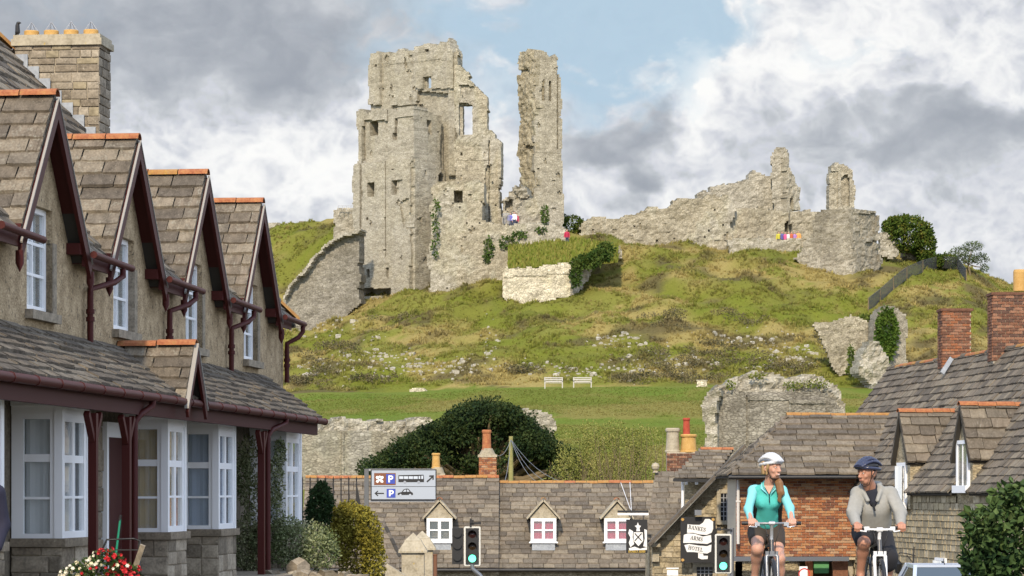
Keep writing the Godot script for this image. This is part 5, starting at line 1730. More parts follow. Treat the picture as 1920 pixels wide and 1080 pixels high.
func lattice(t: Node, x0: float, y0: float, x1: float, y1: float, z: float):
	var a := P(x0, y0, z)
	var b := P(x1, y1, z)
	var w := b.x - a.x
	var h := b.y - a.y
	var s := MB.new()
	s.mm(a + Vector3(-0.12, -0.12, -0.1), Vector3(b.x + 0.12, a.y, a.z + 0.1))
	s.mm(Vector3(a.x - 0.12, b.y, a.z - 0.1), b + Vector3(0.12, 0.12, 0.09))
	s.mm(a + Vector3(-0.12, 0, -0.1), Vector3(a.x, b.y, a.z + 0.085))
	s.mm(Vector3(b.x, a.y, a.z - 0.1), Vector3(b.x + 0.12, b.y, a.z + 0.085))
	put(t, "window_surround", s.mesh(), M.stone_trim)
	var g := MB.new()
	g.mm(a + Vector3(0, 0, -0.06), b + Vector3(0, 0, 0.025))
	var gl := put(t, "window", g.mesh(), M.glass)
	var l := MB.new()
	for i in range(1, 4): l.box(a + Vector3(w * i / 4.0, h * 0.5, 0.035), Vector3(0.025, h, 0.02))
	for i in range(1, 6): l.box(a + Vector3(w * 0.5, h * i / 6.0, 0.035), Vector3(w, 0.025, 0.022))
	put(gl, "lattice", l.mesh(), M.steel)

func build_brick_house():
	var z := 80.0
	var t := thing("brick_house", "red brick fronted wing with stone slate roof behind the cyclists", "house", P(1490, 1180, z))
	var a := P(1380, 1043, z)
	var b := P(1606, 893, z)
	var wl := MB.new()
	wl.mm(a + Vector3(0, 0, -0.3), b)
	wl.mm(Vector3(b.x - 0.2, a.y - 2.4, -z - 3.2), Vector3(b.x, b.y, -z - 0.3))
	wl.mm(Vector3(a.x, a.y - 2.4, -z - 3.2), Vector3(a.x + 0.2, b.y, -z - 0.3))
	put(t, "wall", wl.mesh(), M.mortar)
	bricks(t, a + Vector3(0, 0, 0.02), Vector3.RIGHT, b.x - a.x, b.y - a.y, M.brick, 0.215, 0.062, 295)
	var o := P(1366, 893, 79.3)
	var v := Vector3(0, 1.72, -2.7)
	var T := v.length()
	slates(t, "roof_slate", o, Vector3.RIGHT, v, [[0, 0], [3.55, 0], [5.3, T], [1.9, T]], 0.30, 0.42, 0.85, M.slate_far, 0.058, 295)
	ridge_tiles(t, o + v + Vector3(1.85, 0.02, 0), o + v + Vector3(5.2, 0.02, 0), 0.11, 0.42, [M.terracotta, M.terracotta2, M.terracotta2])
	# left hip
	var hip := Vector3(1.9, 1.72, -2.7)
	var u2 := Vector3(0, 0, -1)
	slates(t, "hip_slate", o + Vector3(0, 0, -5.4), Vector3(0, 0, 1), Vector3(1.9, 1.72, 0), [[0, 0], [5.4, 0], [2.7, Vector3(1.9, 1.72, 0).length()]], 0.3, 0.3, 0.55, M.slate_far, 0.045, 200, "hip_deck")
	var gt := MB.new()
	gt.tube([o + Vector3(0, -0.03, 0.07), o + Vector3(3.5, -0.03, 0.07)], 0.055, 8)
	put(t, "gutter", gt.mesh(), M.black)
	var dp := MB.new()
	dp.tube([P(1384, 900, 79.7), P(1384, 1020, 79.7)], 0.045, 8)
	dp.box(P(1384, 940, 79.7), Vector3(0.13, 0.05, 0.1))
	put(t, "downpipe", dp.mesh(), plain(0.55, 0.53, 0.5))
	# shopfront below
	var fa := MB.new()
	fa.mm(P(1372, 1052, 79.4) + Vector3(0, 0, -0.3), P(1592, 1044, 79.4))
	put(t, "canopy", fa.mesh(), plain(0.10, 0.11, 0.13, 0.5))
	var sh := MB.new()
	sh.mm(P(1480, 1053, 82.4) + Vector3(0, -2.4, -0.1), P(1606, 1043, 82.4))
	put(t, "shopfront", sh.mesh(), M.wood)
	var shc := MB.new()
	shc.mm(P(1480, 1046, 82.4), P(1606, 1043, 80.0) + Vector3(0, 0, -0.01))
	put(t, "shop_ceiling", shc.mesh(), M.cream[1])
	var ww := MB.new()
	ww.mm(P(1372, 1053, 80.3) + Vector3(0, -2.4, -0.3), P(1500, 1053, 80.3))
	put(t, "lower_wall", ww.mesh(), M.cottage_stone)
	var pl := MB.new()
	pl.mm(P(1512, 1053, 79.8) + Vector3(0, -2.4, -0.3), P(1524, 1053, 79.8))
	put(t, "pier", pl.mesh(), M.brick[0])
	var pl2 := MB.new()
	pl2.mm(P(1562, 1053, 79.8) + Vector3(0, -2.4, -0.3), P(1590, 1053, 79.8))
	put(t, "pier", pl2.mesh(), M.brick_dark[0])
	var po := MB.new()
	po.mm(P(1526, 1075, 80.2) + Vector3(0, 0, -0.02), P(1554, 1051, 80.2))
	single("poster", "green poster in the shopfront under the brick wall", "poster", po.mesh(), plain(0.10, 0.30, 0.12))
	# round traffic sign on the lower wall
	var rs := thing("round_sign", "white board with red ringed traffic sign below the canopy", "sign", P(1507, 1090, 79.0))
	var bd := MB.new()
	bd.mm(P(1499, 1100, 79.0) + Vector3(0, 0, -0.03), P(1514, 1062, 79.0))
	put(rs, "board", bd.mesh(), M.white)
	var ring := MB.new()
	var cc := P(1508, 1076, 79.0) + Vector3(0, 0, 0.01)
	for i in 24:
		var a0 := TAU * i / 24
		var a1 := TAU * (i + 1) / 24
		var d0 := Vector3(cos(a0), sin(a0), 0)
		var d1 := Vector3(cos(a1), sin(a1), 0)
		ring.quad(cc + d0 * 0.13, cc + d1 * 0.13, cc + d1 * 0.16, cc + d0 * 0.16, Vector3(0, 0, 1))
	put(rs, "ring", ring.mesh(), plain(0.5, 0.02, 0.02))

func build_side_cottage():
	# facade runs from far (z 80) to near along f; n points to the street (left)
	var f := Vector3(0.1316, 0, 0.9913)
	var n := Vector3(-0.9913, 0, 0.1316)
	var A := Vector3(10.24, 0, -75.0)
	var t := thing("stone_cottage", "rubble stone cottage with two gabled dormers and brick chimneys", "cottage", A + Vector3(0, -4.2, 0))
	var far := -6.0
	var near := 17.0
	# facade wall, real stones over a core
	var wl := MB.new()
	wl.prism([A + f * far + Vector3(0, -4.6, 0), A + f * near + Vector3(0, -4.6, 0), A + f * near, A + f * far], -n * 0.5)
	put(t, "wall", wl.mesh(), M.cottage_stone)
	var lim := 0
	# windows in the upper wall of each dormer sit between -1.0 and 0.9
	var dz := [0.0, 5.55]
	# walls stones: u = f runs towards the camera, so the outward side of blocks() is -n; use -f instead
	blocks(t, A + f * near + Vector3(0, -2.9, 0) + n * 0.035, -f, near - far, 2.85, 0.40, 0.16, M.cream, 300, "stone", [[near + 0.52 - 1.04, 2.4, near + 0.52, 4.0], [near - 5.55 - 0.55, 2.75, near - 5.55 + 0.55, 4.0]], 0.012)
	# main roof
	var e0 := A + f * (far - 5.0) + Vector3(0, -0.02, 0) + n * 0.2
	var v := -n * 2.75 + Vector3(0, 3.75, 0)
	var L := v.length()
	var W := near - far + 5.0
	# below the dormer ridges the roof lies only in the gaps between them
	var tv := 2.1 / 3.75 * L
	var so := -(far - 5.0)
	var cuts := [[0.0, 0.0, so - 0.8, so], [so + 0.8, so, so + 4.75, so + 5.55], [so + 6.35, so + 5.55, W, W]]
	for q in cuts: slates(t, "roof_slate", e0, f, v, [[q[0], 0], [q[2], 0], [q[3], tv], [q[1], tv]], 0.235, 0.3, 0.62, M.slate_far, 0.048, 70)
	slates(t, "roof_slate", e0, f, v, [[0, tv], [W, tv], [W, L], [0.0, L]], 0.235, 0.3, 0.62, M.slate_far, 0.048, 150)
	var vr := e0 + v
	var rr := MB.new()
	rr.prism([vr, vr + f * W, vr + f * W - n * 2.7 + Vector3(0, -3.8, 0), vr - n * 2.7 + Vector3(0, -3.8, 0)], Vector3(0, -0.06, 0))
	rr.prism([e0 + f * 0.02, vr + f * 0.02 + Vector3(0, -0.06, 0), vr - n * 2.7 + Vector3(0, -3.8, 0) + f * 0.02], f * 0.3)
	put(t, "rear_roof", rr.mesh(), M.slate_far[1])
	ridge_tiles(t, vr + Vector3(0, 0.0, 0), vr + f * W, 0.11, 0.45, [M.terracotta, M.terracotta2, M.slate_far[0]])
	# dormers
	for k in 2:
		var c: Vector3 = A + f * dz[k] + n * 0.06
		var hw := 0.8
		var hev := 0.86
		var top := 2.1
		var g := MB.new()
		g.prism([c - f * (hw - 0.1) + Vector3(0, [-0.4, 0.02][k], 0), c + f * (hw - 0.1) + Vector3(0, [-0.4, 0.02][k], 0), c + f * (hw - 0.1) + Vector3(0, hev, 0), c + Vector3(0, top - 0.1, 0), c - f * (hw - 0.1) + Vector3(0, hev, 0)], -n * 1.8)
		var d := put(t, "dormer", g.mesh(), M.cottage_stone)
		# near slope faces the camera
		for s in [1.0, -1.0]:
			var eo: Vector3 = c + f * hw * s + Vector3(0, hev - 0.1, 0) + n * 0.12
			var vv: Vector3 = -f * hw * s + Vector3(0, top - hev + 0.1, 0)
			var u: Vector3 = -n
			slates(d, "roof_slate", eo, u, vv, [[0, 0], [0.95, 0], [1.75, vv.length()], [0, vv.length()]], 0.28, 0.4, 0.8, M.slate_far, 0.055, 60)
		ridge_tiles(d, c + Vector3(0, top + 0.02, 0) + n * 0.14, c + Vector3(0, top + 0.02, 0) - n * 1.7, 0.13, 0.5, [M.terracotta])
		# window faces the street: u must run so that outward normal = n  ->  u = -f
		var wo: Vector3 = c + f * ([0.42, 0.5][k]) + n * 0.03 + Vector3(0, [-0.32, 0.1][k], 0)
		window(d, wo, -f, [0.84, 1.0][k], [1.12, 1.18][k], 4 if k == 0 else 2, 3 if k == 0 else 1, 0.09, 0.04, M.white, M.curtain if k == 0 else null, "window", 0.06, [0.62] if k == 0 else [])
		var sl := MB.new()
		sl.bar(wo + f * 0.08 + n * 0.06, wo - f * ([0.92, 1.08][k]) + n * 0.06, 0.1, 0.18, Vector3(0, 1, 0))
		put(d, "sill", sl.mesh(), M.white)
		# lead valley where the near cheek meets the main roof
		var le := MB.new()
		le.bar(c + f * (hw + 0.08) + Vector3(0, 0.1, 0) - n * 0.05, c + f * (hw + 0.08) + Vector3(0, 1.05, 0) - n * 0.75, 0.14, 0.05, f)
		put(d, "flashing", le.mesh(), M.lead)
	# gutterless stone eaves need a fascia line of slates: lower windows
	var lw: Vector3 = A + f * 4.0 + n * 0.07 + Vector3(0, -2.2, 0)
	window(t, lw, -f, 0.9, 0.6, 2, 1, 0.07, 0.04, M.white, M.curtain, "window")
	# brick chimneys on the ridge
	var ch := [[1767.0, 1821.0, 583.0, 690.0, 79.4], [1862.0, 1990.0, 553.0, 676.0, 74.6]]
	for k in 2:
		var q = ch[k]
		var lo := P(q[0], q[3], q[4])
		var hi := P(q[1], q[2], q[4])
		var cm := MB.new()
		cm.mm(lo + Vector3(0.01, -0.5, -0.75), hi + Vector3(-0.01, 0, -0.01))
		var cn := put(t, "chimney", cm.mesh(), M.mortar)
		bricks(cn, lo + Vector3(0, 0, 0.012), Vector3.RIGHT, hi.x - lo.x, hi.y - lo.y, M.brick_dark if k == 1 else [M.brick_dark[0], M.brick_dark[2], M.brick[1], M.brick_dark[1]], 0.205, 0.064, 280)
		bricks(cn, lo + Vector3(-0.012, 0, -0.76), Vector3(0, 0, 1), 0.76, hi.y - lo.y, M.brick_dark, 0.205, 0.064, 200)
		var cp := MB.new()
		cp.mm(Vector3(lo.x - 0.05, hi.y, lo.z - 0.8), Vector3(hi.x + 0.05, hi.y + 0.07, lo.z + 0.05))
		put(cn, "cap", cp.mesh(), M.brick_dark[1])
		if k == 0:
			var le := MB.new()
			le.bar(P(1784, 672, 79.0), P(1766, 700, 78.6), 0.12, 0.05, Vector3(0, 0, 1))
			put(cn, "flashing", le.mesh(), M.lead)
		else:
			var pt := MB.new()
			pt.lathe(P(1912, 546, 75.0), [[0.17, 0.0], [0.17, 0.5], [0.15, 0.56], [0.13, 0.56], [0.13, 0.1]], 14)
			put(cn, "pot", pt.mesh(), M.pot_yellow)

# ------------------------------------------------------------------ terrace on the left
# its own frame: x = -L (L metres left of the line of sight that runs along the street), y up, z = -s (s along the street)
const TURN := -0.10883
func tl(px: float, L: float) -> float:
	var l := L / 0.99409
	var z := F * l / (1550.0 - px)
	return (0.10926 * (0.10926 * z - l) + z) / 1.00595
func thh(px: float, py: float, L: float) -> float:
	return (VY - py) / (1550.0 - px) * L / 0.99409
func T(s: float, L: float, H: float) -> Vector3:
	return Vector3(-L, H, -s)

func build_terrace():
	var LW := 9.55
	var LB := 9.34
	var s_end := tl(531, LW)
	var t := thing("terrace_house", "pebbledashed terrace with four steep slated gables and maroon porch", "house", T(40, LW, -1.5), TURN)
	var ap := []
	for px in [107, 261, 390, 494]: ap.append(tl(px, LB))
	var foot_h := 3.0
	var top_h := thh(260, 262, LB)
	var hw := 1.5
	var pitch := (top_h - foot_h) / hw
	# ---- upper wall with window openings
	var op := []
	for a in ap: op.append([a - 0.60, a + 0.55, 2.22, 3.5])
	var wall := MB.new()
	var s := 24.0
	for o in op:
		wall.mm(T(s, LW, 1.2), T(o[0], LW + 0.5, 3.1))
		wall.mm(T(o[0], LW, 1.2), T(o[1], LW + 0.5, o[2]))
		s = o[1]
	wall.mm(T(s, LW, 1.2), T(s_end, LW + 0.5, 3.1))
	wall.mm(T(s_end - 0.4, LW + 0.5, -1.8), T(s_end, LW + 8.0, 3.1))
	put(t, "wall", wall.mesh(), M.render)
	var lower := MB.new()
	lower.mm(T(24, LW + 0.02, -2.2), T(s_end, LW + 0.45, 1.2))
	put(t, "lower_wall", lower.mesh(), M.block[2])
	# ---- windows of the upper floor
	for o in op:
		# window looks to the street (+x): outward normal +x needs u = (0,0,-1)
		var w := window(t, T(o[0], LW + 0.11, o[2]), Vector3(0, 0, -1), o[1] - o[0], o[3] - o[2], 2, 3, 0.07, 0.035, M.white, M.curtain, "window")
		var sl := MB.new()
		sl.mm(T(o[0] - 0.08, LW - 0.10, o[2] - 0.12), T(o[1] + 0.08, LW + 0.2, o[2] - 0.01))
		put(w, "sill", sl.mesh(), M.block[1])
		var jm := MB.new()
		jm.mm(T(o[1], LW - 0.015, o[2]), T(o[1] + 0.16, LW + 0.22, 3.1))
		put(w, "jamb", jm.mesh(), M.block[1])
	# ---- gables
	var lt := plain(0.30, 0.28, 0.25, 0.9)
	for k in 4:
		var a: float = ap[k]
		var o = op[k]
		var g := MB.new()
		for sd in [-1.0, 1.0]:
			var e: float = (o[0] if sd < 0 else o[1])
			var off: float = absf(e - a)
			var hh: float = foot_h + (hw - off) * pitch - 0.06
			g.prism([T(a + sd * (hw - 0.06), LW, 3.1), T(e, LW, 3.1), T(e, LW, hh)], Vector3(-0.45, 0, 0))
		g.prism([T(o[0], LW, 3.5), T(o[1], LW, 3.5), T(o[1], LW, foot_h + (hw - absf(o[1] - a)) * pitch - 0.06), T(a, LW, top_h - 0.08), T(o[0], LW, foot_h + (hw - absf(o[0] - a)) * pitch - 0.06)], Vector3(-0.45, 0, 0))
		var d := put(t, "gable", g.mesh(), M.render)
		for sd in [-1.0, 1.0]:
			# slopes: eaves run back into the main roof (-x)
			var eo := T(a + sd * (hw + 0.03), LB + 0.02, foot_h - 0.03)
			var vv := Vector3(0, top_h - foot_h + 0.03, sd * (hw + 0.03))
			slates(d, "roof_slate", eo, Vector3(-1, 0, 0), vv, [[0, 0], [0.35, 0], [1.95, vv.length()], [0, vv.length()]], 0.235, 0.34, 0.62, M.slate, 0.042, 40 if sd < 0 else 30)
			# barge board with a lighter verge line above it
			var bb := MB.new()
			var f0 := T(a + sd * (hw + 0.12), LB - 0.02, foot_h - 0.22)
			var f1 := T(a, LB - 0.02, top_h - 0.1)
			bb.prism([f0, f0 + Vector3(0, 0.13, sd * 0.02), f1 + Vector3(0, 0.06, 0), f1 + Vector3(0, -0.16, 0), f0 + Vector3(0, -0.06, sd * 0.03)], Vector3(-0.05, 0, 0))
			put(d, "barge_board", bb.mesh(), M.maroon)
			var vg := MB.new()
			vg.prism([f0 + Vector3(0.01, 0.14, 0), f1 + Vector3(0.01, 0.075, 0), f1 + Vector3(0.01, 0.095, 0), f0 + Vector3(0.01, 0.16, -sd * 0.01)], Vector3(-0.03, 0, 0))
			put(d, "verge_strip", vg.mesh(), lt)
			var tip := MB.new()
			tip.tube([f0 + Vector3(-0.025, 0.05, 0), f0 + Vector3(-0.025, -0.1, 0), f0 + Vector3(-0.025, -0.2, 0)], [0.05, 0.05, 0.004], 8)
			put(d, "drop_finial", tip.mesh(), M.maroon)
			var br := MB.new()
			br.mm(T(a + sd * (hw - 0.30), LB + 0.03, foot_h + 0.02), T(a + sd * (hw - 0.02), LW - 0.002, foot_h + 0.16))
			put(d, "bracket", br.mesh(), M.maroon)
		var so := MB.new()
		for sd in [-1.0, 1.0]:
			so.prism([T(a + sd * hw, LB, foot_h - 0.08), T(a, LB, top_h - 0.12), T(a, LW, top_h - 0.12), T(a + sd * hw, LW, foot_h - 0.08)], Vector3(0, 0.02, 0))
		put(d, "soffit", so.mesh(), M.maroon_dark)
		ridge_tiles(d, T(a, LB - 0.01, top_h + 0.02), T(a, LB + 1.85, top_h + 0.02), 0.11, 0.46, [M.terracotta, M.terracotta, M.terracotta2])
	# ---- main roof
	var LE := 9.38
	var o0 := T(24, LE, foot_h)
	var mv := Vector3(-4.3, 4.3 * 1.06, 0)
	var W := s_end + 0.3 - 24.0
	# lower roof only in the gaps between the gables, then the whole slope above their ridges
	var dl := (top_h - foot_h) / 1.06
	var tv := Vector2(dl, dl * 1.06).length()
	var ee := s_end + 0.3
	for k in 5:
		var near: float = (ap[k - 1] if k > 0 else 24.0)
		var farr: float = (ap[k] if k < 4 else ee)
		var ne: float = (near + hw if k > 0 else 24.0)
		var fe: float = (farr - hw if k < 4 else ee)
		var ft: float = farr if k < 4 else ee - dl
		slates(t, "main_slate", T(ee, LE, foot_h), Vector3(0, 0, 1), mv, [[ee - fe, 0], [ee - ne, 0], [ee - near, tv], [ee - ft, tv]], 0.26, 0.34, 0.62, M.slate, 0.045, 60, "main_roof_deck")
	slates(t, "main_slate", T(ee, LE, foot_h), Vector3(0, 0, 1), mv, [[dl, tv], [W, tv], [W, mv.length()], [4.3, mv.length()]], 0.30, 0.4, 0.75, M.slate, 0.045, 120, "main_roof_deck")
	var hp := MB.new()
	hp.prism([T(s_end + 0.3, LE, foot_h), T(s_end + 0.3 - 4.3, LE + 4.3, foot_h + 4.56), T(s_end + 0.3, LE + 8.6, foot_h)], Vector3(0, -0.06, 0))
	hp.prism([T(24, LE + 4.3, foot_h + 4.56), T(s_end + 0.3 - 4.3, LE + 4.3, foot_h + 4.56), T(s_end + 0.3, LE + 8.6, foot_h), T(24, LE + 8.6, foot_h)], Vector3(0, -0.06, 0))
	put(t, "rear_roof", hp.mesh(), M.slate[1])
	ridge_tiles(t, T(s_end + 0.25, LE, foot_h + 0.06), T(s_end - 4.0, LE + 4.3, foot_h + 4.62), 0.12, 0.5, [M.slate[2], M.slate[3], M.terracotta2], "hip_tile")
	# ---- chimney
	var cs := tl(186, 11.85)
	var c0 := 11.85
	var c1 := 13.27
	var ctop := thh(186, 78, 11.85)
	var cm := MB.new()
	cm.mm(T(cs + 0.02, c0 + 0.02, 4.8), T(cs + 0.72, c1 - 0.02, ctop))
	var ch := put(t, "chimney", cm.mesh(), M.mortar)
	blocks(ch, T(cs, c1, 5.2), Vector3.RIGHT, c1 - c0, ctop - 5.2, 0.28, 0.135, [M.block[0], M.block[3], M.block[1], M.cream[2], M.block[1]])
	blocks(ch, T(cs, c0, 5.2), Vector3(0, 0, -1), 0.74, ctop - 5.2, 0.28, 0.135, [M.block[0], M.block[1], M.block[2]])
	var cap := MB.new()
	cap.mm(T(cs - 0.05, c0 - 0.05, ctop - 0.05), T(cs + 0.79, c1 + 0.05, ctop + 0.06))
	cap.mm(T(cs - 0.02, c0 - 0.02, ctop + 0.06), T(cs + 0.76, c1 + 0.02, ctop + 0.13))
	put(ch, "cap", cap.mesh(), M.stone_trim)
	for i in 4:
		var pp := T(cs + 0.3, c1 - 0.2 - i * 0.335, ctop + 0.1)
		var pm := MB.new()
		pm.lathe(pp, [[0.125, 0.0], [0.125, 0.13], [0.118, 0.14], [0.09, 0.14], [0.09, 0.02]], 14)
		var pot := put(ch, "pot", pm.mesh(), M.pot_yellow)
		var wr := MB.new()
		for q in 6:
			var an := TAU * q / 6
			wr.bar(pp + Vector3(cos(an) * 0.115, 0.13, sin(an) * 0.115), pp + Vector3(0, 0.29, 0), 0.007, 0.007)
		put(pot, "wire_guard", wr.mesh(), M.steel)
	for i in 7:
		var fl := MB.new()
		var lx := c0 + 0.05 + i * 0.19
		var hh := foot_h + (lx - LE) * 1.06
		fl.mm(T(cs - 0.05, lx, hh - 0.05), T(cs - 0.035, lx + 0.2, hh + 0.33))
		put(ch, "lead_flashing", fl.mesh(), M.lead)
	var crow := MB.new()
	var cw := b2w(T(cs + 0.1, c1 - 0.02, ctop + 0.13))
	var bird := thing("crow", "black crow perched on the chimney beside the first pot", "bird", cw)
	var body := blob_mesh([[cw + Vector3(0, 0.07, 0), cw + Vector3(0.0, 0.17, 0.01), 0.042, 0.036], [cw + Vector3(0.01, 0.21, 0.02), cw + Vector3(0.03, 0.215, 0.03), 0.028, 0.02], [cw + Vector3(0.05, 0.212, 0.035), cw + Vector3(0.075, 0.205, 0.04), 0.01, 0.003], [cw + Vector3(-0.02, 0.06, -0.02), cw + Vector3(-0.05, -0.02, -0.04), 0.022, 0.01], [cw + Vector3(0.01, 0.04, 0.01), cw + Vector3(0.01, -0.005, 0.01), 0.008, 0.006]], 0.008, 0.02)
	put(bird, "body", body, M.black)
	# ---- gutters and downpipes of the main eaves
	var pipes := [168.0, 317.0, 433.0, 537.0]
	for k in 5:
		var g0: float = (ap[k - 1] + hw - 0.2) if k > 0 else ap[0] - hw - 1.3
		var g1: float = (ap[k] - hw + 0.6) if k < 4 else s_end + 0.3
		if k == 0: g1 = ap[0] - hw + 0.45
		var gm := MB.new()
		gm.tube([T(g0, LB - 0.12, foot_h + 0.02), T(g1, LB - 0.12, foot_h + 0.0)], 0.048, 8)
		put(t, "gutter", gm.mesh(), M.maroon)
		var fb := MB.new()
		fb.mm(T(g0 + 0.1, LB + 0.02, foot_h - 0.12), T(maxf(g1 - 0.5, g0 + 0.4), LB + 0.06, foot_h + 0.03))
		put(t, "fascia", fb.mesh(), M.maroon)
		if k > 0:
			var ps := tl(pipes[k - 1], LW - 0.08)
			var pd := MB.new()
			var hx: float = g1 - 0.5 if k < 4 else s_end + 0.12
			var bot := 1.95
			pd.tube([T(hx, LB - 0.12, foot_h - 0.04), T(hx, LB - 0.12, foot_h - 0.14), T(hx - (hx - ps) * 0.3, LB - 0.06, foot_h - 0.24), T(ps, LW - 0.09, foot_h - 0.36), T(ps, LW - 0.09, foot_h - 0.5), T(ps, LW - 0.09, bot)], 0.042, 9)
			for q in 2: pd.tube([T(ps, LW - 0.09, foot_h - 0.62 - q * 0.1), T(ps, LW - 0.09, foot_h - 0.68 - q * 0.1)], 0.058, 9)
			put(t, "downpipe", pd.mesh(), M.maroon)
	# ---- porch roof
	var LG := 8.56
	var hg := thh(290, 742, LG)
	var ht := thh(300, 668, LW)
	var p0 := 28.0
	var pe := tl(603, LG)
	var pv := Vector3(-(LW - LG), ht - hg, 0)
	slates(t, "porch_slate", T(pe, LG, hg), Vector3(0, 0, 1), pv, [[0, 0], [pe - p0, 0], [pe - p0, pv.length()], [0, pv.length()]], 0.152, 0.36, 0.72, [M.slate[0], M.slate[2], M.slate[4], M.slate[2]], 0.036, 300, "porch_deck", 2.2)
	var pg := MB.new()
	pg.tube([T(p0, LG - 0.05, hg - 0.03), T(pe, LG - 0.05, hg - 0.03)], 0.055, 8)
	put(t, "porch_gutter", pg.mesh(), M.maroon)
	for i in 22:
		var gb := MB.new()
		var q := p0 + 0.5 + i * 0.95
		gb.tube([T(q, LG - 0.05, hg - 0.03), T(q + 0.035, LG - 0.05, hg - 0.03)], 0.064, 8)
		put(t, "gutter_joint", gb.mesh(), M.maroon)
	var pf := MB.new()
	pf.mm(T(p0, LG + 0.05, hg - 0.26), T(pe - 0.1, LG + 0.13, hg - 0.04))
	put(t, "porch_beam", pf.mesh(), M.maroon_dark)
	var pc := MB.new()
	pc.mm(T(p0, LG + 0.13, hg - 0.06), T(pe - 0.1, LW, hg - 0.03))
	put(t, "porch_ceiling", pc.mesh(), M.maroon_dark)
	# small porch gable
	var gs := tl(362, LG - 0.05)
	var gh := thh(362, 650, LG - 0.05)
	var sg := MB.new()
	sg.prism([T(gs - 0.5, LG + 0.02, hg - 0.02), T(gs + 0.5, LG + 0.02, hg - 0.02), T(gs, LG + 0.02, gh - 0.05)], Vector3(-0.05, 0, 0))
	var sgn := put(t, "porch_gable", sg.mesh(), M.maroon_dark)
	for sd in [-1.0, 1.0]:
		var eo := T(gs + sd * 0.56, LG - 0.08, hg - 0.03)
		var vv := Vector3(0, gh - hg + 0.03, sd * 0.56)
		slates(sgn, "porch_slate", eo, Vector3(-1, 0, 0), vv, [[0, 0], [0.2, 0], [1.08, vv.length()], [0, vv.length()]], 0.18, 0.3, 0.6, M.slate, 0.036, 30)
		var bb := MB.new()
		bb.prism([T(gs + sd * 0.60, LG - 0.12, hg - 0.16), T(gs, LG - 0.12, gh - 0.02), T(gs, LG - 0.12, gh - 0.2), T(gs + sd * 0.56, LG - 0.12, hg - 0.24)], Vector3(-0.04, 0, 0))
		put(sgn, "barge_board", bb.mesh(), M.maroon)
		var vg := MB.new()
		vg.prism([T(gs + sd * 0.61, LG - 0.13, hg - 0.12), T(gs, LG - 0.13, gh + 0.01), T(gs, LG - 0.13, gh + 0.045), T(gs + sd * 0.61, LG - 0.13, hg - 0.085)], Vector3(-0.06, 0, 0))
		put(sgn, "verge_strip", vg.mesh(), lt)
	ridge_tiles(sgn, T(gs, LG - 0.1, gh + 0.02), T(gs, LW, gh + 0.02), 0.10, 0.45, [M.terracotta, M.terracotta])
	# posts with arched brackets, and downpipes
	for px in [173.0, 236.0, 489.0]:
		var ps := tl(px, LG + 0.1)
		var pm := MB.new()
		pm.mm(T(ps - 0.05, LG + 0.04, -1.25), T(ps + 0.05, LG + 0.14, hg - 0.3))
		for sd in [-1.0, 1.0]:
			pm.bar(T(ps + sd * 0.04, LG + 0.09, hg - 0.62), T(ps + sd * 0.3, LG + 0.09, hg - 0.3), 0.07, 0.07, Vector3.RIGHT)
		put(t, "post", pm.mesh(), M.maroon)
	for px in [251.0, 501.0]:
		var ps := tl(px, LG + 0.1)
		var gx := tl(px + 36.0, LG - 0.05)
		var pm := MB.new()
		pm.tube([T(gx, LG - 0.05, hg - 0.05), T(gx, LG - 0.04, hg - 0.14), T(ps + 0.12, LG + 0.05, hg - 0.26), T(ps, LG + 0.09, hg - 0.36), T(ps, LG + 0.09, -1.25)], 0.044, 9)
		put(t, "downpipe", pm.mesh(), M.maroon)
	# ---- bay windows
	var LV := 8.93
	var bays := [[117.0, 168.0, M.curtain], [315.0, 350.0, M.curtain_yellow], [410.0, 443.0, M.curtain_blue], [537.0, 566.0, M.curtain], [-160.0, 8.0, M.curtain]]
	for q in bays:
		var b0 := tl(q[0], LV)
		var b1 := tl(q[1], LV)
		var hb := -0.53
		var h1 := 1.03
		var cp := MB.new()
		# corner posts, head and sill rails
		for e in [[b0, LV], [b1 - 0.1, LV]]:
			cp.mm(T(e[0], e[1], hb), T(e[0] + 0.1, e[1] + 0.1, h1))
		cp.mm(T(b0 + 0.1, LV + 0.01, h1 - 0.1), T(b1 - 0.1, LV + 0.09, h1))
		cp.mm(T(b0 + 0.01, LV + 0.1, h1 - 0.1), T(b0 + 0.09, LW, h1))
		cp.mm(T(b0 + 0.02, LW - 0.09, hb), T(b0 + 0.1, LW, h1 - 0.1))
		cp.mm(T(b0 - 0.03, LV - 0.03, h1), T(b1 + 0.03, LW, h1 + 0.06))
		var bay := put(t, "bay_window", cp.mesh(), M.white)
		# near side light faces the viewer, front light faces the street
		window(bay_holder(t, bay), T(b0 + 0.05, LW - 0.09, hb), Vector3.RIGHT, LW - 0.09 - LV - 0.1, h1 - 0.1 - hb, 1, 3, 0.055, 0.03, M.white, q[2], "side_light", 0.06, [0.31, 0.66])
		window(bay_holder(t, bay), T(b0 + 0.1, LV + 0.05, hb), Vector3(0, 0, -1), b1 - b0 - 0.2, h1 - 0.1 - hb, 2, 3, 0.08, 0.11, M.white, q[2], "front_light", 0.06, [0.31, 0.66])
		var core := MB.new()
		core.mm(T(b0 + 0.02, LV + 0.02, -1.8), T(b1 - 0.02, LW, hb - 0.1))
		core.mm(T(b1 - 0.08, LV + 0.1, hb - 0.1), T(b1 - 0.02, LW, h1))
		var bs := put(t, "bay_base", core.mesh(), M.mortar)
		blocks(bs, T(b0, LW, -1.75), Vector3.RIGHT, LW - LV, 1.75 + hb - 0.1, 0.34, 0.2, M.block)
		blocks(bs, T(b0, LV, -1.75), Vector3(0, 0, -1), b1 - b0, 1.75 + hb - 0.1, 0.4, 0.2, M.block)
		var sl := MB.new()
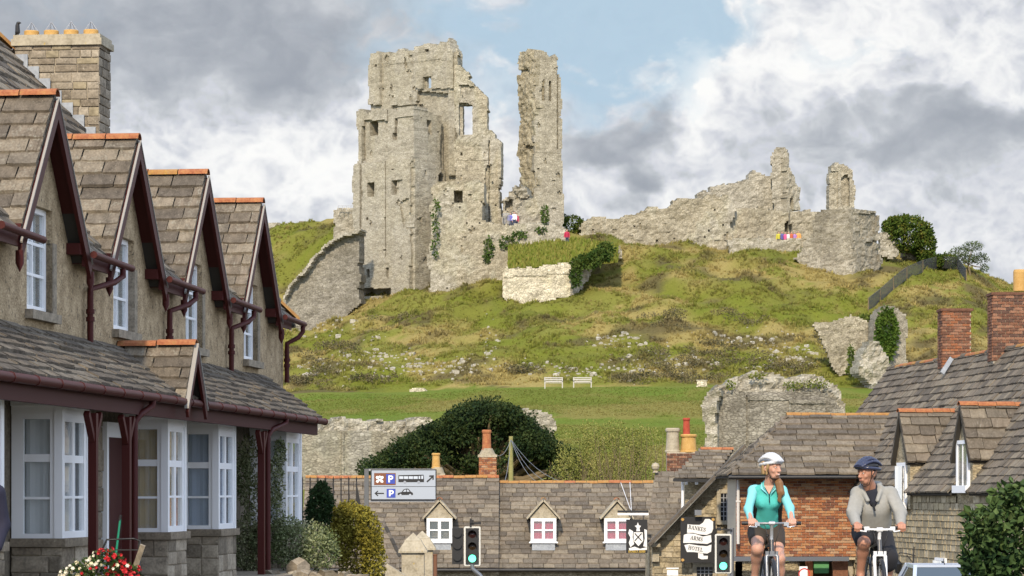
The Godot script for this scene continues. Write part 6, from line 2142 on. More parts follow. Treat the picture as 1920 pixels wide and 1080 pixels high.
		sl.mm(T(b0 - 0.05, LV - 0.05, hb - 0.1), T(b1 + 0.03, LW, hb))
		put(bs, "sill", sl.mesh(), M.block[0])
	# front door in the shade of the porch
	var d0 := tl(196, LW)
	var dm := MB.new()
	dm.mm(T(d0, LW - 0.03, -1.25), T(d0 + 0.95, LW + 0.1, 0.75))
	var dr := put(t, "door", dm.mesh(), M.maroon_dark)
	var dfm := MB.new()
	dfm.mm(T(d0 - 0.1, LW - 0.06, -1.25), T(d0, LW + 0.05, 0.95))
	dfm.mm(T(d0 + 0.95, LW - 0.06, -1.25), T(d0 + 1.05, LW + 0.05, 0.95))
	dfm.mm(T(d0, LW - 0.06, 0.75), T(d0 + 0.95, LW + 0.05, 0.95))
	put(dr, "door_frame", dfm.mesh(), M.white)
	blocks(t, T(tl(150, LW), LW - 0.01, -1.6), Vector3(0, 0, -1), tl(196, LW) - tl(150, LW) - 0.12, 2.6, 0.5, 0.28, [M.block[2], M.block[0]], 60, "wall_stone")
	# yard in front of the terrace
	var yd := MB.new()
	yd.mm(T(24, 8.2, -2.6), T(s_end - 3.0, LW, -1.25))
	var y := structure("yard", yd.mesh(), M.block[1])
	y.rotation.y = TURN

func bay_holder(t: Node3D, bay: Node3D) -> Node3D:
	return bay

func b2w(p: Vector3) -> Vector3:
	return Basis(Vector3.UP, TURN) * p

# ------------------------------------------------------------------ garden and planting
func build_garden():
	# variegated climber on the terrace wall and rounded variegated bush
	var vg := [Color(0.05, 0.075, 0.025), Color(0.10, 0.13, 0.05), Color(0.22, 0.25, 0.13), Color(0.36, 0.38, 0.24)]
	var z := 45.5
	var cl := []
	for q in [[465, 850, 0.16, 0.3], [470, 920, 0.2, 0.35], [468, 990, 0.2, 0.35], [500, 1010, 0.28, 0.35], [515, 900, 0.14, 0.4], [510, 960, 0.2, 0.4], [480, 1045, 0.3, 0.3], [455, 890, 0.12, 0.4], [460, 1030, 0.2, 0.4], [525, 850, 0.08, 0.25]]:
		cl.append([P(q[0], q[1], z + 1.2), Vector3(q[2], q[3], 0.5)])
	bush("climbing_shrub", "variegated climbing shrub against the terrace wall behind the porch post", cl, 7000, 0.05, [Color(0.03, 0.045, 0.015), Color(0.06, 0.08, 0.03), Color(0.14, 0.16, 0.08), Color(0.26, 0.27, 0.16)], P(480, 1075, z + 1.2), 0.35, "", "shrub")
	bush("variegated_bush", "rounded cream and green variegated bush beyond the porch post", [[P(575, 1020, 47), Vector3(0.5, 0.38, 0.5)], [P(548, 1025, 46.6), Vector3(0.35, 0.4, 0.4)], [P(600, 1035, 46.6), Vector3(0.32, 0.3, 0.4)], [P(540, 985, 47), Vector3(0.2, 0.16, 0.3)]], 6500, 0.045, vg, P(575, 1076, 47), 0.6)
	# conifers
	var dk := [Color(0.008, 0.018, 0.008), Color(0.018, 0.04, 0.013), Color(0.035, 0.06, 0.02)]
	bush("dark_conifer", "small dark green conical conifer beside the railings", [[P(601, 975, 55), Vector3(0.32, 0.5, 0.3)], [P(601, 945, 55), Vector3(0.26, 0.38, 0.26)], [P(602, 922, 55), Vector3(0.13, 0.22, 0.15)]], 5200, 0.055, dk, P(601, 1030, 55), 0.5, "", "conifer")
	var gd := [Color(0.06, 0.055, 0.012), Color(0.13, 0.115, 0.02), Color(0.22, 0.19, 0.03), Color(0.28, 0.25, 0.05)]
	var gb := []
	for q in [[668, 1030, 0.45, 0.5], [660, 985, 0.38, 0.36], [690, 1000, 0.26, 0.4], [640, 1010, 0.26, 0.4], [655, 958, 0.2, 0.18], [680, 965, 0.16, 0.16], [700, 1045, 0.22, 0.5], [640, 965, 0.14, 0.2]]:
		gb.append([P(q[0], q[1], 52), Vector3(q[2], q[3], 0.4)])
	bush("golden_conifer", "feathery golden green conifer in front of the parking sign post", gb, 11000, 0.055, gd, P(668, 1090, 52), 0.4, "", "conifer")
	# garden boulder wall
	var gw := thing("garden_wall", "low rubble garden wall below the variegated bush", "wall", P(560, 1110, 44.6))
	for i in 12:
		var sm := MB.new()
		var c := P(508 + i * 15, 1072 + rng.randf_range(-4, 8), 44.6)
		for q in 1:
			stone(sm, c + Vector3(0, -0.06, 0), rng.randf_range(0.08, 0.13))
		put(gw, "stone", sm.mesh(), M.block[rng.randi() % 4])
	var core := MB.new()
	core.mm(P(500, 1125, 44.9) + Vector3(0, -0.1, -0.2), P(690, 1078, 44.7))
	put(gw, "core", core.mesh(), M.block[2])
	var bm := MB.new()
	stone(bm, P(560, 1060, 45.2), 0.14)
	single("garden_boulder", "squarish grey boulder sitting on the garden wall", "boulder", bm.mesh(), M.block[1])
	# black railings behind the conifers
	var rl := thing("railings", "black iron railings behind the dark conifer", "railings", P(620, 990, 58))
	for i in 8:
		var b := MB.new()
		var px := 567.0 + i * 14.5
		b.tube([P(px, 1010, 58), P(px, 900, 58)], 0.013, 6)
		b.tube([P(px, 900, 58), P(px, 893, 58)], [0.02, 0.002], 6)
		put(rl, "bar", b.mesh(), M.black)
	for y in [907.0, 985.0]:
		var b := MB.new()
		b.bar(P(562, y, 58), P(675, y + 1, 58), 0.03, 0.015)
		put(rl, "rail", b.mesh(), M.black)
	var gp := MB.new()
	gp.prism([P(668, 903, 57.8), P(676, 945, 57.8), P(676, 1000, 57.8), P(667, 1000, 57.8), P(667, 940, 57.8)], Vector3(0, 0, -0.06))
	put(rl, "gate_post", gp.mesh(), M.black)
	# gate pillars with pyramid caps
	for k in 2:
		var gz: float = [62.0, 64.5][k]
		var cx: float = [774.0, 791.0][k]
		var tp: float = [1033.0, 1028.0][k]
		var g := thing("gate_pillar", ["stone gate pillar with lichened stepped pyramid cap beside the traffic light", "stone gate pillar half hidden behind its twin"][k], "pillar", P(cx, 1180, gz), 0.0, "gate pillars")
		var c := P(cx, tp, gz)
		var sh := MB.new()
		sh.mm(c + Vector3(-0.24, -1.8, -0.48), c + Vector3(0.24, 0, 0))
		put(g, "shaft", sh.mesh(), M.stone_trim)
		var cp := MB.new()
		var ce := c + Vector3(0, 0, -0.24)
		pyramid(cp, ce, 0.31, 0.17, 0.22)
		put(g, "lower_cap", cp.mesh(), M.stone_trim)
		var cp2 := MB.new()
		pyramid(cp2, ce + Vector3(0, 0.222, 0), 0.18, 0.0, 0.17)
		put(g, "upper_cap", cp2.mesh(), M.stone_trim)
	# sloping stone coping running up to the pillars, with a rusty post
	var cw := MB.new()
	cw.prism([P(722, 1055, 61), P(758, 1078, 61), P(775, 1100, 61), P(722, 1100, 61)], Vector3(0, 0, -0.3))
	single("coped_wall", "sloping stone coped wall running down from the gate pillars", "wall", cw.mesh(), M.stone_trim)
	var rp := MB.new()
	rp.tube([P(816, 1120, 62), P(816, 1041, 62)], 0.045, 8)
	rp.tube([P(816, 1041, 62), P(816, 1039, 62)], 0.055, 8)
	single("rusty_post", "rusty iron post beside the gate pillar", "post", rp.mesh(), plain(0.16, 0.07, 0.035))
	# hanging flowers: red and cream begonias in a basket
	var fz := 31.0
	var fb := thing("flower_basket", "basket overflowing with red and cream flowers below the bay window", "flower basket", P(190, 1112, fz))
	var bk := MB.new()
	bk.lathe(P(190, 1115, fz), [[0.02, 0.0], [0.22, 0.03], [0.33, 0.14], [0.36, 0.2], [0.33, 0.2], [0.2, 0.08]], 16)
	put(fb, "basket", bk.mesh(), M.wood)
	var bl := [[P(190, 1072, fz), Vector3(0.34, 0.18, 0.3)], [P(150, 1082, fz), Vector3(0.2, 0.15, 0.2)], [P(232, 1082, fz), Vector3(0.2, 0.15, 0.2)], [P(200, 1052, fz), Vector3(0.18, 0.12, 0.2)]]
	put(fb, "leaves", leaf_cloud(bl, 1500, 0.045, [Color(0.03, 0.055, 0.015), Color(0.07, 0.10, 0.03)], 0.5), leaf_mat()).set_meta("kind", "stuff")
	var pet := [MB.new(), MB.new(), MB.new()]
	for k in 3:
		for i in 6:
			var a := i * TAU / 6
			var d := Vector3(cos(a), sin(a), 0)
			var s := Vector3(-d.y, d.x, 0)
			for q in 2:
				var e := d * (1.0 - 0.35 * q) + Vector3(0, 0, 0.3 + 0.4 * q)
				pet[k].quad(Vector3(0, 0, q * 0.1), d * 0.5 + s * 0.42 + Vector3(0, 0, 0.3 + 0.2 * q), e, d * 0.5 - s * 0.42 + Vector3(0, 0, 0.3 + 0.2 * q), Vector3(0, 0, 1))
	var pm := pet[0].mesh() as ArrayMesh
	var fm := [plain(0.48, 0.015, 0.02, 0.6), plain(0.68, 0.62, 0.42, 0.6), plain(0.75, 0.72, 0.6, 0.6)]
	for i in 150:
		var b = bl[i % 4]
		var d := Vector3(rng.randfn(), rng.randfn() * 0.8 + 0.3, absf(rng.randfn())).normalized()
		var p: Vector3 = b[0] + d * b[1] * rng.randf_range(0.9, 1.15)
		var px := VX + p.x / -p.z * F
		var red := noiseB.get_noise_3dv(p * 2.2) > (0.2 if px < 225 else 0.12)
		var s := rng.randf_range(0.018, 0.032)
		var bs := Basis(Vector3(0, 1, 0), atan2(d.x, d.z) * 0.7 + rng.randfn() * 0.3) * Basis(Vector3(1, 0, 0), -d.y * 0.7 + rng.randfn() * 0.3)
		put(fb, "flower", pm, fm[0] if red else fm[1 + rng.randi() % 2], Transform3D(bs.scaled(Vector3(s, s, s)), p))
	# folding chair and green handled broom leaning behind the flowers
	var cz := 33.2
	var gc := thing("garden_chair", "weathered metal garden chair behind the flower basket", "chair", P(232, 1130, cz))
	var bkr := MB.new()
	bkr.tube([P(190, 1080, cz), P(192, 1030, cz), P(200, 1012, cz), P(250, 1010, cz), P(262, 1014, cz), P(262, 1080, cz)], 0.012, 6)
	put(gc, "back_frame", bkr.mesh(), M.black)
	var br2 := MB.new()
	br2.bar(P(195, 1031, cz), P(262, 1031, cz), 0.012, 0.012)
	put(gc, "cross_rail", br2.mesh(), M.black)
	var arm := MB.new()
	arm.bar(P(268, 1022, cz - 0.3), P(254, 1062, cz - 0.2), 0.06, 0.03, Vector3(0, 0, 1))
	put(gc, "arm", arm.mesh(), M.block[1])
	var seat := MB.new()
	seat.mm(P(196, 1095, cz) + Vector3(0, 0, 0), P(262, 1090, cz) + Vector3(0, 0, 0.42))
	put(gc, "seat", seat.mesh(), M.wood)
	for q in [[198, 0.0], [260, 0.0], [198, 0.4], [260, 0.4]]:
		var lg := MB.new()
		var a := P(q[0], 1093, cz) + Vector3(0, 0, q[1])
		lg.tube([a, Vector3(a.x, -1.25, a.z)], 0.012, 6)
		put(gc, "leg", lg.mesh(), M.black)
	var br := thing("broom", "broom with a teal green handle leaning by the porch post", "broom", P(214, 1150, 33.6))
	var hm := MB.new()
	hm.tube([P(226, 968, 33.6), P(218, 1035, 33.6), P(208, 1118, 33.6)], [0.012, 0.014, 0.014], 8)
	put(br, "handle", hm.mesh(), plain(0.01, 0.22, 0.13, 0.4))
	var gr := MB.new()
	gr.tube([P(226.6, 966, 33.6), P(224, 976, 33.6)], 0.016, 8)
	put(br, "grip", gr.mesh(), M.black)
	var hd := MB.new()
	hd.box(P(207, 1124, 33.6), Vector3(0.3, 0.06, 0.08))
	hd.box(P(207, 1138, 33.6), Vector3(0.28, 0.12, 0.06))
	put(br, "head", hd.mesh(), M.wood)
	# foreground shrub at the right edge
	var sb := []
	for q in [[1900, 1010, 0.24, 0.3], [1870, 1050, 0.22, 0.22], [1845, 1000, 0.09, 0.11], [1905, 945, 0.12, 0.12], [1850, 1075, 0.18, 0.15], [1930, 1060, 0.3, 0.3], [1875, 975, 0.13, 0.13], [1940, 960, 0.2, 0.25], [1830, 985, 0.06, 0.05], [1828, 1060, 0.1, 0.12], [1885, 925, 0.07, 0.05], [1832, 1015, 0.05, 0.05], [1815, 1005, 0.035, 0.03], [1812, 1040, 0.04, 0.05], [1858, 955, 0.05, 0.05], [1905, 912, 0.05, 0.04], [1842, 968, 0.035, 0.03], [1820, 965, 0.03, 0.025]]:
		sb.append([P(q[0], q[1], 23), Vector3(q[2], q[3], 0.25)])
	var fs := bush("leafy_shrub", "glossy leafy shrub in front of the car", sb, 2600, 0.075, [Color(0.015, 0.035, 0.012), Color(0.035, 0.065, 0.02), Color(0.07, 0.11, 0.035), Color(0.13, 0.17, 0.06)], P(1900, 1240, 23), 0.25, "", "shrub")

func pyramid(mb: MB, c: Vector3, r0: float, r1: float, h: float):
	var q := [Vector3(-1, 0, -1), Vector3(1, 0, -1), Vector3(1, 0, 1), Vector3(-1, 0, 1)]
	for k in 4:
		var a: Vector3 = c + q[k] * r0
		var b: Vector3 = c + q[(k + 1) % 4] * r0
		var d: Vector3 = c + q[(k + 1) % 4] * r1 + Vector3.UP * h
		var e: Vector3 = c + q[k] * r1 + Vector3.UP * h
		mb.quad(a, b, b + Vector3.DOWN * 0.04, a + Vector3.DOWN * 0.04, a + b - c * 2.0)
		if r1 > 0.0: mb.quad(a, b, d, e, a + b - c * 2.0)
		else: mb.tri(a, b, d, a + b - c * 2.0)
	mb.quad(c + q[0] * r0 + Vector3.DOWN * 0.04, c + q[1] * r0 + Vector3.DOWN * 0.04, c + q[2] * r0 + Vector3.DOWN * 0.04, c + q[3] * r0 + Vector3.DOWN * 0.04, Vector3.DOWN)
	if r1 > 0.0: mb.quad(c + q[0] * r1 + Vector3.UP * h, c + q[1] * r1 + Vector3.UP * h, c + q[2] * r1 + Vector3.UP * h, c + q[3] * r1 + Vector3.UP * h, Vector3.UP)

# ------------------------------------------------------------------ street furniture, car, bystander
func poly_px(mb: MB, pts: Array, z: float, dz: float, th: float):
	var pl := []
	for i in range(0, pts.size(), 2): pl.append(P(pts[i], pts[i + 1], z) + Vector3(0, 0, dz))
	mb.prism(pl, Vector3(0, 0, th))

func disc_px(mb: MB, x: float, y: float, r: float, z: float, dz: float, th: float, seg := 16):
	var pts := []
	for i in seg:
		pts.append(x + cos(TAU * i / seg) * r)
		pts.append(y + sin(TAU * i / seg) * r)
	poly_px(mb, pts, z, dz, th)

func build_street_things():
	build_parking_sign()
	build_traffic_light(885.5, 1024.0, "traffic light showing green in front of the dormer cottage", 1)
	build_traffic_light(1356.0, 1038.0, "traffic light showing green beside the hotel name board", 0)
	build_lantern()
	build_car()
	build_bystander()

func build_parking_sign():
	var z := 72.0
	var t := thing("parking_sign", "white car park direction sign on a grey post above the golden conifer", "sign", P(688, 1200, z))
	var po := MB.new()
	po.mm(P(683, 1240, z) + Vector3(0, 0, -0.12), P(691, 879, z))
	put(t, "post", po.mesh(), plain(0.10, 0.105, 0.11, 0.5))
	var ar := MB.new()
	ar.mm(P(683, 883, z) + Vector3(0, 0, -0.11), P(815, 879, z) + Vector3(0, 0, -0.04))
	ar.mm(P(691, 941, z) + Vector3(0, 0, -0.11), P(815, 938, z) + Vector3(0, 0, -0.04))
	put(t, "bracket", ar.mesh(), M.steel)
	var bd := MB.new()
	bd.mm(P(695, 938, z) + Vector3(0, 0, -0.04), P(818.5, 880, z))
	put(t, "backing", bd.mesh(), M.black)
	var fc := MB.new()
	fc.mm(P(697, 936, z) + Vector3(0, 0, -0.01), P(816.5, 912.8, z) + Vector3(0, 0, 0.006))
	fc.mm(P(697, 911.8, z) + Vector3(0, 0, -0.01), P(816.5, 882, z) + Vector3(0, 0, 0.006))
	put(t, "face", fc.mesh(), plain(0.36, 0.40, 0.46, 0.5))
	var br := MB.new()
	poly_px(br, rect(701.5, 887, 742, 909.5), z, 0.006, 0.004)
	put(t, "brown_panel", br.mesh(), plain(0.17, 0.055, 0.02, 0.5))
	var lf := MB.new()
	# oak leaf cluster
	for q in [[712, 899, 8.0, -40.0], [712, 899, 8.5, 40.0], [712, 899, 8.5, 140.0], [712, 899, 8.0, -140.0], [712, 899, 7.0, 90.0]]:
		var a := deg_to_rad(q[3])
		var d := Vector2(cos(a), -sin(a))
		var s := Vector2(-d.y, d.x)
		var c := Vector2(q[0], q[1])
		var pts := []
		for k in [[0.0, 0.0], [0.3, 0.28], [0.45, 0.2], [0.6, 0.4], [0.75, 0.25], [0.9, 0.3], [1.05, 0.0], [0.9, -0.3], [0.75, -0.25], [0.6, -0.4], [0.45, -0.2], [0.3, -0.28]]:
			var p: Vector2 = c + d * q[2] * k[0] + s * q[2] * k[1]
			pts.append(p.x)
			pts.append(p.y)
		poly_px(lf, pts, z, 0.0105, 0.003)
	put(t, "leaf_emblem", lf.mesh(), M.white)
	for q in [[724, 889, 740.5, 907], [725, 916.5, 741.5, 933]]:
		var bl := MB.new()
		poly_px(bl, rect(q[0], q[1], q[2], q[3]), z, 0.0105, 0.003)
		put(t, "blue_panel", bl.mesh(), plain(0.03, 0.06, 0.36, 0.5))
		var cx: float = (q[0] + q[2]) * 0.5
		var y0: float = q[1] + 2.5
		var y1: float = q[3] - 2.5
		var lm := MB.new()
		poly_px(lm, rect(cx - 4, y0, cx - 1, y1), z, 0.0137, 0.003)
		poly_px(lm, [cx - 1, y0, cx + 2.2, y0, cx + 5, y0 + 2, cx + 5, y0 + 5.5, cx + 2.2, y0 + 7.8, cx - 1, y0 + 7.8, cx - 1, y0 + 5.4, cx + 1.4, y0 + 5.4, cx + 2.3, y0 + 4.6, cx + 2.3, y0 + 3.2, cx + 1.4, y0 + 2.4, cx - 1, y0 + 2.4], z, 0.0137, 0.003)
		put(t, "letter_p", lm.mesh(), M.white)
	var bus := MB.new()
	poly_px(bus, [747, 891, 794, 890, 795, 893, 795, 904, 747, 904], z, 0.006, 0.004)
	put(t, "bus_symbol", bus.mesh(), M.black)
	var bw := MB.new()
	for x in [748.5, 757.5, 766.5, 775.5]: poly_px(bw, rect(x, 893, x + 7.8, 898), z, 0.0105, 0.002)
	poly_px(bw, rect(785, 892.5, 788, 898), z, 0.0105, 0.002)
	poly_px(bw, rect(790, 892, 793.5, 898), z, 0.0105, 0.002)
	put(t, "bus_windows", bw.mesh(), plain(0.50, 0.55, 0.63, 0.5))
	var wh := MB.new()
	for q in [[759, 904], [785, 904]]: disc_px(wh, q[0], q[1], 2.6, z, 0.0105, 0.003)
	put(t, "bus_wheels", wh.mesh(), plain(0.3, 0.32, 0.36))
	var car := MB.new()
	poly_px(car, [745.5, 928, 746, 924.5, 753, 922.5, 757, 917.5, 762, 916, 766, 916.5, 770, 921.5, 774, 924, 774.5, 928], z, 0.006, 0.004)
	put(t, "car_symbol", car.mesh(), M.black)
	var cw := MB.new()
	poly_px(cw, [755.5, 922, 758.5, 918.3, 761.5, 917.8, 761.5, 922], z, 0.0105, 0.002)
	poly_px(cw, [763, 922, 763, 917.8, 765.5, 918.2, 768, 922], z, 0.0105, 0.002)
	for q in [[751, 928], [769, 928]]: disc_px(cw, q[0], q[1], 2.0, z, 0.0105, 0.003)
	put(t, "car_windows", cw.mesh(), plain(0.42, 0.46, 0.52))
	var aw := MB.new()
	poly_px(aw, [702, 925, 708, 920, 709.5, 921, 706.5, 924, 720, 924, 720, 926.3, 706.5, 926.3, 709.5, 929, 708, 930.5], z, 0.006, 0.004)
	put(t, "left_arrow", aw.mesh(), M.black)
	var a2 := MB.new()
	poly_px(a2, [799.5, 902.5, 809, 894.2, 804.5, 894, 805, 891.2, 813.5, 891, 813.2, 899.5, 810.8, 900, 810.8, 896, 801.5, 904.5], z, 0.006, 0.004)
	put(t, "up_arrow", a2.mesh(), M.black)

func build_traffic_light(px: float, py: float, label: String, twin: int):
	var z := 74.0
	var t := thing("traffic_light", label, "traffic light", P(px, 1232, z), 0.0, "traffic lights")
	var k := F / z
	var po := MB.new()
	if twin == 1: po.tube([P(px + 24, 1240, z), P(px + 24, 1092, z), P(px + 14, 1078, z), P(px, 1066, z), P(px, 1058, z)], 0.055, 10)
	else: po.tube([P(px + 17, 1240, z - 0.0) + Vector3(0, 0, -0.1), P(px + 17, py - 48, z) + Vector3(0, 0, -0.1)], 0.055, 10)
	put(t, "pole", po.mesh(), M.grey_metal)
	# backing board with pale border and rounded corners
	var w := 15.5
	var h := 37.0
	var bo := MB.new()
	var pts := []
	for q in [[1, -1, 0], [1, 1, 1], [-1, 1, 2], [-1, -1, 3]]:
		for i in 4:
			var a: float = -PI / 2 + q[2] * PI / 2 + i * PI / 6
			pts.append(px + q[0] * (w - 3.0) + cos(a) * 3.0)
			pts.append(py + q[1] * (h - 3.0) + sin(a) * 3.0)
	poly_px(bo, pts, z, -0.03, 0.03)
	put(t, "border", bo.mesh(), plain(0.62, 0.62, 0.58, 0.5))
	var bk := MB.new()
	poly_px(bk, rect(px - w + 3.2, py - h + 3.2, px + w - 3.2, py + h - 3.2), z, 0.001, 0.03)
	put(t, "backing_board", bk.mesh(), M.black)
	for i in 3:
		var cy := py - 22.0 + i * 22.5
		var c := P(px, cy, z) + Vector3(0, 0, 0.03)
		var ln := MB.new()
		for q in 16:
			var a0 := TAU * q / 16
			var a1 := TAU * (q + 1) / 16
			ln.tri(c + Vector3(0, 0, 0.03), c + Vector3(cos(a0), sin(a0), 0) * 0.1, c + Vector3(cos(a1), sin(a1), 0) * 0.1, Vector3(0, 0, 1))
		var m: Material = plain(0.03, 0.008, 0.006, 0.3) if i == 0 else plain(0.03, 0.016, 0.004, 0.3)
		if i == 2:
			var gm := StandardMaterial3D.new()
			gm.albedo_color = Color(0.3, 0.9, 0.75)
			gm.emission_enabled = true
			gm.emission = Color(0.45, 1.0, 0.82)
			gm.emission_energy_multiplier = 1.6
			m = gm
		put(t, ["red_lens", "amber_lens", "green_lens"][i], ln.mesh(), m)
		# hood: upper two thirds of a short tube
		var hd := MB.new()
		for q in 12:
			var a0 := -0.5 + (PI + 1.0) * q / 12
			var a1 := -0.5 + (PI + 1.0) * (q + 1) / 12
			var d0 := Vector3(cos(a0), sin(a0), 0)
			var d1 := Vector3(cos(a1), sin(a1), 0)
			var l0 := Vector3(0, 0, 0.06 + 0.12 * maxf(0.0, sin(a0)))
			var l1 := Vector3(0, 0, 0.06 + 0.12 * maxf(0.0, sin(a1)))
			hd.quad(c + d0 * 0.112, c + d1 * 0.112, c + d1 * 0.112 + l1, c + d0 * 0.112 + l0, d0)
			hd.quad(c + d0 * 0.105, c + d1 * 0.105, c + d1 * 0.105 + l1, c + d0 * 0.105 + l0, -d0)
		put(t, "hood", hd.mesh(), M.black)
		if i == 2:
			var om := OmniLight3D.new()
			om.name = "green_light"
			om.light_color = Color(0.45, 1.0, 0.82)
			om.light_energy = 0.03
			om.light_size = 0.09
			om.omni_range = 30.0
			om.omni_attenuation = 2.0
			om.shadow_enabled = true
			om.position = c + Vector3(0, 0, 0.06) + offs[t]
			t.add_child(om)
	var dt := MB.new()
	if twin == 1:
		dt.bar(P(px - 3, py - 36, z), P(px - 3, py - 52, z), 0.06, 0.05)
		dt.box(P(px - 1, py - 46, z), Vector3(0.1, 0.09, 0.16))
		dt.box(P(px + 10, py - 43, z), Vector3(0.18, 0.06, 0.1))
		dt.bar(P(px - 1, py - 41, z), P(px + 16, py - 45, z), 0.04, 0.04, Vector3(0, 0, 1))
		var sd := MB.new()
		sd.mm(P(px - 38, py + 34, z) + Vector3(0, 0, -0.35), P(px - 17, py - 34, z) + Vector3(0, 0, -0.06))
		for i in 3: sd.tube([P(px - 28, py - 24 + i * 22, z) + Vector3(0, 0, -0.06), P(px - 28, py - 24 + i * 22, z) + Vector3(0, 0, 0.0)], 0.11, 12)
		put(t, "turned_head", sd.mesh(), M.black)
		dt.bar(P(px - 20, py - 20, z) + Vector3(0, 0, -0.1), P(px - 10, py - 20, z) + Vector3(0, 0, -0.1), 0.05, 0.05)
	else:
		dt.box(P(px - 8, py - 46, z), Vector3(0.1, 0.08, 0.14))
		dt.box(P(px + 9, py - 44, z), Vector3(0.08, 0.07, 0.12))
		dt.bar(P(px - 8, py - 46, z), P(px + 17, py - 44, z), 0.035, 0.035, Vector3(0, 0, 1))
	put(t, "detector", dt.mesh(), M.black)

func build_lantern():
	var z := 71.0
	var t := thing("wall_lantern", "black iron lantern on a scrolled bracket on the stone cottage", "lantern", P(1700, 1042, z))
	var br := MB.new()
	br.tube([P(1716, 1042, z), P(1700, 1038, z), P(1688, 1036, z), P(1683, 1040, z), P(1683, 1050, z)], 0.016, 6)
	br.bar(P(1714, 1025, z), P(1712, 1062, z), 0.03, 0.03)
	br.bar(P(1712, 1056, z), P(1700, 1040, z), 0.02, 0.02)
	put(t, "bracket", br.mesh(), M.black)
	var ln := MB.new()
	ln.lathe(P(1684, 1076, z), [[0.03, 0.0], [0.07, 0.04], [0.11, 0.22], [0.12, 0.24], [0.05, 0.31], [0.02, 0.35]], 6)
	put(t, "lamp_housing", ln.mesh(), M.black)

func build_car():
	var z := 53.0
	var cx := P(1806, 0, z).x
	var g := street_h(z)
	var b := Vector3(cx, g, -z)
	var t := thing("parked_car", "silver blue parked car behind the leafy shrub", "car", b)
	var paint := plain(0.42, 0.47, 0.56, 0.25)
	paint.clearcoat_enabled = true
	var body := MB.new()
	# side profile lofted across the width: [z from nose, height] lower body then cabin
	var prof := [[0.0, 0.32], [0.05, 0.62], [0.25, 0.78], [1.1, 0.92], [3.7, 0.95], [4.05, 0.85], [4.1, 0.35]]
	for sd in [-1.0, 1.0]:
		var poly := []
		for q in prof: poly.append(b + Vector3(sd * 0.84, q[1], -q[0]))
		body.prism(poly, Vector3(sd * 0.01, 0, 0))
	for i in prof.size() - 1:
		var q0 = prof[i]
		var q1 = prof[i + 1]
		body.quad(b + Vector3(-0.84, q0[1], -q0[0]), b + Vector3(0.84, q0[1], -q0[0]), b + Vector3(0.84, q1[1], -q1[0]), b + Vector3(-0.84, q1[1], -q1[0]), Vector3(0, 1, 0.5))
	put(t, "body", body.mesh(), paint)
	var roof := MB.new()
	roof.prism([b + Vector3(-0.60, 1.42, -2.0), b + Vector3(0.60, 1.42, -2.0), b + Vector3(0.58, 1.43, -3.2), b + Vector3(-0.58, 1.43, -3.2)], Vector3(0, 0.05, 0))
	for sd in [-1.0, 1.0]:
		roof.bar(b + Vector3(sd * 0.76, 0.92, -1.1), b + Vector3(sd * 0.60, 1.44, -2.0), 0.07, 0.07)
		roof.bar(b + Vector3(sd * 0.76, 0.95, -3.8), b + Vector3(sd * 0.58, 1.45, -3.2), 0.09, 0.09)
		roof.bar(b + Vector3(sd * 0.60, 1.44, -2.0), b + Vector3(sd * 0.58, 1.45, -3.2), 0.07, 0.07)
	put(t, "roof", roof.mesh(), paint)
	var ws := MB.new()
	ws.quad(b + Vector3(-0.76, 0.92, -1.1), b + Vector3(0.76, 0.92, -1.1), b + Vector3(0.60, 1.43, -2.0), b + Vector3(-0.60, 1.43, -2.0), Vector3(0, 0.5, 1))
	var gl := plain(0.05, 0.07, 0.09, 0.05)
	put(t, "windscreen", ws.mesh(), gl)
	for sd in [-1.0, 1.0]:
		var sw := MB.new()
		sw.quad(b + Vector3(sd * 0.77, 0.94, -1.2), b + Vector3(sd * 0.77, 0.95, -3.7), b + Vector3(sd * 0.6, 1.42, -3.2), b + Vector3(sd * 0.6, 1.42, -2.05), Vector3(sd, 0.3, 0))
		put(t, "side_window", sw.mesh(), gl)
		var mi := MB.new()
		mi.box(b + Vector3(sd * 0.92, 0.98, -1.45), Vector3(0.16, 0.11, 0.07))
		put(t, "wing_mirror", mi.mesh(), paint)
		var hl := MB.new()
		hl.box(b + Vector3(sd * 0.62, 0.66, -0.1), Vector3(0.34, 0.14, 0.14))
		put(t, "headlight", hl.mesh(), M.white)
		for wz in [-0.75, -3.25]:
			var ty := MB.new()
			var wc: Vector3 = b + Vector3(sd * 0.76, 0.31, wz)
			ty.tube([wc - Vector3(0.1, 0, 0), wc + Vector3(0.1, 0, 0)], 0.31, 20)
			var wn := put(t, "wheel", ty.mesh(), M.black)
			var ri := MB.new()
			ri.tube([wc - Vector3(0.105, 0, 0), wc + Vector3(0.105, 0, 0)], 0.2, 14)
			put(wn, "rim", ri.mesh(), M.steel)
	var ae := MB.new()
	ae.tube([b + Vector3(0.0, 1.47, -2.3), b + Vector3(0.0, 1.58, -2.42)], [0.012, 0.006], 6)
	put(t, "aerial", ae.mesh(), M.black)

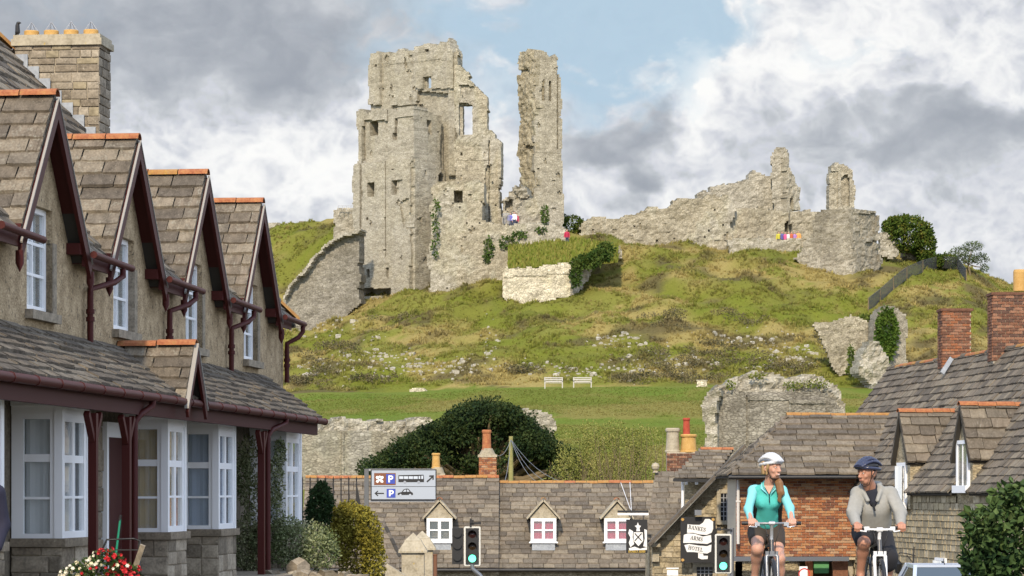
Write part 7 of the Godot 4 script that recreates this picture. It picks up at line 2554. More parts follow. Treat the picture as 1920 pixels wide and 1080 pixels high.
func build_bystander():
	var z := 27.0
	var g := street_h(z)
	var b := Vector3(P(-42, 0, z).x, g, -z)
	var t := thing("person", "person in a dark navy jacket cut off beside the bay window", "person", b)
	var sk := [[b + Vector3(0, 1.62, 0), b + Vector3(0, 1.56, 0.02), 0.1, 0.085], [b + Vector3(0, 1.5, 0), b + Vector3(0, 1.4, 0), 0.055, 0.06], [b + Vector3(0, 1.32, 0), b + Vector3(0, 0.95, 0), 0.15, 0.14]]
	var jk := [[b + Vector3(-0.16, 1.37, 0), b + Vector3(0.16, 1.37, 0), 0.08, 0.08], [b + Vector3(0, 1.3, 0), b + Vector3(0, 0.9, 0), 0.18, 0.17]]
	var tr := [[b + Vector3(0, 0.95, 0), b + Vector3(0, 0.88, 0), 0.15, 0.15]]
	for s in [-1.0, 1.0]:
		var sh := b + Vector3(0.19 * s, 1.37, 0)
		var el := b + Vector3(0.235 * s, 1.07, -0.04)
		var wr := b + Vector3(0.20 * s, 0.84, 0.12)
		sk.append([sh, el, 0.048, 0.04])
		sk.append([el, wr, 0.04, 0.028])
		jk.append([sh, el, 0.072, 0.062])
		jk.append([el, wr.lerp(el, 0.1), 0.062, 0.05])
		hand_bones(sk, wr, Vector3(-0.1 * s, -0.9, 0.4).normalized(), Vector3(-s, 0, 0.2), 0.5)
		sk.append([b + Vector3(0.09 * s, 0.92, 0), b + Vector3(0.1 * s, 0.48, 0.01), 0.085, 0.06])
		sk.append([b + Vector3(0.1 * s, 0.48, 0.01), b + Vector3(0.1 * s, 0.07, 0), 0.058, 0.04])
		sk.append([b + Vector3(0.1 * s, 0.045, 0), b + Vector3(0.11 * s, 0.035, 0.15), 0.04, 0.035])
		tr.append([b + Vector3(0.09 * s, 0.9, 0), b + Vector3(0.1 * s, 0.48, 0.01), 0.105, 0.085])
		tr.append([b + Vector3(0.1 * s, 0.48, 0.01), b + Vector3(0.1 * s, 0.1, 0), 0.082, 0.068])
	put(t, "body", blob_mesh(sk, 0.014, 0.02), M.skin)
	put(t, "jacket", blob_mesh(jk, 0.02, 0.04), plain(0.012, 0.012, 0.03, 0.85))
	put(t, "trousers", blob_mesh(tr, 0.02, 0.03), plain(0.03, 0.03, 0.04, 0.9))
	put(t, "hair", blob_mesh([[b + Vector3(0, 1.66, -0.02), b + Vector3(0, 1.6, -0.04), 0.1, 0.1]], 0.02, 0.02), plain(0.05, 0.03, 0.02, 0.8))

# ------------------------------------------------------------------ bodies: tapered capsules joined by a smooth minimum, meshed as surface nets
# bones: [a, b, radius a, radius b] with optional flattening [.., Vector3 scale]
func blob_mesh(bones: Array, cell: float, k: float, cuts := []) -> ArrayMesh:
	var lo := Vector3(1e9, 1e9, 1e9)
	var hi := -lo
	for b in bones:
		var r := maxf(b[2], b[3]) + k + cell * 2.5
		lo = lo.min(b[0].min(b[1]) - Vector3(r, r, r))
		hi = hi.max(b[0].max(b[1]) + Vector3(r, r, r))
	var n := Vector3i(((hi - lo) / cell).ceil()) + Vector3i.ONE
	var sy := n.x
	var sz := n.x * n.y
	var f := PackedFloat32Array()
	f.resize(n.x * n.y * n.z)
	f.fill(1e3)
	for b in bones:
		var a: Vector3 = b[0]
		var d: Vector3 = b[1] - b[0]
		var r0: float = b[2]
		var dr: float = b[3] - b[2]
		var sc: Vector3 = b[4] if b.size() > 4 else Vector3.ONE
		var dd := (d * sc).length_squared() + 1e-9
		var m := maxf(b[2], b[3]) + k + cell * 2.0
		var ms := Vector3(m / sc.x, m / sc.y, m / sc.z)
		var i0 := Vector3i(((a.min(b[1]) - ms - lo) / cell).floor()).max(Vector3i.ZERO)
		var i1 := Vector3i(((a.max(b[1]) + ms - lo) / cell).ceil()).min(n - Vector3i.ONE)
		for z in range(i0.z, i1.z + 1):
			for y in range(i0.y, i1.y + 1):
				var at := z * sz + y * sy
				for x in range(i0.x, i1.x + 1):
					var p := (lo + Vector3(x, y, z) * cell - a) * sc
					var t := clampf(p.dot(d * sc) / dd, 0.0, 1.0)
					var v := (p - d * sc * t).length() - r0 - dr * t
					var o := f[at + x]
					if o > 900.0: f[at + x] = v
					else:
						var h := maxf(k - absf(o - v), 0.0) / k
						f[at + x] = minf(o, v) - h * h * k * 0.25
	# cutting planes [point, normal]: what lies on the normal's side is taken away
	for q in cuts:
		var cp: Vector3 = q[0]
		var cn: Vector3 = q[1]
		for z in n.z:
			for y in n.y:
				for x in n.x:
					var i := z * sz + y * sy + x
					if f[i] < 0.2: f[i] = maxf(f[i], (lo + Vector3(x, y, z) * cell - cp).dot(cn))
	var vid := {}
	var vs := PackedVector3Array()
	var offs8 := [0, 1, sy, sy + 1, sz, sz + 1, sz + sy, sz + sy + 1]
	var cor := [Vector3(0, 0, 0), Vector3(1, 0, 0), Vector3(0, 1, 0), Vector3(1, 1, 0), Vector3(0, 0, 1), Vector3(1, 0, 1), Vector3(0, 1, 1), Vector3(1, 1, 1)]
	var edges := [[0, 1], [2, 3], [4, 5], [6, 7], [0, 2], [1, 3], [4, 6], [5, 7], [0, 4], [1, 5], [2, 6], [3, 7]]
	for z in n.z - 1:
		for y in n.y - 1:
			for x in n.x - 1:
				var i := z * sz + y * sy + x
				var f0 := f[i]
				if f0 > cell * 3.0: continue
				var neg := 0
				for q in offs8:
					if f[i + q] < 0.0: neg += 1
				if neg == 0 or neg == 8: continue
				var s := Vector3.ZERO
				var c := 0
				for e in edges:
					var a: float = f[i + offs8[e[0]]]
					var b: float = f[i + offs8[e[1]]]
					if (a < 0.0) != (b < 0.0):
						s += cor[e[0]].lerp(cor[e[1]], a / (a - b))
						c += 1
				vid[i] = vs.size()
				vs.append(lo + (Vector3(x, y, z) + s / c) * cell)
	var idx := PackedInt32Array()
	for i in vid:
		var a: float = f[i]
		for ax in 3:
			var st: int = [1, sy, sz][ax]
			var u: int = [sy, sz, 1][ax]
			var w: int = [sz, 1, sy][ax]
			var b: float = f[i + st]
			if (a < 0.0) == (b < 0.0): continue
			if not (vid.has(i - u) and vid.has(i - w) and vid.has(i - u - w)): continue
			var q := [vid[i], vid[i - u], vid[i - u - w], vid[i - w]]
			if a < 0.0: q = [q[0], q[3], q[2], q[1]]
			for r in [q[0], q[1], q[2], q[0], q[2], q[3]]: idx.append(r)
	var nn := PackedVector3Array()
	nn.resize(vs.size())
	for t in range(0, idx.size(), 3):
		var g := (vs[idx[t + 2]] - vs[idx[t]]).cross(vs[idx[t + 1]] - vs[idx[t]])
		for j in 3: nn[idx[t + j]] += g
	for i in nn.size(): nn[i] = nn[i].normalized()
	var arr := []
	arr.resize(Mesh.ARRAY_MAX)
	arr[Mesh.ARRAY_VERTEX] = vs
	arr[Mesh.ARRAY_NORMAL] = nn
	arr[Mesh.ARRAY_INDEX] = idx
	var m := ArrayMesh.new()
	m.add_surface_from_arrays(Mesh.PRIMITIVE_TRIANGLES, arr)
	return m

# ------------------------------------------------------------------ cyclists
# five fingers curled: dir = along the hand, pal = palm side, curl 0 straight .. 1 closed
func hand_bones(list: Array, wr: Vector3, dir: Vector3, pal: Vector3, curl: float, side := 1.0):
	dir = dir.normalized()
	pal = (pal - dir * pal.dot(dir)).normalized()
	var ac := dir.cross(pal).normalized() * side
	var kn := wr + dir * 0.085
	for i in 4:
		var o := (i - 1.5) * 0.021
		var k := kn + ac * o - dir * absf(i - 1.2) * 0.005
		list.append([wr + ac * o * 0.6 + dir * 0.01, k, 0.017, 0.0125])
		var ln: float = [0.038, 0.044, 0.041, 0.032][i]
		var d := dir
		var p := k
		for j in 3:
			d = (d * cos(curl * 1.1) + pal * sin(curl * 1.1)).normalized()
			if j == 0: d = (dir * cos(curl * 0.9) + pal * sin(curl * 0.9)).normalized()
			else: d = (dir * cos(curl * (0.9 + j * 1.0)) + pal * sin(curl * (0.9 + j * 1.0))).normalized()
			var q: Vector3 = p + d * ln * [1.0, 0.7, 0.55][j]
			list.append([p, q, [0.0105, 0.0098, 0.009][j], [0.0098, 0.009, 0.008][j]])
			p = q
	var th := wr + dir * 0.03 + ac * 0.032
	var t1 := th + (dir * 0.6 + ac * 0.5 + pal * 0.5).normalized() * 0.038
	var t2 := t1 + (dir * 0.7 + pal * 0.7 - ac * 0.1 * curl).normalized() * 0.03
	list.append([th - ac * 0.01, t1, 0.016, 0.0115])
	list.append([t1, t2, 0.0115, 0.009])

func build_bike(b: Vector3, label: String, frame_col: Material, bar_col: Material, rise: float, bar_y: float, w: float) -> Node3D:
	var t := thing("bicycle", label, "bicycle", b)
	var R := 0.335
	var fz := 0.62
	var rz := -0.43
	for k in 2:
		var c := b + Vector3(0, R, fz if k == 0 else rz)
		var ty := MB.new()
		var pts := []
		for i in 37: pts.append(c + Vector3(0, cos(TAU * i / 36), sin(TAU * i / 36)) * R * 0.95)
		ty.tube(pts, 0.021, 8, false)
		var wn := put(t, "front_wheel" if k == 0 else "rear_wheel", ty.mesh(), M.black)
		var ri := MB.new()
		var p2 := []
		for i in 37: p2.append(c + Vector3(0, cos(TAU * i / 36), sin(TAU * i / 36)) * R * 0.88)
		ri.tube(p2, 0.010, 6, false)
		var hu := MB.new()
		hu.tube([c - Vector3(0.05, 0, 0), c + Vector3(0.05, 0, 0)], 0.02, 10)
		put(wn, "hub", hu.mesh(), M.steel)
		put(wn, "rim", ri.mesh(), M.steel)
		var sp := MB.new()
		for i in 18:
			var a := TAU * i / 18
			sp.bar(c + Vector3(0.025 * (1 if i % 2 == 0 else -1), 0, 0), c + Vector3(0, cos(a), sin(a)) * R * 0.88, 0.003, 0.003, Vector3.RIGHT)
		put(wn, "spokes", sp.mesh(), M.steel)
	var hub := b + Vector3(0, R, fz)
	var crown := b + Vector3(0, 0.72, 0.50)
	var head := b + Vector3(0, 0.86, 0.46)
	var bb := b + Vector3(0, 0.29, 0.02)
	var seat := b + Vector3(0, 0.84, -0.17)
	var fk := MB.new()
	for s in [-1.0, 1.0]: fk.tube([hub + Vector3(0.055 * s, 0, 0), crown + Vector3(0.055 * s, -0.03, 0.01), crown + Vector3(0.02 * s, 0.01, 0)], [0.014, 0.02, 0.02], 10)
	fk.box(crown, Vector3(0.13, 0.05, 0.05))
	put(t, "fork", fk.mesh(), bar_col if rise > 0.0 else M.grey_metal)
	var fr := MB.new()
	fr.tube([crown, head], 0.024, 10)
	fr.tube([head + Vector3(0, -0.03, 0), b + Vector3(0, 0.78, -0.13)], 0.017, 8)
	fr.tube([crown + Vector3(0, 0.03, -0.01), bb], 0.021, 8)
	fr.tube([bb, seat + Vector3(0, -0.08, 0.02)], 0.017, 8)
	for s in [-1.0, 1.0]:
		fr.tube([bb + Vector3(0.02 * s, 0, 0), b + Vector3(0.06 * s, R, rz)], 0.01, 6)
		fr.tube([b + Vector3(0.015 * s, 0.76, -0.13), b + Vector3(0.06 * s, R, rz)], 0.009, 6)
	put(t, "frame", fr.mesh(), frame_col)
	var stm := MB.new()
	var bar := b + Vector3(0, bar_y - rise, 0.50)
	stm.tube([head + Vector3(0, -0.06, 0.02), head + Vector3(0, 0.02, 0), bar], [0.019, 0.019, 0.017], 10)
	stm.tube([bar - Vector3(0.03, 0, 0), bar + Vector3(0.03, 0, 0)], 0.024, 10)
	put(t, "stem", stm.mesh(), bar_col)
	var hb := MB.new()
	hb.tube([b + Vector3(-w, bar_y, 0.45), b + Vector3(-w * 0.55, bar_y, 0.48), b + Vector3(-0.1, bar_y - rise, 0.50), b + Vector3(0.1, bar_y - rise, 0.50), b + Vector3(w * 0.55, bar_y, 0.48), b + Vector3(w, bar_y, 0.45)], 0.0135, 10)
	var hn := put(t, "handlebar", hb.mesh(), bar_col if rise > 0.0 else M.grey_metal)
	for s in [-1.0, 1.0]:
		var g := MB.new()
		g.tube([b + Vector3(w * s * 0.66, bar_y, 0.475), b + Vector3((w + 0.03) * s, bar_y, 0.447)], 0.019, 10)
		put(hn, "grip", g.mesh(), M.black)
		var lv := MB.new()
		lv.tube([b + Vector3(w * s * 0.55, bar_y - 0.012, 0.5), b + Vector3(w * s * 0.6, bar_y - 0.04, 0.54), b + Vector3(w * s * 0.85, bar_y - 0.03, 0.53)], 0.008, 6)
		lv.box(b + Vector3(w * s * 0.55, bar_y - 0.01, 0.49), Vector3(0.05, 0.045, 0.04))
		put(hn, "brake_lever", lv.mesh(), bar_col)
		var cb := MB.new()
		cb.tube([b + Vector3(w * s * 0.55, bar_y - 0.03, 0.52), b + Vector3(0.08 * s, bar_y - 0.02, 0.6), b + Vector3(0.03 * s, bar_y - 0.2, 0.58), crown + Vector3(0.03 * s, 0, 0.04)], 0.004, 5, false)
		put(hn, "cable", cb.mesh(), M.black)
	var sd := MB.new()
	sd.tube([seat + Vector3(0, -0.1, 0.02), seat + Vector3(0, 0.03, 0)], 0.014, 8)
	put(t, "seat_post", sd.mesh(), M.steel)
	put(t, "saddle", blob_mesh([[seat + Vector3(-0.06, 0.055, -0.09), seat + Vector3(0.06, 0.055, -0.09), 0.035, 0.035], [seat + Vector3(0, 0.055, -0.05), seat + Vector3(0, 0.055, 0.14), 0.04, 0.02]], 0.012, 0.03), M.black)
	var cr := MB.new()
	cr.tube([bb - Vector3(0.06, 0, 0), bb + Vector3(0.06, 0, 0)], 0.02, 10)
	cr.tube([bb + Vector3(0.05, 0, 0), bb + Vector3(0.06, 0, 0)], 0.085, 20)
	put(t, "crank", cr.mesh(), M.steel)
	return t

func pedal(bike: Node3D, bb: Vector3, foot: Vector3, s: float):
	var m := MB.new()
	m.tube([bb + Vector3(0.07 * s, 0, 0), foot + Vector3(-0.02 * s, 0, 0)], 0.012, 6)
	m.box(foot + Vector3(0.03 * s, 0, 0), Vector3(0.09, 0.02, 0.08))
	put(bike, "pedal", m.mesh(), M.black)

func face_mesh(c: Vector3, yaw: float, pitch := 0.0) -> Array:
	# head bones in head space, turned by yaw
	var b := Basis(Vector3.UP, yaw) * Basis(Vector3.RIGHT, pitch)
	var l := [[Vector3(0, 0.035, -0.015), Vector3(0, 0.02, -0.02), 0.088, 0.088], [Vector3(0, -0.01, 0.03), Vector3(0, -0.055, 0.035), 0.066, 0.05], [Vector3(-0.022, -0.085, 0.045), Vector3(0.022, -0.085, 0.045), 0.024, 0.024],
		[Vector3(0, 0.012, 0.09), Vector3(0, -0.03, 0.112), 0.008, 0.0125], [Vector3(-0.012, -0.034, 0.1), Vector3(0.012, -0.034, 0.1), 0.009, 0.009], [Vector3(-0.04, 0.022, 0.075), Vector3(0.04, 0.022, 0.075), 0.016, 0.016], [Vector3(-0.042, -0.03, 0.062), Vector3(-0.03, -0.04, 0.066), 0.02, 0.018], [Vector3(0.042, -0.03, 0.062), Vector3(0.03, -0.04, 0.066), 0.02, 0.018],
		[Vector3(-0.02, -0.062, 0.085), Vector3(0.02, -0.062, 0.085), 0.008, 0.008], [Vector3(-0.018, -0.072, 0.082), Vector3(0.018, -0.072, 0.082), 0.009, 0.009],
		[Vector3(-0.086, 0.005, -0.015), Vector3(-0.088, -0.025, -0.01), 0.013, 0.01], [Vector3(0.086, 0.005, -0.015), Vector3(0.088, -0.025, -0.01), 0.013, 0.01]]
	var out := []
	for q in l: out.append([c + b * q[0], c + b * q[1], q[2], q[3]])
	return [out, b]

func features(t: Node3D, c: Vector3, b: Basis, smile: bool, brow: Material):
	for s in [-1.0, 1.0]:
		put(t, "eye", blob_mesh([[c + b * Vector3(0.031 * s, 0.006, 0.083), c + b * Vector3(0.036 * s, 0.006, 0.082), 0.0085, 0.0085]], 0.004, 0.004), plain(0.6, 0.58, 0.55, 0.3))
		put(t, "pupil", blob_mesh([[c + b * Vector3(0.033 * s, 0.006, 0.0905), c + b * Vector3(0.034 * s, 0.006, 0.0905), 0.0045, 0.0045]], 0.003, 0.003), M.black)
		put(t, "eyebrow", blob_mesh([[c + b * Vector3(0.018 * s, 0.026, 0.0915), c + b * Vector3(0.046 * s, 0.028, 0.083), 0.0055, 0.004]], 0.004, 0.003), brow)
	put(t, "mouth", blob_mesh([[c + b * Vector3(-0.022, -0.064 if smile else -0.068, 0.089), c + b * Vector3(0.0, -0.069, 0.095), 0.0045, 0.006], [c + b * Vector3(0.022, -0.064 if smile else -0.068, 0.089), c + b * Vector3(0.0, -0.069, 0.095), 0.0045, 0.006]], 0.004, 0.003), plain(0.62, 0.5, 0.46, 0.4) if smile else plain(0.28, 0.09, 0.07, 0.6))

func helmet(t: Node3D, c: Vector3, b: Basis, shell: Material, trim: Material, big := 1.0):
	b = b.scaled_local(Vector3(big, big * 1.08, big))
	# ribbed shell with slots between the ribs
	var ribs := []
	for i in 6:
		var a := (i - 2.5) * 0.36
		var side := sin(a)
		var up := cos(a)
		var pts := []
		for k in 9:
			var q := -1.0 + k * 0.25
			pts.append(c + b * Vector3(side * 0.096 * (1.0 - 0.30 * q * q), 0.042 + up * 0.098 * (1.0 - 0.62 * q * q), q * 0.118 - 0.015))
		for k in 8: ribs.append([pts[k], pts[k + 1], 0.0145, 0.0145])
	var rim := []
	for k in 20:
		var a0 := TAU * k / 20
		var a1 := TAU * (k + 1) / 20
		rim.append([c + b * Vector3(cos(a0) * 0.097, 0.042 + 0.014 * sin(a0), sin(a0) * 0.118 - 0.015), c + b * Vector3(cos(a1) * 0.097, 0.042 + 0.014 * sin(a1), sin(a1) * 0.118 - 0.015), 0.016, 0.016])
	var h := put(t, "helmet", blob_mesh(ribs + rim, 0.0075, 0.008), shell)
	var inner := blob_mesh([[c + b * Vector3(0, 0.048, -0.045), c + b * Vector3(0, 0.048, 0.015), 0.092, 0.092]], 0.012, 0.02, [[c + b * Vector3(0, 0.05, 0), b * Vector3.DOWN]])
	put(h, "liner", inner, trim)
	var pk := MB.new()
	var v0 := c + b * Vector3(0, 0.056, 0.10)
	pk.prism([v0 + b * Vector3(-0.075, 0, -0.02), v0 + b * Vector3(-0.045, 0.0, 0.03), v0 + b * Vector3(0.045, 0.0, 0.03), v0 + b * Vector3(0.075, 0, -0.02)], b * Vector3(0, 0.008, 0))
	put(h, "peak", pk.mesh(), trim)
	var stp := MB.new()
	for s in [-1.0, 1.0]:
		stp.tube([c + b * Vector3(0.095 * s, 0.05, 0.03), c + b * Vector3(0.088 * s, -0.03, 0.022), c + b * Vector3(0.05 * s, -0.1, 0.03), c + b * Vector3(0, -0.116, 0.04)], 0.005, 5)
		stp.tube([c + b * Vector3(0.095 * s, 0.05, -0.05), c + b * Vector3(0.088 * s, -0.03, 0.022)], 0.005, 5)
	put(h, "chin_strap", stp.mesh(), M.black)

func build_cyclists():
	var z := 30.0
	# ---------------- woman
	var b := Vector3(P(1439, 0, z).x, street_h(z) + 0.012, -z)
	var bike := build_bike(b, "bicycle with silver stem and handlebar ridden by the woman in turquoise", plain(0.05, 0.05, 0.055, 0.35), plain(0.55, 0.56, 0.58, 0.25, 0.7), 0.0, 1.03, 0.27)
	var t := thing("person", "woman cyclist in a turquoise top and silver helmet looking aside", "person", b)
	var hc := b + Vector3(0.035, 1.60, 0.12)
	var fm := face_mesh(hc, 0.75)
	var hb: Basis = fm[1]
	var neck := b + Vector3(0.005, 1.40, 0.03)
	var chest := b + Vector3(0, 1.27, -0.02)
	var waist := b + Vector3(0, 1.06, -0.13)
	var hip := b + Vector3(0, 0.94, -0.19)
	var sh := [b + Vector3(-0.148, 1.365, 0.01), b + Vector3(0.148, 1.365, 0.01)]
	var el := [b + Vector3(-0.215, 1.175, 0.19), b + Vector3(0.215, 1.185, 0.19)]
	var wr := [b + Vector3(-0.205, 1.065, 0.40), b + Vector3(0.215, 1.065, 0.40)]
	var hj := [b + Vector3(-0.09, 0.92, -0.16), b + Vector3(0.09, 0.92, -0.16)]
	var kn := [b + Vector3(-0.125, 0.765, 0.24), b + Vector3(0.105, 0.66, 0.2)]
	var an := [b + Vector3(-0.135, 0.46, 0.02), b + Vector3(0.125, 0.245, 0.06)]
	var sk := []
	sk.append([neck + Vector3(0, -0.02, -0.01), hc + Vector3(-0.01, -0.07, -0.02), 0.055, 0.048])
	sk.append([chest, waist, 0.10, 0.085, Vector3(0.8, 1, 1)])
	sk.append([waist, hip, 0.09, 0.11])
	for i in 2:
		var s := -1.0 if i == 0 else 1.0
		sk.append([sh[i], el[i], 0.045, 0.036])
		sk.append([el[i], wr[i], 0.038, 0.024])
		sk.append([hj[i], kn[i], 0.088, 0.056])
		sk.append([kn[i] + Vector3(0, -0.005, 0), kn[i].lerp(an[i], 0.3) + Vector3(0, 0, -0.03), 0.056, 0.054])
		sk.append([kn[i].lerp(an[i], 0.3) + Vector3(0, 0, -0.03), an[i], 0.053, 0.033])
		sk.append([an[i], an[i] + Vector3(0, -0.06, 0.06), 0.033, 0.03])
	put(t, "body", blob_mesh(sk, 0.013, 0.035), M.skin)
	put(t, "head", blob_mesh(fm[0] + [[hc + Vector3(-0.005, -0.06, -0.02), neck + Vector3(0, 0.02, 0), 0.047, 0.05]], 0.0055, 0.014), M.skin)
	features(t, hc, hb, true, plain(0.12, 0.06, 0.02))
	for i in 2:
		var s := -1.0 if i == 0 else 1.0
		var hd := [[wr[i] + Vector3(0, -0.0, -0.04), wr[i] + Vector3(0, 0.0, 0.02), 0.026, 0.024]]
		hand_bones(hd, wr[i] + Vector3(0, 0.005, 0.0), Vector3(-0.05 * s, -0.08, 1), Vector3(0, -1, 0), 1.0, -s)
		put(t, "hand", blob_mesh(hd, 0.005, 0.008), M.skin)
	# jersey
	var jt := plain(0.06, 0.42, 0.38, 0.8)
	var js := plain(0.20, 0.56, 0.60, 0.8)
	var torso := [[sh[0] + Vector3(0.02, 0.0, 0), sh[1] + Vector3(-0.02, 0.0, 0), 0.062, 0.062], [chest + Vector3(-0.062, 0, 0), chest + Vector3(0.062, 0, 0), 0.108, 0.108], [chest + Vector3(-0.062, -0.035, 0.085), chest + Vector3(-0.06, -0.04, 0.088), 0.055, 0.05], [chest + Vector3(0.062, -0.035, 0.085), chest + Vector3(0.06, -0.04, 0.088), 0.055, 0.05],
		[chest + Vector3(0, -0.03, 0), waist, 0.125, 0.118], [waist + Vector3(-0.03, 0, 0), hip + Vector3(-0.04, 0.04, 0), 0.105, 0.112], [waist + Vector3(0.03, 0, 0), hip + Vector3(0.04, 0.04, 0), 0.105, 0.112], [neck + Vector3(0, -0.03, -0.02), neck + Vector3(0, 0.035, -0.015), 0.068, 0.062]]
	# small creases over the belly
	for k in 5: torso.append([waist + Vector3(-0.09, 0.02 + k * 0.03, 0.085 + 0.006 * k), waist + Vector3(0.09, 0.028 + k * 0.03 - 0.012 * (k % 2), 0.085 + 0.006 * k), 0.016, 0.018])
	put(t, "jersey", blob_mesh(torso, 0.012, 0.03, [[hip + Vector3(0, 0.01, 0), Vector3(0, -1, 0.1).normalized()], [neck + Vector3(0, 0.045, 0), Vector3(0, 0.8, 0.6).normalized()]]), jt)
	for i in 2:
		var s := -1.0 if i == 0 else 1.0
		put(t, "sleeve", blob_mesh([[sh[i] + Vector3(-0.03 * s, 0.012, 0.0), sh[i], 0.052, 0.054], [sh[i], el[i], 0.052, 0.044], [el[i], wr[i] + Vector3(0, 0, -0.03), 0.044, 0.034]], 0.012, 0.03), js)
		put(t, "side_panel", blob_mesh([[chest + Vector3(0.135 * s, 0.02, 0.045), chest + Vector3(0.13 * s, -0.08, 0.03), 0.028, 0.026], [chest + Vector3(0.13 * s, -0.08, 0.03), waist + Vector3(0.128 * s, 0.0, 0.03), 0.026, 0.03], [waist + Vector3(0.128 * s, 0, 0.03), hip + Vector3(0.135 * s, 0.06, 0.03), 0.03, 0.03]], 0.012, 0.02), M.black)
	var col := MB.new()
	for s in [-1.0, 1.0]:
		col.quad(neck + Vector3(0.072 * s, 0.055, 0.0), neck + Vector3(0.06 * s, 0.0, 0.07), neck + Vector3(0.012 * s, -0.075, 0.105), neck + Vector3(0.085 * s, -0.01, 0.055), Vector3(s, 0.5, 1))
	put(t, "collar", col.mesh(), js)
	var skin_v := MB.new()
	skin_v.tri(neck + Vector3(-0.05, 0.02, 0.075), neck + Vector3(0.05, 0.02, 0.075), neck + Vector3(0.0, -0.07, 0.102), Vector3(0, 0.3, 1))
	put(t, "neckline", skin_v.mesh(), M.skin)
	var zp := MB.new()
	zp.bar(neck + Vector3(0, -0.07, 0.108), neck + Vector3(0.004, -0.16, 0.105), 0.008, 0.008)
	put(t, "zip", zp.mesh(), M.black)
	# shorts
	var so := [[hip + Vector3(-0.05, 0.03, 0), hip + Vector3(0.05, 0.03, 0), 0.125, 0.125]]
	for i in 2: so.append([hj[i], hj[i].lerp(kn[i], 0.42), 0.108, 0.09])
	put(t, "shorts", blob_mesh(so, 0.013, 0.03), plain(0.045, 0.032, 0.024, 0.85))
	for i in 2:
		put(t, "shoe", blob_mesh([[an[i] + Vector3(0, -0.03, -0.03), an[i] + Vector3(0, -0.055, 0.03), 0.042, 0.042], [an[i] + Vector3(0, -0.07, 0.02), an[i] + Vector3(0, -0.085, 0.14), 0.04, 0.033]], 0.012, 0.025), plain(0.05, 0.05, 0.055, 0.7))
		pedal(bike, b + Vector3(0, 0.29, 0.02), an[i] + Vector3(-0.02 * (-1.0 if i == 0 else 1.0), -0.14, 0.06), -1.0 if i == 0 else 1.0)
	# hair: swept under the helmet, pony tail over the shoulder
	var hm := plain(0.20, 0.10, 0.04, 0.6)
	var hl := []
	for i in 7:
		var a := 1.9 + i * 0.42
		hl.append([hc + hb * Vector3(sin(a) * 0.088, 0.05, cos(a) * 0.085 - 0.015), hc + hb * Vector3(sin(a) * 0.086, -0.055, cos(a) * 0.075 - 0.02), 0.024, 0.016])
	hl.append([hc + hb * Vector3(-0.085, 0.04, 0.025), hc + hb * Vector3(-0.082, -0.06, 0.0), 0.018, 0.014])
	hl.append([hc + hb * Vector3(0.085, 0.04, 0.02), hc + hb * Vector3(0.085, -0.06, -0.02), 0.018, 0.014])
	put(t, "hair", blob_mesh(hl, 0.0075, 0.018), plain(0.34, 0.22, 0.10, 0.6))
	var tail := []
	for q in [[0.0, 0.0, 0.0], [0.014, -0.01, 0.015], [-0.014, 0.0, 0.01], [0.006, 0.01, 0.02]]:
		var o := Vector3(q[0], q[1], q[2])
		tail.append([b + Vector3(0.075, 1.52, 0.05) + o, b + Vector3(0.11, 1.44, 0.12) + o, 0.02, 0.028])
		tail.append([b + Vector3(0.11, 1.44, 0.12) + o, b + Vector3(0.125, 1.35, 0.13) + o, 0.028, 0.026])
		tail.append([b + Vector3(0.125, 1.35, 0.13) + o, b + Vector3(0.11 - q[0], 1.255 + q[0], 0.125), 0.026, 0.008])
	put(t, "pony_tail", blob_mesh(tail, 0.0075, 0.01), hm)
	helmet(t, hc, hb, plain(0.55, 0.56, 0.58, 0.3), M.grey_metal)

	# ---------------- man
	var mb := Vector3(P(1638, 0, z).x, street_h(z) + 0.012, -z)
	var bike2 := build_bike(mb, "bicycle with white riser handlebar and fork ridden by the man in grey", plain(0.08, 0.08, 0.085, 0.35), plain(0.72, 0.72, 0.73, 0.3), 0.02, 0.985, 0.24)
	var m := thing("person", "man cyclist in a grey jacket and dark helmet turning his head", "person", mb)
	var mc := mb + Vector3(-0.085, 1.545, 0.14)
	var mf := face_mesh(mc, -0.95, 0.06)
	var mhb: Basis = mf[1]
	var mn := mb + Vector3(-0.03, 1.375, 0.02)
	var mch := mb + Vector3(0, 1.23, -0.03)
	var mw := mb + Vector3(0, 1.04, -0.13)
	var mh := mb + Vector3(0, 0.92, -0.19)
	var msh := [mb + Vector3(-0.165, 1.335, 0.0), mb + Vector3(0.175, 1.335, 0.0)]
	var mel := [mb + Vector3(-0.235, 1.13, 0.18), mb + Vector3(0.25, 1.14, 0.18)]
	var mwr := [mb + Vector3(-0.225, 1.02, 0.40), mb + Vector3(0.232, 1.02, 0.40)]
	var mhj := [mb + Vector3(-0.095, 0.92, -0.15), mb + Vector3(0.095, 0.92, -0.15)]
	var mkn := [mb + Vector3(-0.13, 0.825, 0.25), mb + Vector3(0.12, 0.67, 0.2)]
	var man := [mb + Vector3(-0.145, 0.50, 0.06), mb + Vector3(0.13, 0.25, 0.06)]
	sk = [[mn + Vector3(0, -0.03, -0.01), mc + Vector3(0.01, -0.07, -0.02), 0.066, 0.06], [mch, mw, 0.11, 0.10], [mw, mh, 0.1, 0.11]]
	for i in 2:
		sk.append([msh[i], mel[i], 0.05, 0.042])
		sk.append([mel[i], mwr[i], 0.042, 0.029])
		sk.append([mhj[i], mkn[i], 0.09, 0.062])
		sk.append([mkn[i], mkn[i].lerp(man[i], 0.3) + Vector3(0, 0, -0.03), 0.06, 0.058])
		sk.append([mkn[i].lerp(man[i], 0.3) + Vector3(0, 0, -0.03), man[i], 0.057, 0.038])
		sk.append([man[i], man[i] + Vector3(0, -0.06, 0.06), 0.038, 0.034])
	put(m, "body", blob_mesh(sk, 0.013, 0.035), M.skin_tan)
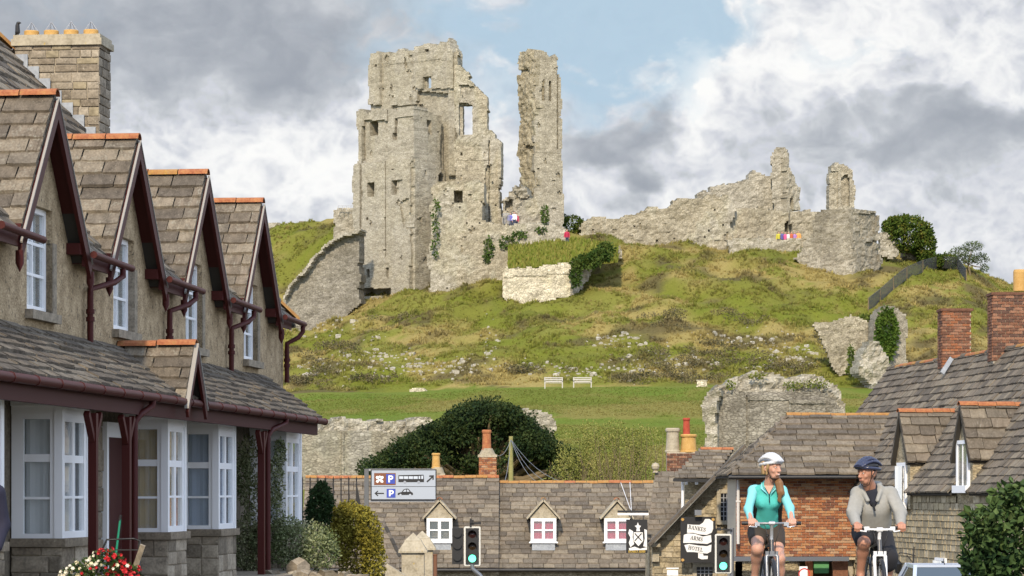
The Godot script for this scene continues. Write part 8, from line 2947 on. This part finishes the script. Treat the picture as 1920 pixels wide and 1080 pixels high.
	put(m, "head", blob_mesh(mf[0] + [[mc + Vector3(0.008, -0.05, -0.02), mn + Vector3(0, 0.01, 0), 0.057, 0.062]], 0.0055, 0.014), M.skin_tan)
	features(m, mc, mhb, false, plain(0.05, 0.03, 0.02))
	put(m, "hair", blob_mesh([[mc + mhb * Vector3(0, 0.02, -0.06), mc + mhb * Vector3(0, -0.03, -0.065), 0.062, 0.05], [mc + mhb * Vector3(-0.08, 0.03, -0.02), mc + mhb * Vector3(-0.082, 0.0, -0.02), 0.016, 0.012], [mc + mhb * Vector3(0.08, 0.03, -0.02), mc + mhb * Vector3(0.082, 0.0, -0.02), 0.016, 0.012]], 0.008, 0.012), plain(0.05, 0.03, 0.02, 0.8))
	for i in 2:
		var s := -1.0 if i == 0 else 1.0
		var hd := [[mwr[i] + Vector3(0, 0, -0.04), mwr[i] + Vector3(0, 0, 0.02), 0.03, 0.028]]
		hand_bones(hd, mwr[i] + Vector3(0, 0.0, 0.0), Vector3(-0.05 * s, -0.08, 1), Vector3(0, -1, 0), 1.0, -s)
		put(m, "hand", blob_mesh(hd, 0.005, 0.008), M.skin_tan)
	var jg := textured(grain_image(64, 0.05, 0.2, [Color(0.26, 0.255, 0.235), Color(0.33, 0.325, 0.30)], 400), 2.0, 0.9)
	var jk := [[msh[0], msh[1], 0.074, 0.074], [mch + Vector3(-0.06, 0, 0), mch + Vector3(0.06, 0, 0), 0.145, 0.145], [mch + Vector3(-0.05, -0.05, 0.02), mw + Vector3(-0.05, 0, 0.03), 0.14, 0.145], [mch + Vector3(0.05, -0.05, 0.02), mw + Vector3(0.05, 0, 0.03), 0.14, 0.145], [mw + Vector3(-0.06, 0.02, 0.04), mh + Vector3(-0.06, 0.05, 0.06), 0.135, 0.13], [mw + Vector3(0.06, 0.02, 0.04), mh + Vector3(0.06, 0.05, 0.06), 0.135, 0.13]]
	for i in 2:
		jk.append([msh[i], mel[i], 0.074, 0.066])
		jk.append([mel[i], mwr[i] + Vector3(0, 0, -0.025), 0.066, 0.05])
		# folds along the sleeves
		for k in 5:
			var p: Vector3 = msh[i].lerp(mel[i], 0.3 + k * 0.16)
			jk.append([p + Vector3(-0.05, 0.02, 0.035), p + Vector3(0.05, -0.02, 0.045), 0.026, 0.026])
	for k in 4: jk.append([mw + Vector3(-0.12, 0.0 + k * 0.06, 0.135), mw + Vector3(0.13, 0.03 + k * 0.055, 0.135), 0.022, 0.02])
	# open collar and hood behind the neck
	for s in [-1.0, 1.0]:
		jk.append([mn + Vector3(0.10 * s, 0.01, 0.02), mn + Vector3(0.05 * s, -0.11, 0.135), 0.028, 0.022])
		jk.append([mn + Vector3(0.10 * s, 0.02, 0.0), mn + Vector3(0.07 * s, 0.05, -0.07), 0.032, 0.034])
	jk.append([mn + Vector3(-0.07, 0.05, -0.08), mn + Vector3(0.09, 0.05, -0.08), 0.036, 0.04])
	put(m, "jacket", blob_mesh(jk, 0.012, 0.022, [[mh + Vector3(0, 0.0, 0), Vector3(0, -1, 0.15).normalized()]]), jg)
	var zi := MB.new()
	zi.bar(mn + Vector3(0.0, -0.13, 0.15), mn + Vector3(0.02, -0.22, 0.165), 0.012, 0.02)
	put(m, "zip", zi.mesh(), M.black)
	put(m, "shirt", blob_mesh([[mn + Vector3(0, -0.06, 0.05), mn + Vector3(0.01, -0.14, 0.1), 0.075, 0.04], [mn + Vector3(0, -0.02, 0.0), mn + Vector3(0, 0.02, 0.0), 0.078, 0.07]], 0.01, 0.02), plain(0.012, 0.013, 0.022, 0.9))
	so = [[mh + Vector3(-0.06, 0.03, 0.01), mh + Vector3(0.06, 0.03, 0.01), 0.14, 0.14]]
	so.append([mhj[0], mhj[0].lerp(mkn[0], 0.72), 0.118, 0.098])
	so.append([mhj[1], mkn[1], 0.122, 0.105])
	so.append([mkn[1], mkn[1].lerp(man[1], 0.12), 0.105, 0.1])
	put(m, "shorts", blob_mesh(so, 0.013, 0.03), plain(0.014, 0.014, 0.018, 0.9))
	for i in 2:
		put(m, "shoe", blob_mesh([[man[i] + Vector3(0, -0.02, -0.03), man[i] + Vector3(0, -0.055, 0.03), 0.048, 0.046], [man[i] + Vector3(0, -0.07, 0.02), man[i] + Vector3(0, -0.085, 0.15), 0.044, 0.036]], 0.012, 0.025), plain(0.03, 0.03, 0.035, 0.7))
		pedal(bike2, mb + Vector3(0, 0.29, 0.02), man[i] + Vector3(-0.02 * (-1.0 if i == 0 else 1.0), -0.14, 0.06), -1.0 if i == 0 else 1.0)
	helmet(m, mc, mhb, plain(0.03, 0.036, 0.075, 0.25), M.black, 1.1)
